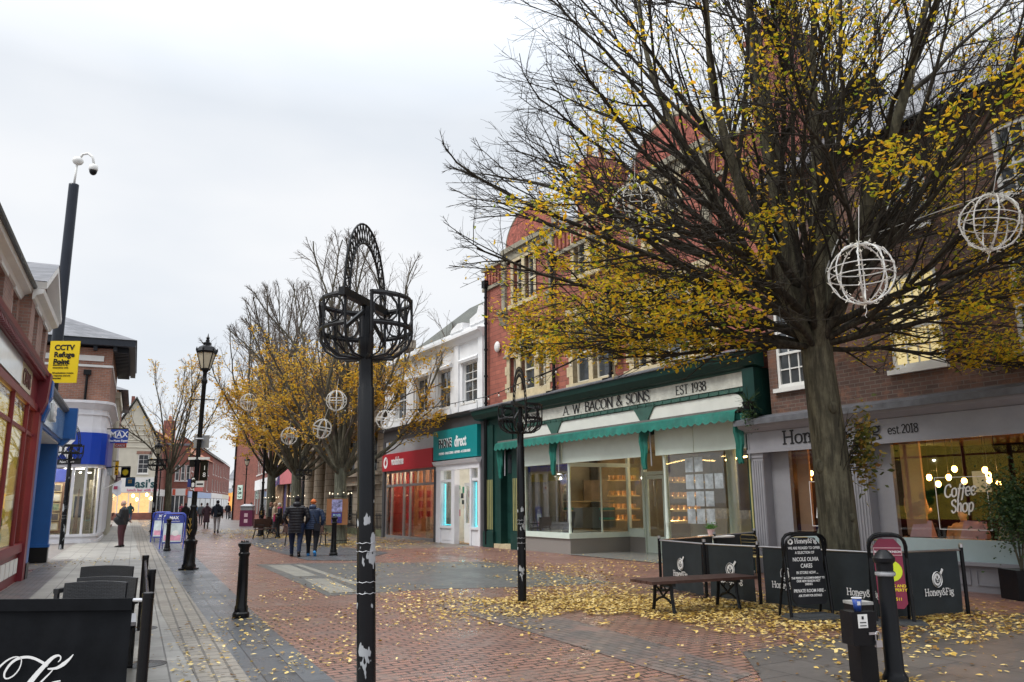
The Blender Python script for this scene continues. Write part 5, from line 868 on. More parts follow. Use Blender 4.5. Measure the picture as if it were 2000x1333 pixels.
bp = bpy.data.objects['basket_post']; bp.rotation_euler = Matrix.Rotation(R_(-1.6), 3, 'Y').to_4x4().to_euler(); bp.rotation_euler = (Matrix.Rotation(R_(-1.6), 4, 'Y') @ Matrix.Rotation(R_(75), 4, 'Z')).to_euler()
copy_thing(bp, 'black basket post standing in leaves before the green bakery front', G(1020, 1178), R_(72)); bpy.data.objects['basket_post.001'].rotation_euler = (0, 0, R_(72))
copy_thing(bp, 'black basket post with arch beside the blue pier of the photo shop', G(119, 1073), 0).rotation_euler = (0, 0, R_(-20))
copy_thing(bp, 'black basket post between the trees in front of the stone bank', AT(591, 984, 39)*V((1, 1, 0)) if False else V((AT(591, 984, 38).x, 38, 0)), 0).rotation_euler = (0, 0, R_(70))
copy_thing(bp, 'small far basket post beside the lamp on the left pavement', V((AT(301, 984, 44).x, 44, 0)), 0, scale=1.28).rotation_euler = (0, 0, R_(0))
bpy.data.objects['basket_post.002'].scale = (1.22,)*3
wl = MB().box(-.55, .45, -.012, .012, 2.55, 2.72).build('direction_sign', BLACK, bpy.data.objects['basket_post.002']); text(wl, 'Palace Theatre', .1, face(-.1, -.014, 2.6), LETW, .002, 0)
# Victorian lamp standards
def lamp_post(label, loc, rz, hgt=5.8):
    t = thing('street_lamp', label, 'street lamp', loc, rz, 'Victorian style lamp standards')
    mb = MB(); mb.box(-.18, .18, -.18, .18, 0, .05); mb.lathe([(.165, .05), (.165, .12), (.14, .15), (.135, .6), (.155, .64), (.16, .7), (.10, .74), (.085, .8)], n=8); smooth_angle(mb.build('pedestal', BLACK, t))
    mb = MB(); mb.lathe([(.085, .8), (.11, .86), (.13, .98), (.125, 1.15), (.095, 1.35), (.07, 1.48), (.09, 1.52), (.07, 1.56)], n=16); smooth_angle(mb.build('vase', BLACK, t), 50)
    mb = MB(); mb.lathe([(.066, 1.56), (.062, 2.6), (.078, 2.62), (.078, 2.68), (.058, 2.7), (.055, 4.6), (.075, 4.64), (.075, 4.7), (.05, 4.74), (.05, 4.9), (.09, 4.96)], n=14); mb.tube([(-.3, 0, 4.2), (.3, 0, 4.2)], .014, 6); smooth_angle(mb.build('shaft', BLACK, t))
    mb = MB()
    for s_ in range(3):
        z0 = .88+s_*.13; mb.tube([(-.02-.05*(1-s_*.3), -.13, z0+.1), (-.0, -.137, z0), (.05*(1-s_*.3), -.13, z0+.1)], .008, 4)
    mb.tube([(0, -.125, .85), (0, -.125, 1.25)], .007, 4); mb.build('gold_ornament', mat('gold_paint', (.5, .33, .08), .4, .3), t)
    la = MB(); la.lathe([(.12, 4.96), (.13, 5.0)], n=6)
    for j in range(6): a = math.pi/3*(j+.5); la.bar((.12*math.cos(a), .12*math.sin(a), 5.0), (.235*math.cos(a), .235*math.sin(a), 5.42), .018, .018)
    la.lathe([(.245, 5.40), (.27, 5.45), (.20, 5.56), (.10, 5.62), (.10, 5.68), (.05, 5.71), (.05, 5.75), (.03, 5.77)], n=6); la.lathe([(.035, 5.77), (.045, 5.81), (.015, 5.86), (.004, 5.93)], n=8)
    for j in range(6): a = math.pi/3*(j+.5); la.lathe([(.02, 0), (.025, .04), (.003, .1)], (.25*math.cos(a), .25*math.sin(a), 5.46), 6)
    la.build('lantern', BLACK, t); MB().lathe([(.11, 5.01), (.222, 5.40)], n=6).build('lamp_glass', mat('milky_glass', (.55, .50, .38), .3, var=.08), t)
    if hgt != 5.8: t.scale = (hgt/5.8,)*3
    return t
lp = lamp_post('nearest black Victorian lamp standard with gold ornament and signs on its shaft', G(368, 1114), 0)
lp.rotation_euler = (0, R_(.9), 0)
l2 = copy_thing(lp, 'second black Victorian lamp standard behind the photo A-boards', G(297, 1040), .3); l2.scale = (.92,)*3
l3 = copy_thing(lp, 'far Victorian lamp standard in front of the blank brick wall', V((AT(478, 984, 70).x, 70, 0)), .2); l3.scale = (.98,)*3
l4 = copy_thing(lp, 'small far Victorian lamp standard beside the bare tree', V((AT(309, 984, 72).x, 72, 0)), .2); l4.scale = (.95,)*3
l5 = copy_thing(lp, 'Victorian lamp standard half hidden in the yellow foliage of the first tree', V((AT(512, 984, 41).x, 41, 0)), .2)
sg = thing('road_sign', 'grey back of a square road sign clamped to the nearest lamp standard', 'sign', V(lp.location)+V((0, 0, 0)), 0)
MB().box(-.18, .2, .1, .13, 2.98, 3.3).build('plate', GALV, sg); MB().tube([(.09*math.cos(i*.8), .09*math.sin(i*.8), 3.2) for i in range(8)], .02, 4, closed=True).build('clamp', GALV, sg); sg.location = V(lp.location)+V((.05, 0, 0)); 
sg = thing('banner_sign', 'black vertical banner board with white cap on the nearest lamp standard', 'sign', V(lp.location)+V((.04, .0, 0)), 0)
MB().box(.08, .27, -.02, .02, 2.16, 2.66).build('board', BLACK, sg); MB().box(-.22, .29, -.05, .05, 2.68, 2.74).build('cap', WHITE, sg); MB().box(-.19, -.07, -.03, .03, 2.5, 2.68).build('bracket_box', DMETAL, sg)
text(sg, '1', .16, face(.2, -.03, 2.42), LETW, .002, .0); text(sg, '8', .16, face(.2, -.03, 2.25), LETW, .002, .0)
sg = thing('finger_sign', 'small white and red signs with an arrow on the nearest lamp standard', 'sign', V(lp.location)+V((.02, 0, 0)), 0)
MB().box(.03, .26, -.11, -.09, 2.0, 2.15).build('white_plate', WHITE, sg); MB().box(.08, .24, -.112, -.1101, 2.05, 2.09).build('lettering', LETB, sg); MB().box(.03, .24, -.11, -.09, 1.9, 1.99).build('red_plate', mat('red_plate', (.6, .15, .15), .5), sg); MB().prism([(-.02, 1.945), (.03, 1.9), (.03, 1.99)], -.11, -.09).build('arrow', WHITE, sg)
p98 = MB().box(-.06, .05, -.12, -.1, 1.99, 2.25).build('number_plate', BLACK, sg); text(p98, '9', .13, face(-.005, -.125, 2.13), LETW, .002, .01); text(p98, '8', .13, face(-.005, -.125, 2.01), LETW, .002, .01); MB().box(-.15, -.07, -.11, -.09, 2.0, 2.2).build('blue_plate', mat('dark_blue_plate', (.02, .04, .2), .5), sg)
# CCTV mast and its yellow board
cb = G(66, 1095); ct = thing('camera_mast', 'tall dark grey round mast with a white dome camera on a curved arm', 'camera mast', cb)
MB().lathe([(.17, 0), (.165, 5), (.15, 11.75), (.15, 11.8)], n=20).build('mast', mat('dark_grey_mast', (.028, .033, .045), .35, var=.1), ct, True)
mb = MB(); mb.tube([(0, 0, 11.8), (.03, 0, 12.5)], .035, 8); mb.tube([(.05, 0, 12.62), (.18, 0, 12.85), (.36, 0, 12.88), (.52, 0, 12.75), (.58, 0, 12.5)], .04, 8); mb.ell((.05, 0, 12.62), .17, .17, .14); mb.build('arm', WHITE, ct, True)
mb = MB(); mb.lathe([(.05, 0), (.13, -.05), (.14, -.2), (.12, -.22)], (.58, 0, 12.5), 14); d = mb.build('camera_dome', WHITE, ct, True); MB().ell((.58, 0, 12.26), .12, .12, .14).build('lens_bubble', BLACK, d, True)
ys = thing('notice_board', 'bright yellow refuge point notice fixed to the tall camera mast', 'sign', cb+V((.05, -.3, 0)), R_(3))
MB().box(-.06, .82, -.02, .02, 5.25, 6.55).build('board', mat('bright_yellow_board', (.83, .60, .004), .5, var=.02), ys)
for i, s_ in enumerate(('CCTV', 'Refuge', 'Point')): text(ys, s_, .225, face(.08, -.025, 6.27-i*.22), LETB, .002, .009, 'LEFT')
for i, s_ in enumerate(('Press button for', 'assistance in an', 'emergency only.', '', 'All activations receive', 'a response and are', 'recorded.')): text(ys, s_, .072, face(.08, -.025, 5.86-i*.082), LETB, .002, .0015, 'LEFT') if s_ else None
MB().bar((0, .02, 6.1), (0, .2, 6.1), .04, .04).bar((0, .02, 5.6), (0, .2, 5.6), .04, .04).build('bracket', DMETAL, ys)
# bollards
def bollard(label, loc, kind=0, s=1.0):
    t = thing('bollard', label, 'bollard', loc, 0, 'black cast iron bollards')
    mb = MB(); pf = [(.115, 0), (.115, .07), (.095, .09), (.09, .16), (.078, .18), (.066, .84), (.078, .86), (.078, .885), (.064, .9), (.068, .96), (.09, .99), (.092, 1.02), (.07, 1.035)] if kind == 0 else [(.13, 0), (.13, .05), (.11, .08), (.095, .11), (.082, .9), (.10, .905), (.10, .93), (.085, .94), (.088, 1.0), (.11, 1.02), (.115, 1.05), (.08, 1.09), (.04, 1.12)]
    mb.lathe(pf, n=24); b = smooth_angle(mb.build('shaft', BLACK if kind == 0 else worn('scuffed_black_paint', (.008, .009, .011), (.14, .12, .10), .35, 5, .68), t), 35)
    c = MB()
    if kind == 0: [c.lathe([(.012, 0), (.014, .01), (.004, .03)], (.045*math.cos(i*.7), .045*math.sin(i*.7), 1.03), 6) for i in range(9)]
    else: c.lathe([(.093, .895), (.104, .905), (.104, .925), (.093, .935)], n=24)
    c.build('cap_studs' if kind == 0 else 'steel_band', DMETAL if kind == 0 else GALV, t); t.scale = (s,)*3; return t
bo = bollard('near black bollard left of the tall central basket post', G(470, 1208))
bo2 = bollard('large scuffed black bollard beside the padlocked cabinet at lower right', G(1750, 1335), 1, 1.0); bo2.scale = (.82, .82, 1.0)
for lb_, p, s_ in (('black bollard in front of the poster board on the third tree guard', (651, 1086), 1.12), ('slim black bollard in front of the photo A-boards', (326, 1077), 1.05), ('far black bollard below the first yellow tree by the benches', (508, 1048), 1.0), ('black bollard right of the far bench, under the trees', (542, 1052), 1.1), ('far bollard near the black-coated shopper', (449, 1013), 1)):
    c = copy_thing(bo, lb_, G(*p)); c.scale = (s_,)*3
# feeder cabinet with cup and padlock
ut = thing('cabinet', 'black metal post cabinet with side box, padlock and sticker', 'utility cabinet', G(1680, 1336), R_(12))
mb = MB(); mb.box(-.03, .13, -.09, .09, 0, .66); mb.build('post', worn('scuffed_cabinet_paint', (.009, .008, .009), (.40, .40, .42), .4, 9, .70), ut)
MB().box(-.035, .135, -.095, .095, .66, .685).build('lid', mat('pale_dirty_lid', (.28, .28, .27), .5, var=.4, nscale=8), ut); MB().box(-.20, .03, -.26, -.093, .36, .63).build('side_box', BLACK, ut)
MB().box(-.145, -.055, -.264, -.261, .50, .61).box(-.135, -.07, -.2645, -.2641, .53, .54).build('sticker', WHITE, ut); MB().box(-.13, -.07, -.266, -.2645, .515, .522).box(-.13, -.07, -.266, -.2645, .54, .548).box(-.11, -.09, -.266, -.2645, .57, .595).build('sticker_print', LETB, ut)
mb = MB(); mb.tube([(.0, -.275, .40), (.0, -.275, .45), (.012, -.275, .468), (.028, -.275, .468), (.04, -.275, .45), (.04, -.275, .40)], .005, 8); mb.box(-.008, .048, -.29, -.262, .345, .40); mb.bar((-.06, -.27, .455), (.02, -.27, .455), .012, .02); mb.build('padlock', CHROME, ut)
cu = thing('paper_cup', 'blue festive paper cup left on top of the black cabinet', 'cup', ut.matrix_basis @ V((-.09, -.19, .63)), 0)
mb = MB(); mb.lathe([(.028, .0), (.040, .105)], n=20); mb.build('cup', mat('blue_cup', (.02, .06, .28), .5, var=.4, nscale=40), cu, True); mb = MB(); mb.tube([(.041*math.cos(i*.4), .041*math.sin(i*.4), .106) for i in range(16)], .0035, 6, closed=True); mb.lathe([(.039, .098), (.0385, .1)], n=20); mb.build('rim', WHITE, cu)
mb = MB(); [mb.box(-.014+.002*(i % 2), .014, -.0375-.0011*i, -.036-.0011*i, .05+i*.011, .057+i*.011) for i in range(3)]; mb.build('print', LETW, cu)
# bench
bn = thing('park_bench', 'backless dark slatted bench on cast iron legs among the yellow leaves', 'bench', (2.62, 12.0, 0), R_(24))
for i in range(4): MB().box(-.92, .92, -.28+i*.143, -.28+i*.143+.125, .43, .47).build('slat', WOODD, bn)
for x in (-.55, .58):
    mb = MB(); mb.box(x-.03, x+.03, -.27, .27, .39, .43)
    for s_ in (-1, 1): mb.tube([(x, s_*.2, .4), (x, s_*.21, .25), (x, s_*.24, .1), (x, s_*.27, 0)], [(.03, .022)]*4, 6, ref=(1, 0, 0)); mb.tube([(x, s_*.18, .16), (x, s_*.12, .2), (x, 0, .23)], .018, 6); mb.tube([(x, s_*.19, .38), (x, s_*.08, .3), (x, 0, .24)], .014, 6)
    mb.tube([(x, .07*math.cos(i*.7), .31+.07*math.sin(i*.7)) for i in range(9)], .01, 5, closed=True); mb.build('leg', DMETAL, bn)
# cafe barriers of the grey cafe
BFAB = mat('charcoal_banner_fabric', (.026, .033, .038), .6, var=.2, nscale=3, bump=.1, bscale=6, spec=.25)
def hfpanel(label, a, b, logo=1, h=.9, logopos=.5):
    a = V((a[0], a[1], 0)); b = V((b[0], b[1], 0)); d = (b-a); w_ = d.length; t = thing('banner_barrier', label, 'cafe barrier', a, math.atan2(d.y, d.x), 'charcoal cafe barrier panels')
    mb = MB(); nx, nz = 14, 8; vs = []
    for i in range(nx+1):
        for j in range(nz+1): x = .09+(w_-.18)*i/nx; z = .06+(h-.1)*j/nz; vs.append((x, .008*math.sin(i*1.9+j*.7)*(1-j/nz)+.004*math.sin(i*.8), z+.006*math.sin(i*.9)*(1 if j == 0 else 0)))
    mb.add(vs, [(i*(nz+1)+j, (i+1)*(nz+1)+j, (i+1)*(nz+1)+j+1, i*(nz+1)+j+1) for i in range(nx) for j in range(nz)]); p_ = mb.build('banner', BFAB, t, True)
    MB().tube([(.03, 0, h-.03), (w_-.03, 0, h-.03)], .014, 8).build('rail', CHROME, t)
    if logo:
        c = w_*logopos; mb = MB(); z = .03-.06
        mb.tube([(c+.085*math.cos(i*.35), -.022, .5+.1*math.sin(i*.35)) for i in range(18)], [(.010, .004)]*18, 4, closed=True, ref=(0, 1, 0)); mb.add([(c+.068*math.cos(i*.35), -.021, .5+.08*math.sin(i*.35)) for i in range(18)], [tuple(range(17, -1, -1))]); mb.bar((c+.07, -.022, .57), (c+.115, -.022, .63), .006, .03, (0, 0, 1))
        lg = mb.build('logo', LETW, p_); mb = MB(); [mb.tube([(c+s_*.0, -.026, .455), (c+s_*.03, -.026, .475), (c+s_*.035, -.026, .51), (c+s_*.012, -.026, .485)], .007, 4) for s_ in (-1, 1)]; mb.ell((c, -.026, .53), .011, .003, .02, 8, 6); mb.build('leaf_mark', BFAB, lg)
        glyphs(p_, 'Honey&Fig', .085, face(c, -.024, .30), LETW, 'slab', sx=1.0, thick=.15)
    return t
def bpost(label, p, h=.93):
    t = thing('barrier_post', label, 'barrier post', (p[0], p[1], 0), 0, 'black barrier posts of the grey cafe')
    MB().lathe([(.19, 0), (.19, .012), (.05, .03), (.026, .035), (.026, h), (.02, h+.01)], n=20).build('post', BLACK, t); MB().lathe([(.03, h-.03), (.03, h+.015)], n=12).build('cap', CHROME, t); return t
Q = [(2.62, 14.75), (3.10, 13.35), (3.70, 12.45), (4.85, 10.75), (6.15, 11.28)]
hfpanel('charcoal cafe barrier panel nearest the bakery doorway, behind the bench end', Q[0], Q[1]); hfpanel('charcoal cafe barrier panel behind the right half of the bench', Q[1], Q[2]); hfpanel('wide charcoal cafe barrier panel behind the chalkboard and tree trunk', Q[2], Q[3], logopos=.24); hfpanel('rightmost charcoal cafe barrier panel, turned towards the shop', Q[3], Q[4], logopos=.62)
glyphs(bpy.data.objects['banner_barrier.002'].children[0], 'Honey&Fig', .085, face(1.72, -.024, .30), LETW, 'slab', thick=.15)
for p, lb_ in zip(Q, ('first black barrier post, at the bakery end of the cafe barriers', 'second black barrier post, behind the middle of the bench', 'third black barrier post, just right of the bench', 'barrier post hidden behind the maroon board', 'last black barrier post with round foot at far right')): bpost(lb_, p)
Q2 = [(2.62, 14.75), (4.0, 16.3), (5.3, 18.0)]
hfpanel('rear charcoal barrier panel running back from the bakery end', Q2[0], Q2[1], 0); hfpanel('rear charcoal barrier panel closest to the shop wall', Q2[1], Q2[2], 0); bpost('rear barrier post behind the first panel', Q2[1]); bpost('rear barrier post near the striped pilaster', Q2[2])
# cafe tables, plant and wire chairs
def ctable(label, p, h=.74):
    t = thing('cafe_table', label, 'table', (*p, 0), 0, 'white round cafe tables'); MB().lathe([(.36, h-.03), (.37, h-.02), (.37, h)], n=28).build('table_top', WHITE, t); MB().lathe([(.22, 0), (.2, .02), (.03, .05), (.03, h-.03)], n=14).build('stem', BLACK, t); return t
ct1 = RF(13.75, -1.9); ctable('white round cafe table carrying the small pink pot', (ct1.x, ct1.y), .86); ct2 = RF(16.3, -1.75); ctable('white round cafe table to the right of the big tree trunk', (ct2.x, ct2.y), .8)
pp = thing('potted_plant', 'small green plant in a pink pot on the cafe table', 'plant', (ct1.x-.12, ct1.y-.1, .86)); MB().lathe([(.055, 0), (.075, .13), (.065, .13), (.06, .1)], n=16).build('pot', mat('pink_pot', (.55, .36, .34), .6), pp)
def leaves(mb, n, cf, sz, rr, droop=.5):
    for i in range(n):
        c = cf(); u = V((rr.gauss(0, 1), rr.gauss(0, 1), rr.gauss(0, .6))).normalized(); v = u.cross(V((rr.gauss(0, 1), rr.gauss(0, 1), rr.gauss(0, 1)))).normalized(); s_ = sz*rr.uniform(.7, 1.3)
        b = len(mb.v); mb.v += [c-u*s_*.5, c+v*s_*.27+u*s_*.05, c+u*s_*.5, c-v*s_*.27+u*s_*.05]; mb.f.append((b, b+1, b+2, b+3)); mb.m.append(0)
DKLEAF = leafmat('dark_green_leaf', [(0, (.015, .04, .012)), (.5, (.03, .075, .02)), (1, (.07, .12, .03))], .2)
mb = MB(); rr = random.Random(3); leaves(mb, 160, lambda: V((rr.gauss(0, .05), rr.gauss(0, .05), .14+abs(rr.gauss(.05, .03)))), .04, rr); mb.build('foliage', leafmat('fresh_green_leaf', [(0, (.05, .16, .02)), (1, (.12, .30, .05))], .3), pp)
BRASS = mat('brass_wire', (.32, .24, .09), .35, .8, var=.1)
def wchair(label, p, rz):
    t = thing('wire_chair', label, 'chair', (*p, 0), rz, 'brass wire cafe chairs')
    mb = MB(); mb.tube([(-.2, .2, .45), (-.2, .24, .84), (-.16, .25, .88), (.16, .25, .88), (.2, .24, .84), (.2, .2, .45)], .009, 6)
    for i in range(6): mb.tube([(-.2, .2+.04*i/5, .5+i*.06), (.2, .2+.04*i/5, .5+i*.06)], .004, 4)
    mb.build('backrest', BRASS, t); mb = MB(); [mb.tube([(-.2, -.2+i*.05, .45), (.2, -.2+i*.05, .45)], .004, 4) for i in range(9)]; mb.tube([(-.2, -.2, .45), (.2, -.2, .45), (.2, .2, .45), (-.2, .2, .45)], .008, 6, closed=True); mb.build('seat', BRASS, t)
    for a, b in ((-1, -1), (1, -1), (1, 1), (-1, 1)): MB().tube([(a*.2, b*.2, .45), (a*.22, b*.22, 0)], .009, 6).build('leg', BRASS, t)
    return t
for lb_, s_, y_, a in (('brass wire chair left of the chalkboard, against the cafe window', 14.3, -1.35, 2.2), ('brass wire chair between the chalkboard and the tree trunk', 15.5, -1.35, 2.4), ('brass wire chair in front of the coffee shop window', 17.05, -1.25, 2.6)): p = RF(s_, y_); wchair(lb_, (p.x, p.y), a)
# chalk A-board
def aboard(name, label, p, rz, w_, h, face_m, frame_m, fill, cat='sign board', tilt=.10, base=True, group=None):
    t = thing(name, label, cat, (*p[:2], 0), rz, group); r = .14; z0 = .0
    pts = [(-w_/2, 0, 0)]+[(-w_/2, 0, h-r)]+[(-w_/2+r-r*math.cos(R_(a)), 0, h-r+r*math.sin(R_(a))) for a in (30, 60, 90)]+[(w_/2-r+r*math.sin(R_(a)), 0, h-r+r*math.cos(R_(a))) for a in (0, 30, 60)]+[(w_/2, 0, h-r), (w_/2, 0, 0)]
    M = Matrix.Rotation(-tilt, 4, 'X'); mb = MB(); mb.tube([M @ V(q_) for q_ in pts], .022, 8); mb.build('frame', frame_m, t)
    if base: mb = MB(); mb.tube([M @ V((q_[0], .0, q_[2]*.97)) + V((0, .16, 0)) if False else V((q_[0], .30-.30*q_[2]/h, q_[2]*.98)) for q_ in pts], .018, 6); mb.build('rear_frame', frame_m, t)
    zb = .2; k = MB(); k.x = M; pr = [(-w_/2+.05, zb+.06), (-w_/2+.1, zb), (w_/2-.1, zb), (w_/2-.05, zb+.06), (w_/2-.05, h-.16), (w_/2-.13, h-.06), (-w_/2+.13, h-.06), (-w_/2+.05, h-.16)]; k.prism(pr, -.012, .012); f = k.build('board', face_m, t)
    fill(t, f, M); return t
def chalk(t, f, M):
    MM = lambda x, z: M @ face(x, -.016, z)
    glyphs(f, 'Honey&Fig', .055, MM(.03, .99), LETW, 'slab', thick=.2); mb = MB(); mb.x = M; mb.tube([(-.20+.03*math.cos(i*.5), -.02, 1.01+.03*math.sin(i*.5)) for i in range(13)], .012, 5, closed=True); mb.build('logo', LETW, f)
    for s_, z, sz in (('WE ARE PLEASED TO OFFER', .91, .042), ('A SELECTION OF', .85, .042), ('NICOLE OLIVIA', .755, .062), ('CAKES', .67, .065), ('IN STORE NOW ...', .59, .044), ('THE PERFECT ACCOMPANIMENT TO', .525, .033), ('OUR NEW SEASON HOT', .485, .035), ('DRINKS', .445, .035), ('PRIVATE ROOM HIRE -', .355, .052), ('ASK STAFF FOR DETAILS', .30, .035)): text(f, s_, sz*1.15, MM(0, z), LETW, .0006, .0009, 'CENTER', shear=.12, sx=.8)
    MB().box(-.33, .33, -.2, .22, 0, .05).box(-.3, .3, -.17, .19, .05, .075).build('base', mat('grey_plastic_base', (.06, .065, .07), .45, var=.2), t)
aboard('chalk_board', 'black chalkboard listing cakes, leaning on its weighted base left of the trunk', G(1588, 1212), R_(14), .62, 1.12, mat('chalkboard_black', (.012, .013, .016), .5, var=.3), BLACK, chalk)
def maroon(t, f, M):
    mb = MB(); mb.x = M; mb.box(-.17, .17, -.018, -.0125, .85, .95); p_ = mb.build('name_strip', mat('pale_pink_strip', (.6, .35, .38), .5), f); mb = MB(); mb.x = M; mb.box(-.16, .16, -.021, -.0185, .86, .94); mb.build('strip_inner', MATS['maroon_board'], p_); text(f, 'BURGIN ATKINSON', .036, M @ face(0, -.024, .885), LETW, .0006, .0008)
    mb = MB(); mb.x = M; mb.lathe([(.1, 0), (.1, .004)], n=20); mb.v = [M @ V((v.x, -.014-.004*(v.z > .002), .68+v.y)) for v in [V(q_) for q_ in mb.v]] if False else mb.v; mb = MB(); mb.x = M; mb.add([(.02+.13*math.cos(i*.35), -.018, .66+.13*math.sin(i*.35)) for i in range(18)], [tuple(range(17, -1, -1))]); mb.build('yellow_disc', mat('lime_disc', (.6, .7, .02), .5, var=.05), f)
    for s_, z in (('LETS AND', .46), ('PROPERTY', .41), ('0511', .30)): text(f, s_, .05, M @ face(.06, -.016, z), mat('yellow_print', (.8, .6, .02), .5, var=0), .0006, .001)
    MB().box(-.34, .34, -.2, .2, 0, .05).build('base', MATS['grey_plastic_base'], t)
mm_ = mat('maroon_board', (.20, .012, .045), .45, var=.05)
aboard('maroon_board', 'maroon estate agent board in black frame behind the scuffed bollard', G(1750, 1222), R_(-14), .44, 1.12, mm_, BLACK, maroon)
def photo_ab(label, p, rz):
    def fill(t, f, M):
        mb = MB(); mb.x = M; mb.box(-.33, .33, -.02, -.0125, .25, .92); q_ = mb.build('poster', mat('pastel_poster', (.55, .62, .62), .4, var=.25, nscale=3), f); mb = MB(); mb.x = M; mb.box(-.3, .3, -.024, -.0205, .3, .5); mb.build('pink_area', mat('pink_print', (.65, .3, .4), .5, var=.3), q_); mb = MB(); mb.x = M; mb.ell((.1, -.024, .56), .12, .004, .1); mb.build('pale_print', WHITE, q_)
        text(f, 'MAX', .15, M @ face(0, -.016, 1.06), LETW, .001, .006); text(f, 'The Photo Expert', .06, M @ face(0, -.016, .97), LETW, .001, .001)
    return aboard('photo_board', label, p, rz, .82, 1.28, mat('blue_board', (.03, .05, .28), .5), mat('blue_frame', (.03, .06, .38), .4), fill, group='blue arched A-boards')
photo_ab('blue arched photo A-board in front, with pastel poster', G(334, 1073), R_(5)); photo_ab('blue arched photo A-board partly hidden behind the other one', G(311, 1060), R_(-8))
# planter with bush at far right
pl = thing('planter_bush', 'dark leafy bush in a black quilted planter at the right edge', 'plant', G(2004, 1172)); mb = MB(); mb.box(-.24, .24, -.24, .24, 0, .46)
for i in range(7): mb.bar((-.24, -.245, .02+i*.065), (-.24+.48, -.245, .02+i*.065), .01, .008)
for i in range(8): mb.bar((-.22+i*.063, -.245, .01), (-.22+i*.063, -.245, .45), .008, .01)
mb.build('planter', BLACK, pl); mb = MB(); [mb.tube([(0, 0, .4), (a*.6, .02, .8), (a, .0, 1.2)], .018, 6) for a in (-.1, .02, .12)]; mb.build('stem', BARK, pl)
mb = MB(); rr = random.Random(9); leaves(mb, 3800, lambda: V((rr.gauss(0, .19), rr.gauss(0, .19), 1.38+rr.gauss(0, .27))), .06, rr); mb.build('foliage', DKLEAF, pl)
# hanging plant between shops
hp = thing('hanging_plant', 'spiky hanging plant on the dark green pilaster beside the cafe cornice', 'plant', RF(13.45, -.42, 3.62)); mb = MB(); rr = random.Random(4)
for i in range(70): a = rr.uniform(0, 6.28); l_ = rr.uniform(.12, .3); e_ = rr.uniform(-.9, 1.1); mb.bar((0, 0, .1), (l_*math.cos(a), l_*math.sin(a), .1+l_*e_), .012, .004)
leaves(mb, 300, lambda: V((rr.gauss(0, .09), rr.gauss(0, .09), -.1-abs(rr.gauss(0, .2)))), .05, rr); mb.build('foliage', DKLEAF, hp); MB().lathe([(.1, -.08), (.14, .08)], n=12).build('basket', DMETAL, hp)
# ---- wicker cafe at lower left
WICK = brickmat('black_wicker', (.03, .033, .04), (.022, .025, .03), (.004, .004, .005), .045, .013, .0025, .4, dirt=.2, bump=1.0)
def wicker(label, p, rz, w_=.58):
    t = thing('wicker_chair', label, 'chair', (*p[:2], 0), rz, 'black wicker cafe armchairs'); mb = MB(); n_ = 8; vs = []
    for i in range(n_+1):
        for j in range(6): x = -w_/2+w_*i/n_; z = .40+.45*j/5; c = .05*(1-(2*x/w_)**2); vs += [(x, c+.04*j/5, z+(.012*(1-(2*x/w_)**2) if j == 5 else 0))]
    b_ = len(vs); vs2 = [(v[0], v[1]-.035, v[2]) for v in vs]; mb.add(vs, [(i*6+j, i*6+j+1, (i+1)*6+j+1, (i+1)*6+j) for i in range(n_) for j in range(5)]); mb.add(vs2, [(i*6+j, (i+1)*6+j, (i+1)*6+j+1, i*6+j+1) for i in range(n_) for j in range(5)])
    mb.add([v for i in range(n_+1) for v in (vs[i*6+5], vs2[i*6+5])], [(2*i, 2*i+1, 2*i+3, 2*i+2) for i in range(n_)]); mb.add([v for j in range(6) for v in (vs[j], vs2[j])], [(2*j, 2*j+2, 2*j+3, 2*j+1) for j in range(5)]); mb.add([v for j in range(6) for v in (vs[n_*6+j], vs2[n_*6+j])], [(2*j, 2*j+1, 2*j+3, 2*j+2) for j in range(5)])
    mb.build('backrest', WICK, t); MB().box(-w_/2, w_/2, -.5, .0, .36, .43).build('seat', WICK, t)
    for s_ in (-1, 1): MB().box(s_*w_/2-.03, s_*w_/2+.03, -.5, .02, .60, .65).box(s_*w_/2-.02, s_*w_/2+.02, -.5, -.45, 0, .6).box(s_*w_/2-.02, s_*w_/2+.02, -.03, .03, 0, .42).build('side_frame', WICK, t)
    return t
wicker('nearest black wicker armchair, back turned, behind the black banner', (-3.98, 7.84), R_(2)); wicker('second black wicker armchair, slightly right and wider looking', (-4.13, 8.35), R_(-3), .62); wicker('farthest black wicker armchair of the three', (-4.88, 9.85), R_(1), .62)
tb2 = thing('cafe_table', 'aluminium topped cafe table glimpsed beside the black banner', 'table', (-3.55, 6.98, 0), R_(25)); MB().box(-.34, .34, -.3, .3, .60, .63).build('table_top', CHROME, tb2); MB().lathe([(.22, 0), (.2, .02), (.03, .04), (.03, .6)], n=12).build('stem', BLACK, tb2)
FP = [V((-2.76, 6.24, 0)), V((-3.72, 8.45, 0)), V((-4.85, 10.8, 0))]
for p, lb_ in zip(FP, ('nearest black barrier post at lower left with banner rail', 'second black barrier post of the left cafe enclosure', 'farthest black barrier post of the left cafe enclosure')):
    t = thing('rail_post', lb_, 'barrier post', p, 0, 'black posts of the left cafe enclosure'); MB().lathe([(.21, 0), (.21, .008), (.045, .02), (.04, .03), (.04, .88), (.043, .885), (.043, .92), (.035, .925)], n=24).build('post', BLACK, t)
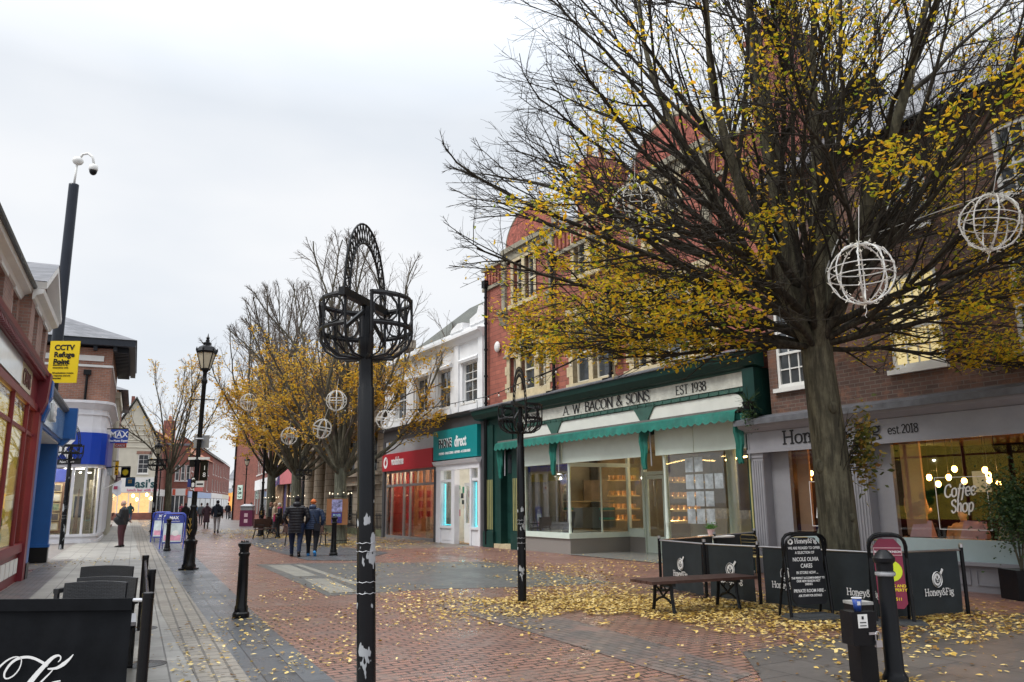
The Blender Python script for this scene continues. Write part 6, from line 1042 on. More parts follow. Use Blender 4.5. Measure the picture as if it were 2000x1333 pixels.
t = thing('rail_banner', 'long black banner panel seen edge-on between the left cafe posts', 'cafe barrier', FP[0], math.atan2((FP[2]-FP[0]).y, (FP[2]-FP[0]).x)); Lg = (FP[2]-FP[0]).length; MB().tube([(.04, 0, .86), (Lg-.04, 0, .86)], .014, 8).build('rail', BLACK, t); MB().box(.12, Lg/2-.12, -.006, .006, .1, .85).box(Lg/2+.12, Lg-.12, -.006, .006, .1, .85).build('banner', mat('black_banner_cloth', (.0065, .0075, .0095), .8, var=.3, nscale=4, bump=.3, bscale=5, spec=.12), t)
ba = thing('cafe_banner', 'big black cloth cafe banner with white script in the lower left corner', 'cafe barrier', (-2.76, 6.24, 0), R_(180.4)); 
mb = MB(); nx, nz = 60, 16; vs = []
for i in range(nx+1):
    for j in range(nz+1):
        x = .11+1.96*i/nx; z = .05+.83*j/nz; k_ = (1-j/nz); vs.append((x, .010*k_**.5*math.sin(x*14+.8*math.sin(x*5))+.006*math.sin(x*31+z*9)*k_+.005*noise.noise(V((x*7, z*5, 0))), z))
mb.add(vs, [(i*(nz+1)+j, i*(nz+1)+j+1, (i+1)*(nz+1)+j+1, (i+1)*(nz+1)+j) for i in range(nx) for j in range(nz)]); bnr = mb.build('banner', MATS['black_banner_cloth'], ba, True); MB().box(.11, 2.07, -.012, .016, .80, .885).build('hem', MATS['black_banner_cloth'], bnr); MB().tube([(0, 0, .87), (2.2, 0, .87)], .014, 8).build('rail', CHROME, ba)
# white script, strokes measured on the banner face
def bp_(x, y): P = AT(x*.17, 1140+y*.17, 6.20); return (P.x, P.y, P.z)
inv = (Matrix.Translation(ba.location) @ Matrix.Rotation(R_(180.4), 4, 'Z')).inverted()
st = [([(-60, 1010), (0, 950), (70, 890), (150, 850), (215, 850), (240, 890), (215, 980), (150, 1060), (80, 1095), (45, 1080), (50, 1020), (110, 930), (190, 870), (290, 848), (380, 862), (470, 905), (540, 950)], (26, 10, 16, 30, 34)), ([(540, 985), (640, 975), (720, 930), (790, 870), (835, 818)], (16, 44, 8)), ([(330, 1150), (420, 1040), (520, 930), (600, 855), (660, 830), (690, 845), (685, 880), (660, 905)], (60, 44, 16, 10)), ([(440, 1160), (520, 1080), (570, 1030), (600, 995)], (22, 16, 10)), ([(520, 1190), (600, 1140), (690, 1120)], (20, 14))]
mb = MB(); zz = 0
for pts, wd in st:
    zz += .0008; cp = catmull([tuple(map(float, p)) for p in pts], 6); n_ = len(cp); vs = []
    for i, p in enumerate(cp):
        a = V(cp[max(i-1, 0)]); b = V(cp[min(i+1, n_-1)]); t_ = (b-a).normalized(); u = i/(n_-1)*(len(wd)-1); k = min(int(u), len(wd)-2); w_ = (wd[k]+(wd[k+1]-wd[k])*(u-k))/2
        for s_ in (-1, 1): q_ = bp_(p[0]-t_.y*w_*s_, p[1]+t_.x*w_*s_); L_ = inv @ V(q_); vs.append((L_.x, .026+zz, L_.z))
    mb.add(vs, [(2*i, 2*i+1, 2*i+3, 2*i+2) for i in range(n_-1)])
mb.build('script_lettering', LETW, bnr)
# ---- litter bin, tree guards, far benches
bi = thing('litter_bin', 'purple litter bin with white emblems in front of the blank brick wall', 'litter bin', G(482, 1024)*V((.87, .87, 0)), .1); MB().box(-.42, .42, -.4, .4, .05, 1.15).build('body', mat('purple_bin', (.14, .02, .07), .5), bi); MB().lathe([(.6, 1.4), (.62, 1.45), (.3, 1.58)], n=4).box(-.4, .4, -.38, .38, 1.16, 1.4).build('lid', GALV, bi); MB().box(-.12, .12, -.41, -.401, .7, .95).box(-.12, .12, -.41, -.401, .3, .55).build('emblem', mat('pinkish_white', (.7, .5, .55), .5), bi)
def guard(label, p, s=1):
    t = thing('tree_guard', label, 'tree guard', p, 0, 'black iron tree guards'); mb = MB()
    for i in range(10): a = i*.6283; mb.bar((.42*math.cos(a), .42*math.sin(a), 0), (.42*math.cos(a), .42*math.sin(a), 1.9), .03, .01)
    for z in (.15, 1.0, 1.85): mb.tube([(.42*math.cos(i*.3927), .42*math.sin(i*.3927), z) for i in range(16)], .015, 4, closed=True)
    mb.build('cage', BLACK, t); mb = MB(); [mb.ell((.44*math.cos(i*.52), .44*math.sin(i*.52), 1.96+.03*math.sin(i*2)), .022, .022, .022, 6, 4) for i in range(12)]; mb.build('light_string', mat('small_warm_light', (1, .85, .6), .5, var=0, emit=1.2), t); return t
T3, T2, T1 = G(662, 1063), G(575, 1046), G(526, 1038)
guard('iron guard around the third tree, carrying the poster board', T3); guard('iron guard around the middle tree behind the walking couple', T2); guard('iron guard around the first yellow-leaved tree', T1)
pb_ = thing('poster_board', 'plywood board with event posters on the third tree guard', 'notice board', T3+V((0, -.47, 0)), R_(6)); MB().box(-.42, .4, -.02, .02, .75, 1.75).build('board', mat('plywood_orange', (.30, .13, .05), .6, var=.15), pb_)
MB().box(-.22, .18, -.03, -.021, 1.24, 1.72).build('upper_poster', mat('colourful_poster', (.3, .3, .55), .5, var=.9, nscale=9), pb_); e = MB().box(-.22, .18, -.03, -.021, .82, 1.22).build('lower_poster', mat('navy_purple_poster', (.06, .04, .25), .5, var=.7, nscale=8), pb_); text(e, 'ELVIS', .13, face(-.02, -.034, 1.07), mat('pale_cyan_print', (.4, .7, .75), .5, var=0), .001, .003)
mb = MB(); mb.ell((-.05, -.034, .95), .06, .003, .07); mb.build('pale_shape', LETW, e)
def fbench(label, p, rz):
    t = thing('iron_bench', label, 'bench', p, rz, 'dark benches under the trees'); MB().box(-.8, .8, -.22, .22, .42, .46).build('seat', WOODD, t); MB().box(-.8, .8, .2, .25, .5, .9).build('backrest', WOODD, t)
    for x in (-.7, .7): mb = MB(); mb.tube([(x, -.25, 0), (x, -.2, .42), (x, .2, .44), (x, .26, .9)], .025, 5); mb.tube([(x, .3, 0), (x, .2, .42)], .025, 5); mb.tube([(x, -.22, .42), (x, -.24, .62), (x, .22, .64)], .02, 5); mb.build('leg', DMETAL, t)
    return t
fbench('dark bench with scrolled iron legs under the first tree', V((AT(523, 984, 38).x, 38, 0)), 1.4); fbench('dark bench behind the woman in the orange hat', V((AT(600, 984, 31).x, 31, 0)), R_(170)); fbench('dark bench beyond the middle tree', V((AT(548, 984, 44).x, 44, 0)), 1.2)
# ---- hanging signs on the left
def hsign(label, px0, px1, py0, py1, Y, m, txt=None, fn=None, name='hanging_sign'):
    a = AT(px0, py1, Y); b = AT(px1, py0, Y); w_ = b.x-a.x; h = b.z-a.z; t = thing(name, label, 'sign', (a.x, Y, a.z), 0, 'projecting shop signs on the left row'); f = MB().box(0, w_, -.04, .04, 0, h).build('panel', m, t); MB().tube([(-.5, 0, h+.03), (w_, 0, h+.03)], .025, 6).build('bracket', DMETAL, t)
    if txt: [text(f, s_, h*sz, face(w_/2, -.045, h*zz_), LETW, .004, h*.008) for s_, sz, zz_ in txt]
    if fn: fn(f, w_, h)
    return t
hsign('blue photo shop hanging sign with white capitals', 215, 251, 839, 866, 36, mat('photo_blue', (.01, .05, .30), .5), [('MAX', .62, .42), ('The Photo Expert', .2, .1)], lambda f, w_, h: MB().tube([(w_/2+w_*.36*math.cos(i*.4), -.045, h*.62+h*.27*math.sin(i*.4)) for i in range(16)], .012, 4, closed=True).build('ring', LETW, f))
hsign('orange-red hanging sign just below the blue photo sign', 224, 247, 865, 875, 42, mat('orange_sign', (.55, .09, .04), .5), [('CARDS', .6, .2)])
hsign('narrow yellow vertical hanging sign', 224, 232, 902, 928, 45, mat('amber_sign', (.75, .42, .01), .5), None, lambda f, w_, h: [MB().box(w_*.3, w_*.7, -.05, -.041, h*k, h*(k+.12)).build('mark', BLACK, f) for k in (.1, .35, .6)])
def sun_(f, w_, h): mb = MB(); n_ = 32; mb.add([(w_/2+(.4 if i % 2 else .27)*w_*math.cos(i*math.pi/16), -.045, h/2+(.4 if i % 2 else .27)*w_*math.sin(i*math.pi/16)) for i in range(n_)], [tuple(range(n_))]); mb.build('sun_emblem', mat('sun_yellow', (.85, .62, .02), .5, var=0), f)
hsign('black hanging sign with a yellow sun emblem', 236, 255, 913, 933, 43, BLACK, None, sun_)
def sq_(f, w_, h): mb = MB(); [mb.box(w_*(.3+.22*i), w_*(.48+.22*i), -.05, -.041, h*(.4+.22*j), h*(.58+.22*j)) for i in (0, 1) for j in (0, 1)]; mb.build('window_emblem', mat('tan_print', (.55, .38, .15), .5, var=0), f)
hsign('blue hanging sign with four orange squares', 245, 264, 934, 951, 46, mat('teal_blue_sign', (.01, .09, .22), .5), None, sq_)
fl = thing('shop_flag', 'white advertising flag on a slanting pole beside the standing man', 'flag', AT(200, 957, 36)); P1 = AT(238, 938, 36)-fl.location
MB().tube([(0, 0, 0), P1], .02, 6).build('pole', WHITE, fl); c = MB(); a = V(P1)*.55; c.add([a, V(P1), V(P1)+V((.02, 0, -.62)), V(P1)+V((-.2, .05, -.72)), a+V((-.02, 0, -.35))], [(0, 1, 2, 3, 4)]); ff = c.build('cloth', mat('white_flag_cloth', (.62, .64, .70), .7, var=.15), fl); MB().box(a.x+.05, a.x+.22, -.03, -.02, a.z-.22, a.z-.08).build('print', mat('dark_red_print', (.3, .03, .08), .5), ff)
hsign('small pale grey hanging sign next to the white pilasters', 203, 219, 915, 929, 38, mat('pale_grey_sign', (.42, .45, .48), .5), [('33', .4, .15)])
# ================================================================ people
def remesh(mb, name, m, parent, vox):
    o = mb.build(name, m, None); md = o.modifiers.new('r', 'REMESH'); md.mode = 'VOXEL'; md.voxel_size = vox; md.use_smooth_shade = True
    m2 = o.modifiers.new('s', 'SMOOTH'); m2.iterations = 2; m2.factor = .5
    dg = bpy.context.evaluated_depsgraph_get(); dg.update(); me = bpy.data.meshes.new_from_object(o.evaluated_get(dg)); o.modifiers.clear(); old = o.data; o.data = me; bpy.data.meshes.remove(old)
    me.name = name; me.materials.clear(); me.materials.append(m); me.polygons.foreach_set('use_smooth', [True]*len(me.polygons)); o.parent = parent; return o
def rings(mb, rs, n=14):
    """closed loft through [(x,y,z,rx,ry)]"""
    b = len(mb.v)
    for x, y, z, rx, ry in rs:
        for j in range(n): a = 2*math.pi*j/n; mb.v.append(V((x+rx*math.cos(a), y+ry*math.sin(a), z)))
    for i in range(len(rs)-1):
        for j in range(n): mb.f.append((b+i*n+j, b+i*n+(j+1) % n, b+(i+1)*n+(j+1) % n, b+(i+1)*n+j)); mb.m.append(0)
    mb.f.append(tuple(b+j for j in range(n-1, -1, -1))); mb.m.append(0); k = len(rs)-1; mb.f.append(tuple(b+k*n+j for j in range(n))); mb.m.append(0)
def hand(mb, w, d, side):
    """palm and five curled fingers continuing from the wrist w along d"""
    w = V(w); d = V(d).normalized(); s_ = d.cross(V((0, 1, 0))); s_ = s_.normalized() if s_.length > .1 else V((1, 0, 0)); c = d.cross(s_).normalized()*(1 if side > 0 else -1)
    mb.tube([w, w+d*.04, w+d*.085], [(.022, .03), (.018, .042), (.014, .038)], 8, ref=tuple(c))
    for k, (o, l) in enumerate(((-.03, .062), (-.01, .075), (.011, .07), (.03, .055))):
        p = w+d*.08+s_*o; mb.tube([p, p+d*l*.45+c*.006, p+d*l*.75+c*.02, p+d*l*.85+c*.04], [.0095, .009, .008, .006], 6)
    p = w+d*.025+s_*-.03; mb.tube([p, p+d*.03-s_*.022+c*.01, p+d*.055-s_*.022+c*.022], [.011, .0095, .007], 6)
def person(label, loc, rz, hgt=1.72, jacket=(.02, .02, .025), trousers=(.03, .03, .04), shoes=(.02, .02, .02), hair=(.02, .015, .012), build=1.0, stride=.0, arms='down', jl='hip', puff=0, hat=None, hood=False, belly=0, bald=False, hairlen=0, extra=None, vox=.016, jrough=.55, parent_loc_z=0, seated=False, puffv=0):
    t = thing('person', label, 'person', (loc[0], loc[1], parent_loc_z), rz); k = hgt/1.75; hw = .10*build
    hipz = .93 if not seated else .48; sh_z = 1.43 if not seated else .98; dz = sh_z-1.43
    # joints: legs
    feet = [(-hw, stride*.5, .08), (hw, -stride*.5, .08+(.06 if stride else 0))]
    legs = []
    for s_, f in zip((-1, 1), feet):
        hp_ = V((s_*hw, 0, hipz)); an = V(f)
        if seated: kn = V((s_*hw*1.1, .42, .5)); an = V((s_*hw*1.1, .40, .08))
        else: kn = (hp_+an)/2+V((0, .035+abs(stride)*.10*(1 if f[1] < 0 else .3), .02))
        legs.append((hp_, kn, an))
    sx_ = .195*build; armp = []
    for s_ in (-1, 1):
        S_ = V((s_*sx_, -.01, sh_z-.02))
        if arms == 'down': E_ = S_+V((s_*.06, -.02, -.29)); W_ = E_+V((s_*.0, .07, -.25))
        elif arms == 'pocket': E_ = S_+V((s_*.10, -.06, -.28)); W_ = E_+V((-s_*.07, .13, -.18))
        elif arms == 'back': E_ = S_+V((s_*.09, -.10, -.28)); W_ = V((s_*.05, -.20-.04, sh_z-.45))
        elif arms == 'front': E_ = S_+V((s_*.07, .03, -.28)); W_ = E_+V((-s_*.10, .20, .02))
        elif arms == 'phone': 
            E_ = S_+V((s_*.07, .0, -.28)); W_ = (E_+V((-s_*.12, .20, .10))) if s_ < 0 else V((.08, -.22, sh_z-.46))
        else: E_ = S_+V((s_*.06, -.05*s_, -.29)); W_ = E_+V((0, .1+.08*s_, -.23))
        armp.append((S_, E_, W_))
    B = MB(); hx = V((0, .03, 1.64+dz))
    B.ell(hx, .073, .092, .112, 16, 12); B.ell(hx+V((0, .06, -.055)), .045, .045, .05, 10, 8); B.ell(hx+V((0, .098, -.015)), .012, .018, .022, 8, 6)
    for s_ in (-1, 1): B.ell(hx+V((s_*.074, -.005, -.01)), .01, .02, .03, 8, 6); B.ell(hx+V((s_*.03, .082, .005)), .016, .010, .009, 8, 6)
    B.ell(hx+V((0, .092, -.06)), .024, .009, .008, 8, 6)
    B.tube([(0, -.005, 1.42+dz), (0, .01, 1.6+dz)], [.06, .052], 12)
    rings(B, [(0, 0, hipz-.05, .14*build, .10), (0, belly*.4, hipz+.12, .14*build, .10+belly*.5), (0, 0, hipz+.3, .15*build, .10), (0, -.01, sh_z-.04, .16*build, .09), (0, -.01, sh_z+.03, .07, .06)])
    for hp_, kn, an in legs:
        B.tube([hp_, kn, an], [.08, .052, .036], 10); B.tube([an+V((0, -.05, -.045)), an+V((0, .04, -.05)), an+V((0, .15, -.06))], [.03, .035, .022], 8)
    for s_, (S_, E_, W_) in zip((-1, 1), armp): B.tube([S_, E_, W_], [.048, .036, .026], 10); hand(B, W_, (W_-E_) if arms != 'back' else V((-s_, 0, -.3)), s_)
    body = remesh(B, 'body', SKIN, t, min(vox, .013))
    # clothes
    nm = '%.3f_%.3f_%.3f' % tuple(jacket); J = MB(); jb = {'hip': hipz-.10, 'waist': hipz+.03, 'thigh': .68, 'knee': .42}[jl]
    if seated: jb = hipz-.06
    b1 = .185*build; n_ = 18 if puff else 7; rs = []
    for i in range(n_+1):
        u = i/n_; z = jb+(sh_z-.02-jb)*u; q_ = .007*math.cos(u*n_*math.pi) if puff else 0; wz = b1*(1.04-.12*math.sin(u*math.pi)*(0 if belly else 1)+(.0 if u > .8 else .0)); by = belly*math.exp(-((u-.33)/.28)**2)
        rs.append((0, by*.55-.005, z, wz+q_+by*.45+(.03*(1-u) if jl == 'knee' else 0), .118*build+q_+by*.55+.012*math.sin(u*math.pi)))
    rs += [(0, -.008, sh_z+.035, .10, .085), (0, 0, sh_z+.075, .068, .07)]; rings(J, rs, 20)
    J.ell((-.12*build, -.01, sh_z-.01), .09, .08, .065); J.ell((.12*build, -.01, sh_z-.01), .09, .08, .065)
    for S_, E_, W_ in armp:
        pts = []; rad = []
        for a, b, r0, r1 in ((S_, E_, .078, .062), (E_, W_, .062, .046)):
            m_ = 7 if puff else 3
            for i in range(m_): u = i/m_; pts.append(a.lerp(b, u)); rad.append(r0+(r1-r0)*u+(.004*(1 if i % 2 else -1) if puff else 0))
        pts.append(W_); rad.append(.044); J.tube(pts, rad, 12)
    if hood: J.ell((0, -.075, sh_z+.075), .12, .085, .09, 14, 10)
    jm = mat('jacket_'+nm, jacket, jrough, var=.2, nscale=6, bump=.25, bscale=14, spec=.3); jk = remesh(J, 'jacket', jm, t, vox)
    T = MB(); rings(T, [(0, -.01, hipz-.12, .155*build, .115), (0, -.01, hipz, .165*build, .12), (0, belly*.3, hipz+.10, .155*build, .115+belly*.4)])
    for hp_, kn, an in legs: T.tube([hp_+V((0, 0, .02)), hp_.lerp(kn, .5), kn, kn.lerp(an, .5), an+V((0, 0, -.01))], [.1*build, .088*build, .07*build, .062, .056], 12)
    remesh(T, 'trousers', mat('trousers_%.3f_%.3f_%.3f' % tuple(trousers), trousers, .75, var=.2, nscale=7, bump=.2, bscale=12), t, vox)
    sm = mat('shoe_%.3f_%.3f_%.3f' % tuple(shoes), shoes, .45)
    for i, (hp_, kn, an) in enumerate(legs):
        Sh = MB(); R2 = Matrix.Translation(an) @ Matrix.Rotation(R_(-38) if (stride and feet[i][1] < 0) else 0, 4, 'X'); Sh.x = R2
        Sh.tube([(0, -.075, -.04), (0, -.02, -.035), (0, .08, -.045), (0, .16, -.055), (0, .19, -.06)], [(.035, .036), (.043, .044), (.034, .047), (.024, .045), (.012, .03)], 12, ref=(0, 0, 1)); Sh.tube([(0, -.02, -.03), (0, -.01, .02)], [.045, .043], 10); Sh.build('shoe', sm, t, True)
    if not bald or hat:
        Hh = MB(); Hh.ell(hx+V((0, -.014, .028)), .082, .097, .10, 16, 10); hm = mat('hair_%.3f_%.3f_%.3f' % tuple(hat or hair), hat or hair, .8, var=.25, nscale=20, bump=.5, bscale=60)
        if hat: Hh.tube([hx+V((.086*math.cos(a*.4), -.01+.1*math.sin(a*.4), .03-.012*math.sin(a*.4))) for a in range(16)], .018, 6, closed=True)
        else: Hh.ell(hx+V((0, -.035, -.02)), .074, .07, .085, 12, 8)
        if hairlen: Hh.ell(hx+V((0, -.06, -.11)), .085, .05, .13, 12, 8)
        o = Hh.build('beanie' if hat else 'hair', hm, t, True)
    elif bald:
        Hh = MB(); Hh.tube([hx+V((.077*math.cos(a), -.01+.095*math.sin(a), -.01)) for a in [math.pi*(.95+1.1*i/12) for i in range(13)]], .012, 6); Hh.build('hair', mat('grey_hair', (.35, .32, .3), .8), t, True)
    if extra: extra(t)
    t.scale = (k,)*3; return t
PURP = mat('dark_purple_bag', (.10, .008, .03), .6)
person('person seen from behind in a black quilted hooded coat and navy trousers', G(576, 1088), R_(8), 1.80, (.012, .012, .016), (.012, .02, .05), (.015, .014, .016), (.012, .01, .012), 1.28, .42, 'pocket', 'thigh', 1, hood=True, vox=.012, jrough=.4)
person('person seen from behind in an orange knitted hat, navy striped padded coat and blue shoes', G(608, 1087), R_(4), 1.70, (.02, .035, .075), (.012, .013, .018), (.02, .22, .55), (.3, .1, .03), 1.3, .32, 'pocket', 'hip', 1, hat=(.50, .13, .03), hood=True, vox=.012, jrough=.35, extra=lambda t: MB().tube([(.16, -.15, 1.0), (.05, -.16, 1.25), (-.12, -.12, 1.45), (-.1, .05, 1.48)], .012, 5).box(.08, .26, -.18, -.12, .78, 1.0).build('shoulder_bag', mat('dark_bag', (.015, .015, .02), .5), t))
person('stout balding person in dark jacket and maroon trousers standing, hand behind back', G(236, 1069), R_(98), 1.76, (.022, .024, .028), (.075, .022, .03), (.012, .01, .01), (.3, .3, .3), 1.3, 0, 'phone', 'hip', 0, belly=.17, bald=True, vox=.012, extra=lambda t: MB().box(-.16, -.09, .34, .36, 1.15, 1.29).build('phone', BLACK, t))
person('person in a dark teal hooded jacket walking away beyond the standing person', G(252, 1021), R_(30), 1.76, (.012, .05, .055), (.03, .045, .09), (.02, .02, .02), (.05, .03, .02), 1.05, .3, 'pocket', 'hip', 0, hood=True, vox=.02)
person('person with a crossbody bag, dark hooded jacket and pale grey joggers walking away', G(422, 1041), R_(14), 1.80, (.014, .02, .034), (.36, .35, .36), (.015, .015, .015), (.012, .01, .015), 1.05, .4, 'walk', 'hip', 0, hat=(.015, .012, .02), hood=True, vox=.018, extra=lambda t: MB().ell((.14, -.17, .98), .15, .08, .12).tube([(.14, -.17, 1.05), (-.05, -.14, 1.35), (-.12, 0, 1.46)], .014, 5).build('crossbody_bag', BLACK, t, True))
person('person in a long quilted plum-brown coat walking away', G(402, 1033), R_(20), 1.68, (.055, .028, .04), (.1, .09, .08), (.05, .04, .03), (.05, .03, .03), 1.05, .25, 'pocket', 'knee', 1, hood=True, hairlen=1, vox=.018)
person('person in a long black coat passing the nearest lamp standard', G(360, 1033), R_(20), 1.68, (.012, .012, .014), (.012, .012, .014), (.03, .03, .03), (.012, .012, .012), 1.0, .35, 'down', 'knee', 0, hood=True, hairlen=1, vox=.018)
person('person in a grey jacket just ahead of the plum-coated one', G(391, 1025), R_(15), 1.70, (.08, .09, .10), (.05, .05, .06), (.02, .02, .02), (.04, .03, .02), 1, .3, 'down', 'hip', vox=.022)
person('person in blue coat and pale trousers walking far behind the lamp standard', G(379, 1018), R_(15), 1.70, (.03, .10, .22), (.3, .3, .32), (.02, .02, .02), (.05, .03, .02), 1, .3, 'down', 'hip', vox=.022)
person('person in maroon top far behind, left of the black coat', G(353, 1014), R_(-160), 1.7, (.2, .03, .06), (.03, .03, .04), (.02, .02, .02), (.1, .05, .03), 1, .2, 'front', 'hip', vox=.022)
person('person with white hair and dark coat, magenta scarf and pink shopping bag by the benches', V((AT(547, 984, 42).x, 42, 0)), R_(110), 1.62, (.02, .022, .03), (.02, .02, .03), (.02, .02, .02), (.62, .58, .52), 1.05, 0, 'front', 'thigh', vox=.02, extra=lambda t: MB().tube([(.09*math.cos(a*.5), .09*math.sin(a*.5), 1.47) for a in range(13)], .05, 6, closed=True).box(-.3, -.05, .25, .33, .75, 1.1).build('scarf_and_bag', mat('magenta_cloth', (.45, .02, .12), .7), t))
person('person in a beige coat bending over beside the white-haired shopper', V((AT(537, 984, 43).x, 43, 0)), R_(-80), 1.66, (.42, .33, .24), (.05, .05, .06), (.02, .02, .02), (.45, .3, .18), 1, .1, 'front', 'hip', vox=.02)
person('person in black jacket standing behind the far bench under the trees', V((AT(529, 984, 44).x, 44, 0)), R_(-60), 1.65, (.015, .015, .018), (.03, .035, .06), (.05, .05, .05), (.25, .12, .08), .95, .1, 'front', 'hip', vox=.02)
person('person in black at the corner of the blank brick wall near the bin', V((AT(491, 984, 66).x, 66, 0)), R_(100), 1.7, (.015, .015, .018), (.02, .02, .03), (.02, .02, .02), (.03, .02, .02), 1, 0, 'front', 'hip', vox=.022)
person('small dark figure silhouetted against the orange-lit shop at the street end', V((AT(446, 984, 88).x, 88, 0)), R_(20), 1.75, (.012, .014, .02), (.02, .02, .03), (.02, .02, .02), (.03, .02, .02), 1, .3, 'down', 'hip', vox=.022)
# seated and standing people inside the coffee shop
p = RF(16.28, .95); person('person in a pale blouse with dark tied hair standing inside the coffee shop', p, R_(-70), 1.62, (.55, .38, .27), (.03, .03, .03), (.02, .02, .02), (.02, .012, .01), .95, 0, 'front', 'hip', vox=.016, parent_loc_z=.27, hairlen=1)
p = RF(16.5, .8); person('dark-clothed person seated with back to the coffee shop window', p, R_(20), 1.75, (.012, .012, .018), (.02, .02, .03), (.02, .02, .02), (.012, .01, .01), 1.1, 0, 'front', 'hip', vox=.016, parent_loc_z=.12, seated=True)
p = RF(17.2, .95); person('person in a mustard jumper sitting at a table under the coffee shop lettering', p, R_(130), 1.75, (.52, .33, .16), (.05, .04, .04), (.02, .02, .02), (.03, .02, .015), 1.1, 0, 'front', 'hip', vox=.016, parent_loc_z=.08, seated=True)
p = RF(14.55, 1.1); person('dark-clothed person seated behind the left cafe window', p, R_(120), 1.75, (.02, .018, .02), (.02, .02, .03), (.02, .02, .02), (.02, .012, .01), 1.05, 0, 'front', 'hip', vox=.018, parent_loc_z=.08, seated=True)
# ================================================================ trees
AUT = leafmat('autumn_leaf_main', [(0, (.14, .22, .02)), (.18, (.38, .38, .02)), (.4, (.66, .48, .025)), (.82, (.80, .52, .025)), (1, (.62, .26, .02))], .58)
AUT2 = leafmat('autumn_leaf_far', [(0, (.36, .28, .05)), (.3, (.62, .40, .04)), (.7, (.76, .45, .03)), (1, (.50, .22, .04))], .5)
class TR:
    def __init__(s, seed): s.r = random.Random(seed); s.T = MB(); s.C = MB(); s.nodes = []
def grow(t, p, d, L_, r0, lvl, P):
    """one branch: points bend up towards the light, children leave at narrow angles"""
    R = t.r; n_ = max(3, int(L_/(.34, .30, .24, .16)[lvl])); st_ = L_/n_; pts = [V(p)]; d = V(d).normalized(); env = P['env']; dirs = [d.copy()]
    for i in range(n_):
        d = (d+V((R.gauss(0, 1), R.gauss(0, 1), R.gauss(0, 1)))*(.075, .10, .13, .17)[lvl]+V((0, 0, P['up'][lvl]))).normalized(); q_ = pts[-1]+d*st_; pts.append(q_); dirs.append(d.copy())
        if not env(q_): break
    n_ = len(pts)-1; tip = (.014, .006, .0032, .002)[lvl]*P['ts']; rad = [r0+(tip-r0)*(i/n_)**.8 for i in range(n_+1)]
    t.T.k = 1; (t.T if lvl == 0 else t.C).tube(pts, rad, (9, 5, 4, 3)[lvl], cap=False); t.T.k = 0
    if lvl >= 2: t.nodes += [(pts[i], dirs[i], lvl) for i in range(1, n_+1)]
    if lvl == 3: return
    cnt = P['cnt'][lvl]; f0 = (.10, .12, .1)[lvl]
    for k in range(cnt):
        u = f0+(1-f0)*((k+R.random())/cnt)**.9; fi = u*n_; i = min(int(fi), n_-1); b = pts[i].lerp(pts[i+1], fi-i); dd = dirs[i]
        ax = dd.orthogonal().normalized(); ax = Matrix.Rotation(R.uniform(0, 6.283) if lvl else k*2.4+R.gauss(0, .5), 3, dd) @ ax; ang = R.uniform(*P['ang'][lvl]); nd = Matrix.Rotation(ang, 3, ax) @ dd
        if nd.z < -.25: nd.z = -.1
        l2_ = P['len'][lvl]*(.45+.75*(1-u))*R.uniform(.7, 1.25)*(1 if lvl else max(.5, L_/P['lref']))
        grow(t, b, nd, l2_, max(tip, rad[i]*(.55, .5, .5)[lvl]), lvl+1, P)
def leafset(t, prob, n_per, sz, name, m, parent, R, base):
    mb = MB()
    for p, d, lvl in t.nodes:
        pr = prob(p)
        if pr <= 0: continue
        k = n_per*pr; k = int(k)+(R.random() < k-int(k))
        for _ in range(k):
            c = p+V((R.gauss(0, 1), R.gauss(0, 1), R.gauss(-.3, .8)))*.06; s_ = sz*R.uniform(.6, 1.25); u = (V((R.gauss(0, 1), R.gauss(0, 1), R.gauss(-.35, .45)))).normalized(); v = u.cross(V((R.gauss(0, .5), R.gauss(0, .5), 1))).normalized(); w_ = u.cross(v)
            b = len(mb.v); mb.v += [c-u*s_*.5, c-u*s_*.1+v*s_*.27+w_*s_*.06, c+u*s_*.25+v*s_*.2+w_*s_*.05, c+u*s_*.55-w_*s_*.04, c+u*s_*.25-v*s_*.2+w_*s_*.05, c-u*s_*.1-v*s_*.27+w_*s_*.06]
            mb.f += [(b, b+1, b+2, b+3), (b, b+3, b+4, b+5)]; mb.m += [0, 0]
    o = mb.build(name, m, parent); return o, len(mb.f)
def trunk(mb, hF, r0, r1, R, lean=(0, 0), buttress=1.25):
    pts, rad = [], []
    for i in range(9): u = i/8; pts.append((lean[0]*u+.03*math.sin(u*5), lean[1]*u+.02*math.sin(u*7), hF*u)); rad.append(r0+(r1-r0)*u+r0*(buttress-1)*math.exp(-u*14))
    mb.tube(pts, rad, 18, cap=False); return V(pts[-1])
# the big tree on the right
t0 = thing('street_tree', 'big spreading hornbeam with thin yellow leaves and grey trunk in front of the cafe', 'tree', (4.8, 12.05, 0))
t = TR(11); top_ = trunk(t.T, 4.15, .29, .235, t.r, (-.08, 0), 1.2)
for v_ in range(len(t.T.v)):                  # fluted, slightly lumpy bark
    q_ = t.T.v[v_]; a = math.atan2(q_.y, q_.x); k = 1+.035*math.sin(a*5+q_.z*.8)+.05*noise.noise(V((q_.x*3, q_.y*3, q_.z*1.1))); t.T.v[v_] = V((q_.x*k, q_.y*k, q_.z))
for z, a, r_ in ((2.05, 3.6, .09), (1.3, 5.2, .05), (2.9, 4.6, .07)): t.T.ell((.25*math.cos(a), .25*math.sin(a), z), r_, r_, r_*1.4, 10, 8)
envM = lambda q_: q_.y > -4.3 and (q_.x/5.75)**2+(q_.y/5.4)**2+((q_.z-7.0)/6.2)**2 < 1 and q_.z > 3.65 and (q_.x > -4.6 or q_.z > 4.6)
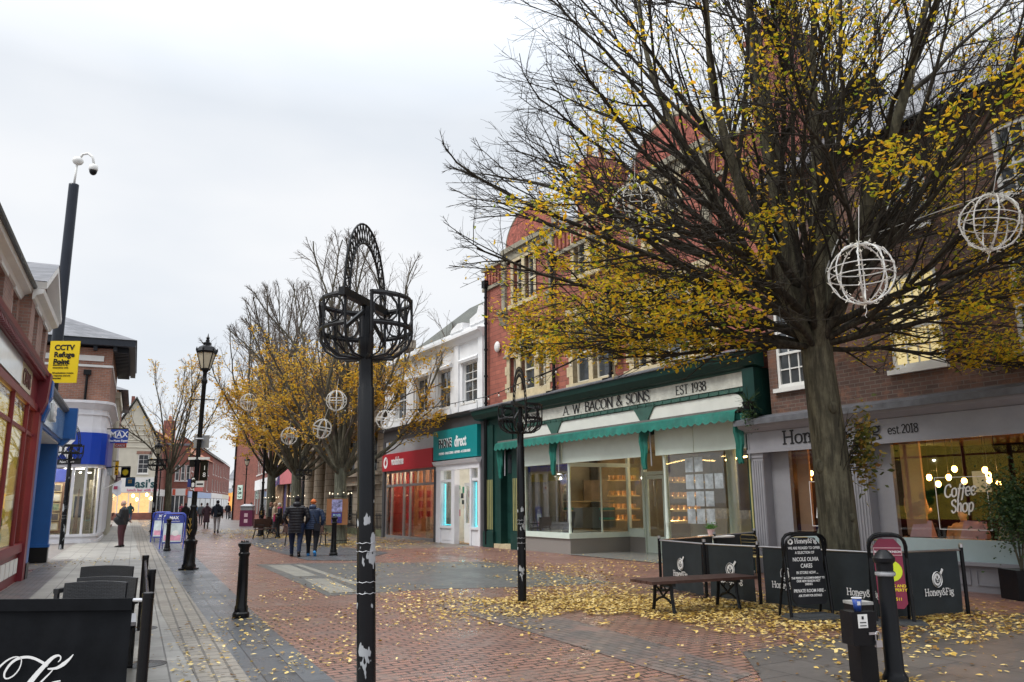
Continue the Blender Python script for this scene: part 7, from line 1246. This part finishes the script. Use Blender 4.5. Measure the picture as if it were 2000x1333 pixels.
P = dict(env=envM, up=(.028, .012, .006, .0), cnt=(10, 5, 4), ang=((R_(14), R_(38)), (R_(18), R_(48)), (R_(22), R_(58))), len=(2.3, .95, .42), lref=5.5, ts=1.0)
R = t.r
def stem(p, az, el, L_, r0, kids, P):
    az = R_(az); el = R_(el); d = V((math.cos(az)*math.cos(el), math.sin(az)*math.cos(el), math.sin(el))); pts = [V(p)]; n_ = int(L_/.35); dirs = [d.copy()]
    for i in range(n_): d = (d+V((R.gauss(0, 1), R.gauss(0, 1), R.gauss(0, 1)))*.045+V((0, 0, .03))).normalized(); pts.append(pts[-1]+d*L_/n_); dirs.append(d.copy())
    rad = [r0+(.02-r0)*(i/n_)**.75 for i in range(n_+1)]; t.T.tube(pts, rad, 12, cap=False)
    for k in range(kids):
        u = .03+.85*((k+R.random())/kids)**1.25; i = min(int(u*n_), n_-1); b = pts[i]; dd = dirs[i]; ax = dd.orthogonal().normalized(); ax = Matrix.Rotation(k*2.4+R.gauss(0, .4), 3, dd) @ ax; nd = Matrix.Rotation(R.uniform(.28, .72), 3, ax) @ dd
        if nd.z < .12: nd.z = .12
        grow(t, b, nd, (5.6-3.2*u)*R.uniform(.8, 1.15), rad[i]*R.uniform(.42, .62), 0, P)
for az, el, L_, r0, kids in ((150, 62, 7.5, .155, 7), (205, 52, 6.5, .135, 7), (95, 76, 8, .15, 6), (20, 55, 7.5, .165, 7), (-45, 60, 7, .14, 6), (260, 66, 7, .13, 6), (175, 80, 8, .15, 6), (345, 78, 8, .14, 6)):
    a = R_(az); stem((-.08+.11*math.cos(a), .11*math.sin(a), 3.85+R.uniform(0, .45)), az, el, L_, r0, kids, P)
P2 = dict(P); P2['up'] = (-.006, -.004, .0, .0); P2['cnt'] = (15, 5, 5)
for az, el, z, r0, L_ in ((180, 19, 3.65, .07, 5.4), (196, 25, 3.85, .075, 6.0), (165, 28, 4.0, .07, 5.8), (212, 18, 3.7, .055, 4.6), (150, 20, 3.8, .06, 5.3), (225, 26, 3.9, .07, 5.5), (186, 34, 4.1, .075, 6.5), (128, 22, 3.8, .06, 5), (240, 24, 3.7, .05, 4.5), (172, 42, 4.2, .08, 6.6), (200, 44, 4.3, .07, 6.4), (8, 14, 3.7, .055, 5), (-22, 24, 3.8, .06, 5.5), (35, 20, 3.7, .055, 5), (270, 30, 3.8, .05, 5), (-60, 30, 3.9, .06, 5), (188, 5, 3.5, .055, 4.9), (172, 8, 3.55, .05, 4.6), (205, 4, 3.5, .05, 4.3), (232, 8, 3.5, .045, 3.8), (-12, 8, 3.55, .05, 4.6), (15, 5, 3.5, .045, 4.2), (-40, 10, 3.55, .045, 4.2), (300, 18, 3.6, .05, 4.2)):
    a = R_(az+R.gauss(0, 4)); e_ = R_(el); grow(t, V((-.08+.14*math.cos(a), .14*math.sin(a), z+.36)), V((math.cos(a)*math.cos(e_), math.sin(a)*math.cos(e_), math.sin(e_))), L_, r0, 0, P2)
t.T.build('trunk', [BARK, LIMB], t0, True); t.C.build('branches', TWIG, t0)
def prM(q_):
    # leaves hold on in the lower and inner crown, the outer left and top twigs are bare
    rr_ = math.hypot(q_.x, q_.y); k = 1.0-max(0, (q_.z-6.4)/5.0); k *= 1.0 if rr_ < 4.6 else max(0, 1-(rr_-4.6)/1.0); n_ = noise.noise(V((q_.x*.75, q_.y*.75, q_.z*.75)))
    if q_.z < 5.8: k *= 1.6
    if q_.x < -2.6 and q_.z > 6.6: k *= max(0, 1-(-2.6-q_.x)/1.4)
    for gx, gy, gz in ((-.95, -3.5, 4.0), (-.6, -2.6, 4.2), (-.3, -1.8, 4.5), (.93, -2.8, 4.85), (-3.1, -1.2, 5.8), (-2.85, -1.9, 5.5), (-2.4, -2.7, 5.2), (-2.1, -3.6, 4.9)):
        if (q_.x-gx)**2+(q_.y-gy)**2+(q_.z-gz)**2 < 1.1: return 0
    if q_.z < 3.7: return 0
    return max(0, k*((.50 if q_.z < 5.4 else .14)+1.45*n_))
lf, nf = leafset(t, prM, 2.0, .076, 'foliage', AUT, t0, R, None); print('main leaves', nf, 'twig nodes', len(t.nodes), 'branch faces', len(t.C.f))
mb = MB(); rr = random.Random(8)
for i in range(26): a = rr.uniform(-1.6, .5); b = V((.24*math.cos(a), .24*math.sin(a), rr.uniform(1.9, 2.55))); e = b+V((math.cos(a)*rr.uniform(.15, .5), math.sin(a)*rr.uniform(.1, .4), rr.uniform(-.1, .7))); mb.tube([b, b.lerp(e, .5)+V((0, 0, .04)), e], [.007, .005, .002], 4)
epi = mb.build('shoots', TWIG, t0); mb = MB(); leaves(mb, 520, lambda: V((.30+abs(rr.gauss(0, .16)), -.12+rr.gauss(0, .17), 2.3+rr.gauss(0, .28))), .095, rr); mb.build('shoot_leaves', leafmat('shoot_leaf', [(0, (.04, .06, .015)), (.45, (.12, .13, .02)), (.8, (.30, .20, .02)), (1, (.16, .06, .02))], .3), epi)
# the three yellow-crowned trees down the street and a bare one
def street_tree(label, p, hF, r0, hgt, rad, seed, leafp, sz=.13, nl=16, cnt=(11, 6, 3), lm=None, zc=None, bark=None):
    o = thing('street_tree', label, 'tree', p, 0, None); t = TR(seed); R = t.r; trunk(t.T, hF, r0, r0*.85, R, (0, 0), 1.2); zc = zc or hF+(hgt-hF)*.45
    env = lambda q_: (math.hypot(q_.x, q_.y)/rad)**2+((q_.z-zc)/(hgt-zc))**2 < 1 if q_.z > zc else (math.hypot(q_.x, q_.y)/rad)**2+((q_.z-zc)/(zc-hF+.9))**2 < 1
    P = dict(env=env, up=(.05, .035, .02, .01), cnt=cnt, ang=((R_(14), R_(34)), (R_(15), R_(38)), (R_(20), R_(45))), len=(2.6, 1.2, .6), lref=hgt-hF, ts=1.7)
    for i in range(nl):
        az = i*2.39996+R.gauss(0, .2); u = (i+.5)/nl; el = R_(24+62*u**.8); d = V((math.cos(az)*math.cos(el), math.sin(az)*math.cos(el), math.sin(el))); grow(t, V((.1*math.cos(az), .1*math.sin(az), hF-.5+.5*u)), d, (hgt-hF)*1.02, r0*R.uniform(.24, .40), 0, P)
    t.T.build('trunk', [bark or BARKM, LIMBF], o, True); t.C.build('branches', mat('far_twig', (.10, .08, .065), .9, var=.3), o)
    if leafp: leafset(t, leafp, 3.3, sz, 'foliage', lm or AUT2, o, R, None)
    return o
nz_ = lambda q_, s=.5: noise.noise(V((q_.x*s, q_.y*s, q_.z*s)))
street_tree('third tree, grey trunk in an iron guard, sparse bare top and yellow lower leaves', T3, 3.1, .27, 12.6, 4.6, 21, lambda q_: max(0, (1.0 if q_.z < 6.6 else max(0, 1-(q_.z-6.6)/1.6))*(.45+1.6*nz_(q_)+.5*(q_.x > 1))), nl=17)
street_tree('middle yellow-crowned tree with bare upright twigs at the top', T2, 3.4, .28, 13.2, 4.8, 22, lambda q_: max(0, (1 if q_.z < 7.6 else max(0, 1-(q_.z-7.6)/2.4))*(.55+1.5*nz_(q_))), sz=.15, nl=18)
street_tree('first yellow-crowned tree, leftmost of the group, branches reaching over the street', T1, 3.6, .27, 12.3, 6.0, 23, lambda q_: max(0, (1 if q_.z < 8.2 else max(0, 1-(q_.z-8.2)/2.2))*(.6+1.5*nz_(q_))), sz=.16, nl=18)
street_tree('nearly bare slender tree between the lamp standards on the left side', V((AT(327, 984, 58).x, 58, 0)), 4.2, .25, 12.2, 4.0, 24, lambda q_: max(0, .12+.25*nz_(q_)), sz=.16, nl=11, cnt=(8, 5, 3), bark=BARK)
# ================================================================ light spheres and string lights
WIRE = mat('white_wire', (.62, .62, .60), .5, var=0); LED = mat('clear_led_cap', (.75, .72, .62), .4, var=0)
def globe(label, c, r, rz=0, n=4, tube=.008, tilt=0):
    t = thing('wire_sphere', label, 'light sphere', c, 0, 'white wire light spheres hung in the trees'); t.rotation_euler = (tilt, tilt*.6, rz); mb = MB(); ld = MB(); rr = random.Random(int(r*1000)+n)
    for k in range(n):
        a = k*math.pi/n; pts = [(r*math.sin(i*.2618)*math.cos(a), r*math.sin(i*.2618)*math.sin(a), r*math.cos(i*.2618)) for i in range(24)]
        mb.tube(pts, tube, 5, closed=True)
        mb.tube([V(p)*1.0+V((rr.gauss(0, tube), rr.gauss(0, tube), rr.gauss(0, tube))) for p in pts], tube*.6, 4, closed=True)
        for p in pts:
            for _ in range(2): q_ = V(p)+V((rr.gauss(0, .01), rr.gauss(0, .01), rr.gauss(0, .02))); e = q_+V((rr.gauss(0, 1), rr.gauss(0, 1), rr.gauss(0, 1))).normalized()*.035; ld.tube([q_, e], [tube*.7, tube*.4], 4)
    for z in (-.12*r, .18*r): q_ = math.sqrt(r*r-z*z); mb.tube([(q_*math.cos(i*.2618), q_*math.sin(i*.2618), z) for i in range(24)], tube*.8, 5, closed=True)
    mb.tube([(0, 0, r), (.05, 0, r+.45)], tube*.5, 4); mb.tube([(0, 0, -r), (.02, 0, -r-.08), (-.01, 0, -r-.14), (.01, 0, -r-.16)], tube*.6, 4)
    mb.build('wire_frame', WIRE, t); ld.build('light_caps', LED, t); return t
def gl_(px, py, Y): return AT(px, py, Y)
g1 = globe('largest nearest white wire sphere hanging beside the big trunk', gl_(1683, 535, 8.5), .34, .3)
globe('white wire sphere at the right edge, high in the big tree', gl_(1935, 435, 9.2), .34, .5, tilt=.15); globe('white wire sphere behind branches over the red brick facade', gl_(1241, 405, 10.6), .33, .9)
globe('small wire sphere high on the left of the third tree', gl_(657, 783, 29.5), .37, .2, 4, .014); globe('small wire sphere below and left of the third tree crown', gl_(629, 838, 30.5), .36, .7, 4, .014, .2); globe('small wire sphere against the middle tree trunk', gl_(565, 852, 38), .40, 0, 4, .015); globe('small wire sphere just right of the central post by the bank', gl_(752, 820, 29), .33, .5, 4, .010, .1); globe('faint wire sphere inside the middle tree foliage', gl_(486, 786, 40), .42, .5, 4, .012)
sp = [V((-6.5, 30, 5.1)), V((-3.2, 25, 4.45)), V((-1.23, 21, 4.22)), V((-.53, 20, 4.23)), V((.32, 18, 4.29)), V((1.07, 16.5, 4.38)), V((2.2, 14.4, 4.62)), V((3.6, 12.8, 4.95)), V((4.5, 12.1, 5.2))]
cp = [V(p) for p in catmull([tuple(p) for p in sp], 6)]; sl_ = thing('string_lights', 'black festoon cable with small clear bulbs strung between two trees', 'string lights', (0, 0, 0)); mb = MB(); mb.tube(cp, .010, 5); mb.build('cable', BLACK, sl_)
mb = MB(); ct_ = MB(); dist = 0; nxt = .4
for i in range(len(cp)-1):
    seg = (cp[i+1]-cp[i]).length
    while nxt < dist+seg: q_ = cp[i].lerp(cp[i+1], (nxt-dist)/seg); ct_.lathe([(.013, -.05), (.016, 0)], q_, 6); mb.ell(q_+V((0, 0, -.08)), .022, .022, .03, 8, 6); nxt += .62
    dist += seg
mb.build('bulb', mat('clear_bulb', (.7, .68, .62), .2, var=0), sl_); ct_.build('bulb_holder', BLACK, sl_)
br_ = thing('bracket_arm', 'thin white conduit arm on the big tree carrying the light cables', 'bracket', (5.0, 11.75, 4.3)); MB().tube([(-.35, -.1, .35), (-.1, -.15, .95), (.0, -.15, 1.15), (.35, -.1, 1.18)], .011, 6).build('arm', WIRE, br_)
MB().tube([gl_(1683, 535, 8.5)+V((.05, 0, .8))-V((5.0, 11.75, 4.3)), V((.35, -.1, 1.18))], .005, 4).build('cable', WIRE, br_); MB().tube([(.35, -.1, 1.18), AT(1935, 378, 9.2)-V((5.0, 11.75, 4.3)), AT(2100, 380, 9.0)-V((5.0, 11.75, 4.3))], .006, 4).build('cable', WIRE, br_)
# ================================================================ fallen leaves
FL = leafmat('fallen_leaf', [(0, (.09, .045, .018)), (.18, (.26, .14, .03)), (.45, (.58, .39, .08)), (1, (.80, .64, .28))], .15)
rr = random.Random(77); mb = MB()
def put(x, y, s_, z=.022):
    a = rr.uniform(0, 6.283); tl = rr.gauss(0, .28); u = V((math.cos(a), math.sin(a), tl*.5)); v = V((-math.sin(a), math.cos(a), rr.gauss(0, .25))); c = V((x, y, z+abs(rr.gauss(0, .005)))); cu_ = rr.uniform(-.04, .16)*s_
    b = len(mb.v); mb.v += [c-u*s_*.5, c-u*s_*.1+v*s_*.27+V((0, 0, cu_)), c+u*s_*.28+v*s_*.18+V((0, 0, cu_)), c+u*s_*.55, c+u*s_*.28-v*s_*.18+V((0, 0, cu_*.4)), c-u*s_*.1-v*s_*.27+V((0, 0, cu_*.4))]; mb.f += [(b, b+1, b+2, b+3), (b, b+3, b+4, b+5)]; mb.m += [0, 0]
def clump(x, y): return noise.noise(V((x*1.3, y*1.3, 0)))*.6+noise.noise(V((x*.45+5, y*.45, 1)))*.8
def scatter(n, fx, thr, s0_, s1_):
    k = 0; tries = 0
    while k < n and tries < n*12:
        tries += 1; x, y = fx()
        if clump(x, y) < thr(x, y): continue
        put(x, y, rr.uniform(s0_*.75, s1_)*(1 if rr.random() < .9 else 1.2)); k += 1
bx = lambda cx, cy, sx, sy, ang=0: (lambda: (lambda a, b: (cx+a*math.cos(ang)-b*math.sin(ang), cy+a*math.sin(ang)+b*math.cos(ang)))(rr.gauss(0, sx), rr.gauss(0, sy)))
scatter(8200, bx(2.0, 12.5, 1.6, 1.0, -.35), lambda x, y: -.3, .045, .078)
scatter(1900, bx(.6, 13.2, 1.3, 1.3), lambda x, y: .02, .045, .07)
scatter(2600, bx(3.6, 11.0, 1.9, 1.3, -.3), lambda x, y: -.05, .045, .08)
scatter(900, bx(6.0, 10.2, 1.3, 1.0), lambda x, y: -.1, .05, .08)
scatter(1100, lambda: (rr.uniform(-3, 9), rr.uniform(5, 13)), lambda x, y: -.3 if x > .5 else .05, .04, .07)
scatter(1300, lambda: (rr.uniform(-4.5, 5), rr.uniform(12.5, 22)), lambda x, y: -.2, .045, .07)
scatter(1500, lambda: (lambda s_, y_: (RF(s_, y_).x, RF(s_, y_).y))(rr.uniform(-14, 12), rr.uniform(-4.5, -.4)), lambda x, y: -.15, .05, .08)
scatter(800, bx(1.2, 17.5, 1.5, 2.2, .3), lambda x, y: -.05, .05, .08)
for c_, n_, sg_ in ((T3, 900, 1.4), (T2, 1300, 2.0), (T1, 1500, 2.4)): scatter(n_, bx(c_.x, c_.y, sg_, sg_*1.2), lambda x, y: -.25, .07, .12)
scatter(420, lambda: (lambda p_: (p_.x, p_.y))(G(rr.uniform(330, 700), 1090+230*rr.random()**.7)), lambda x, y: -.1, .04, .065)
for (x_, y_, n_) in ((.12, 13.1, 160), (2.1, 12.1, 120), (3.1, 12.7, 120), (3.1, 13.2, 120), (3.7, 12.4, 160), (4.3, 11.5, 200), (4.8, 11.6, 220), (5.6, 11.0, 160), (6.1, 11.2, 120), (3.05, 7.5, 60), (3.3, 7.3, 70), (3.8, 10.3, 90)): scatter(n_, bx(x_, y_, .16, .14), lambda x, y: -1, .045, .075)
scatter(160, bx(-3.55, 11.1, .35, .5), lambda x, y: -1, .045, .07); scatter(110, bx(-2.35, 6.9, .3, 1.2, .4), lambda x, y: -1, .04, .06); scatter(200, bx(-12.3, 23.0, .8, 1.2), lambda x, y: -1, .05, .08); scatter(130, lambda: (rr.uniform(-9, -2.3), rr.uniform(6, 18)), lambda x, y: -1, .04, .06)
tag(mb.build('fallen_leaves', FL), kind='stuff'); print('fallen', len(mb.f)//2)
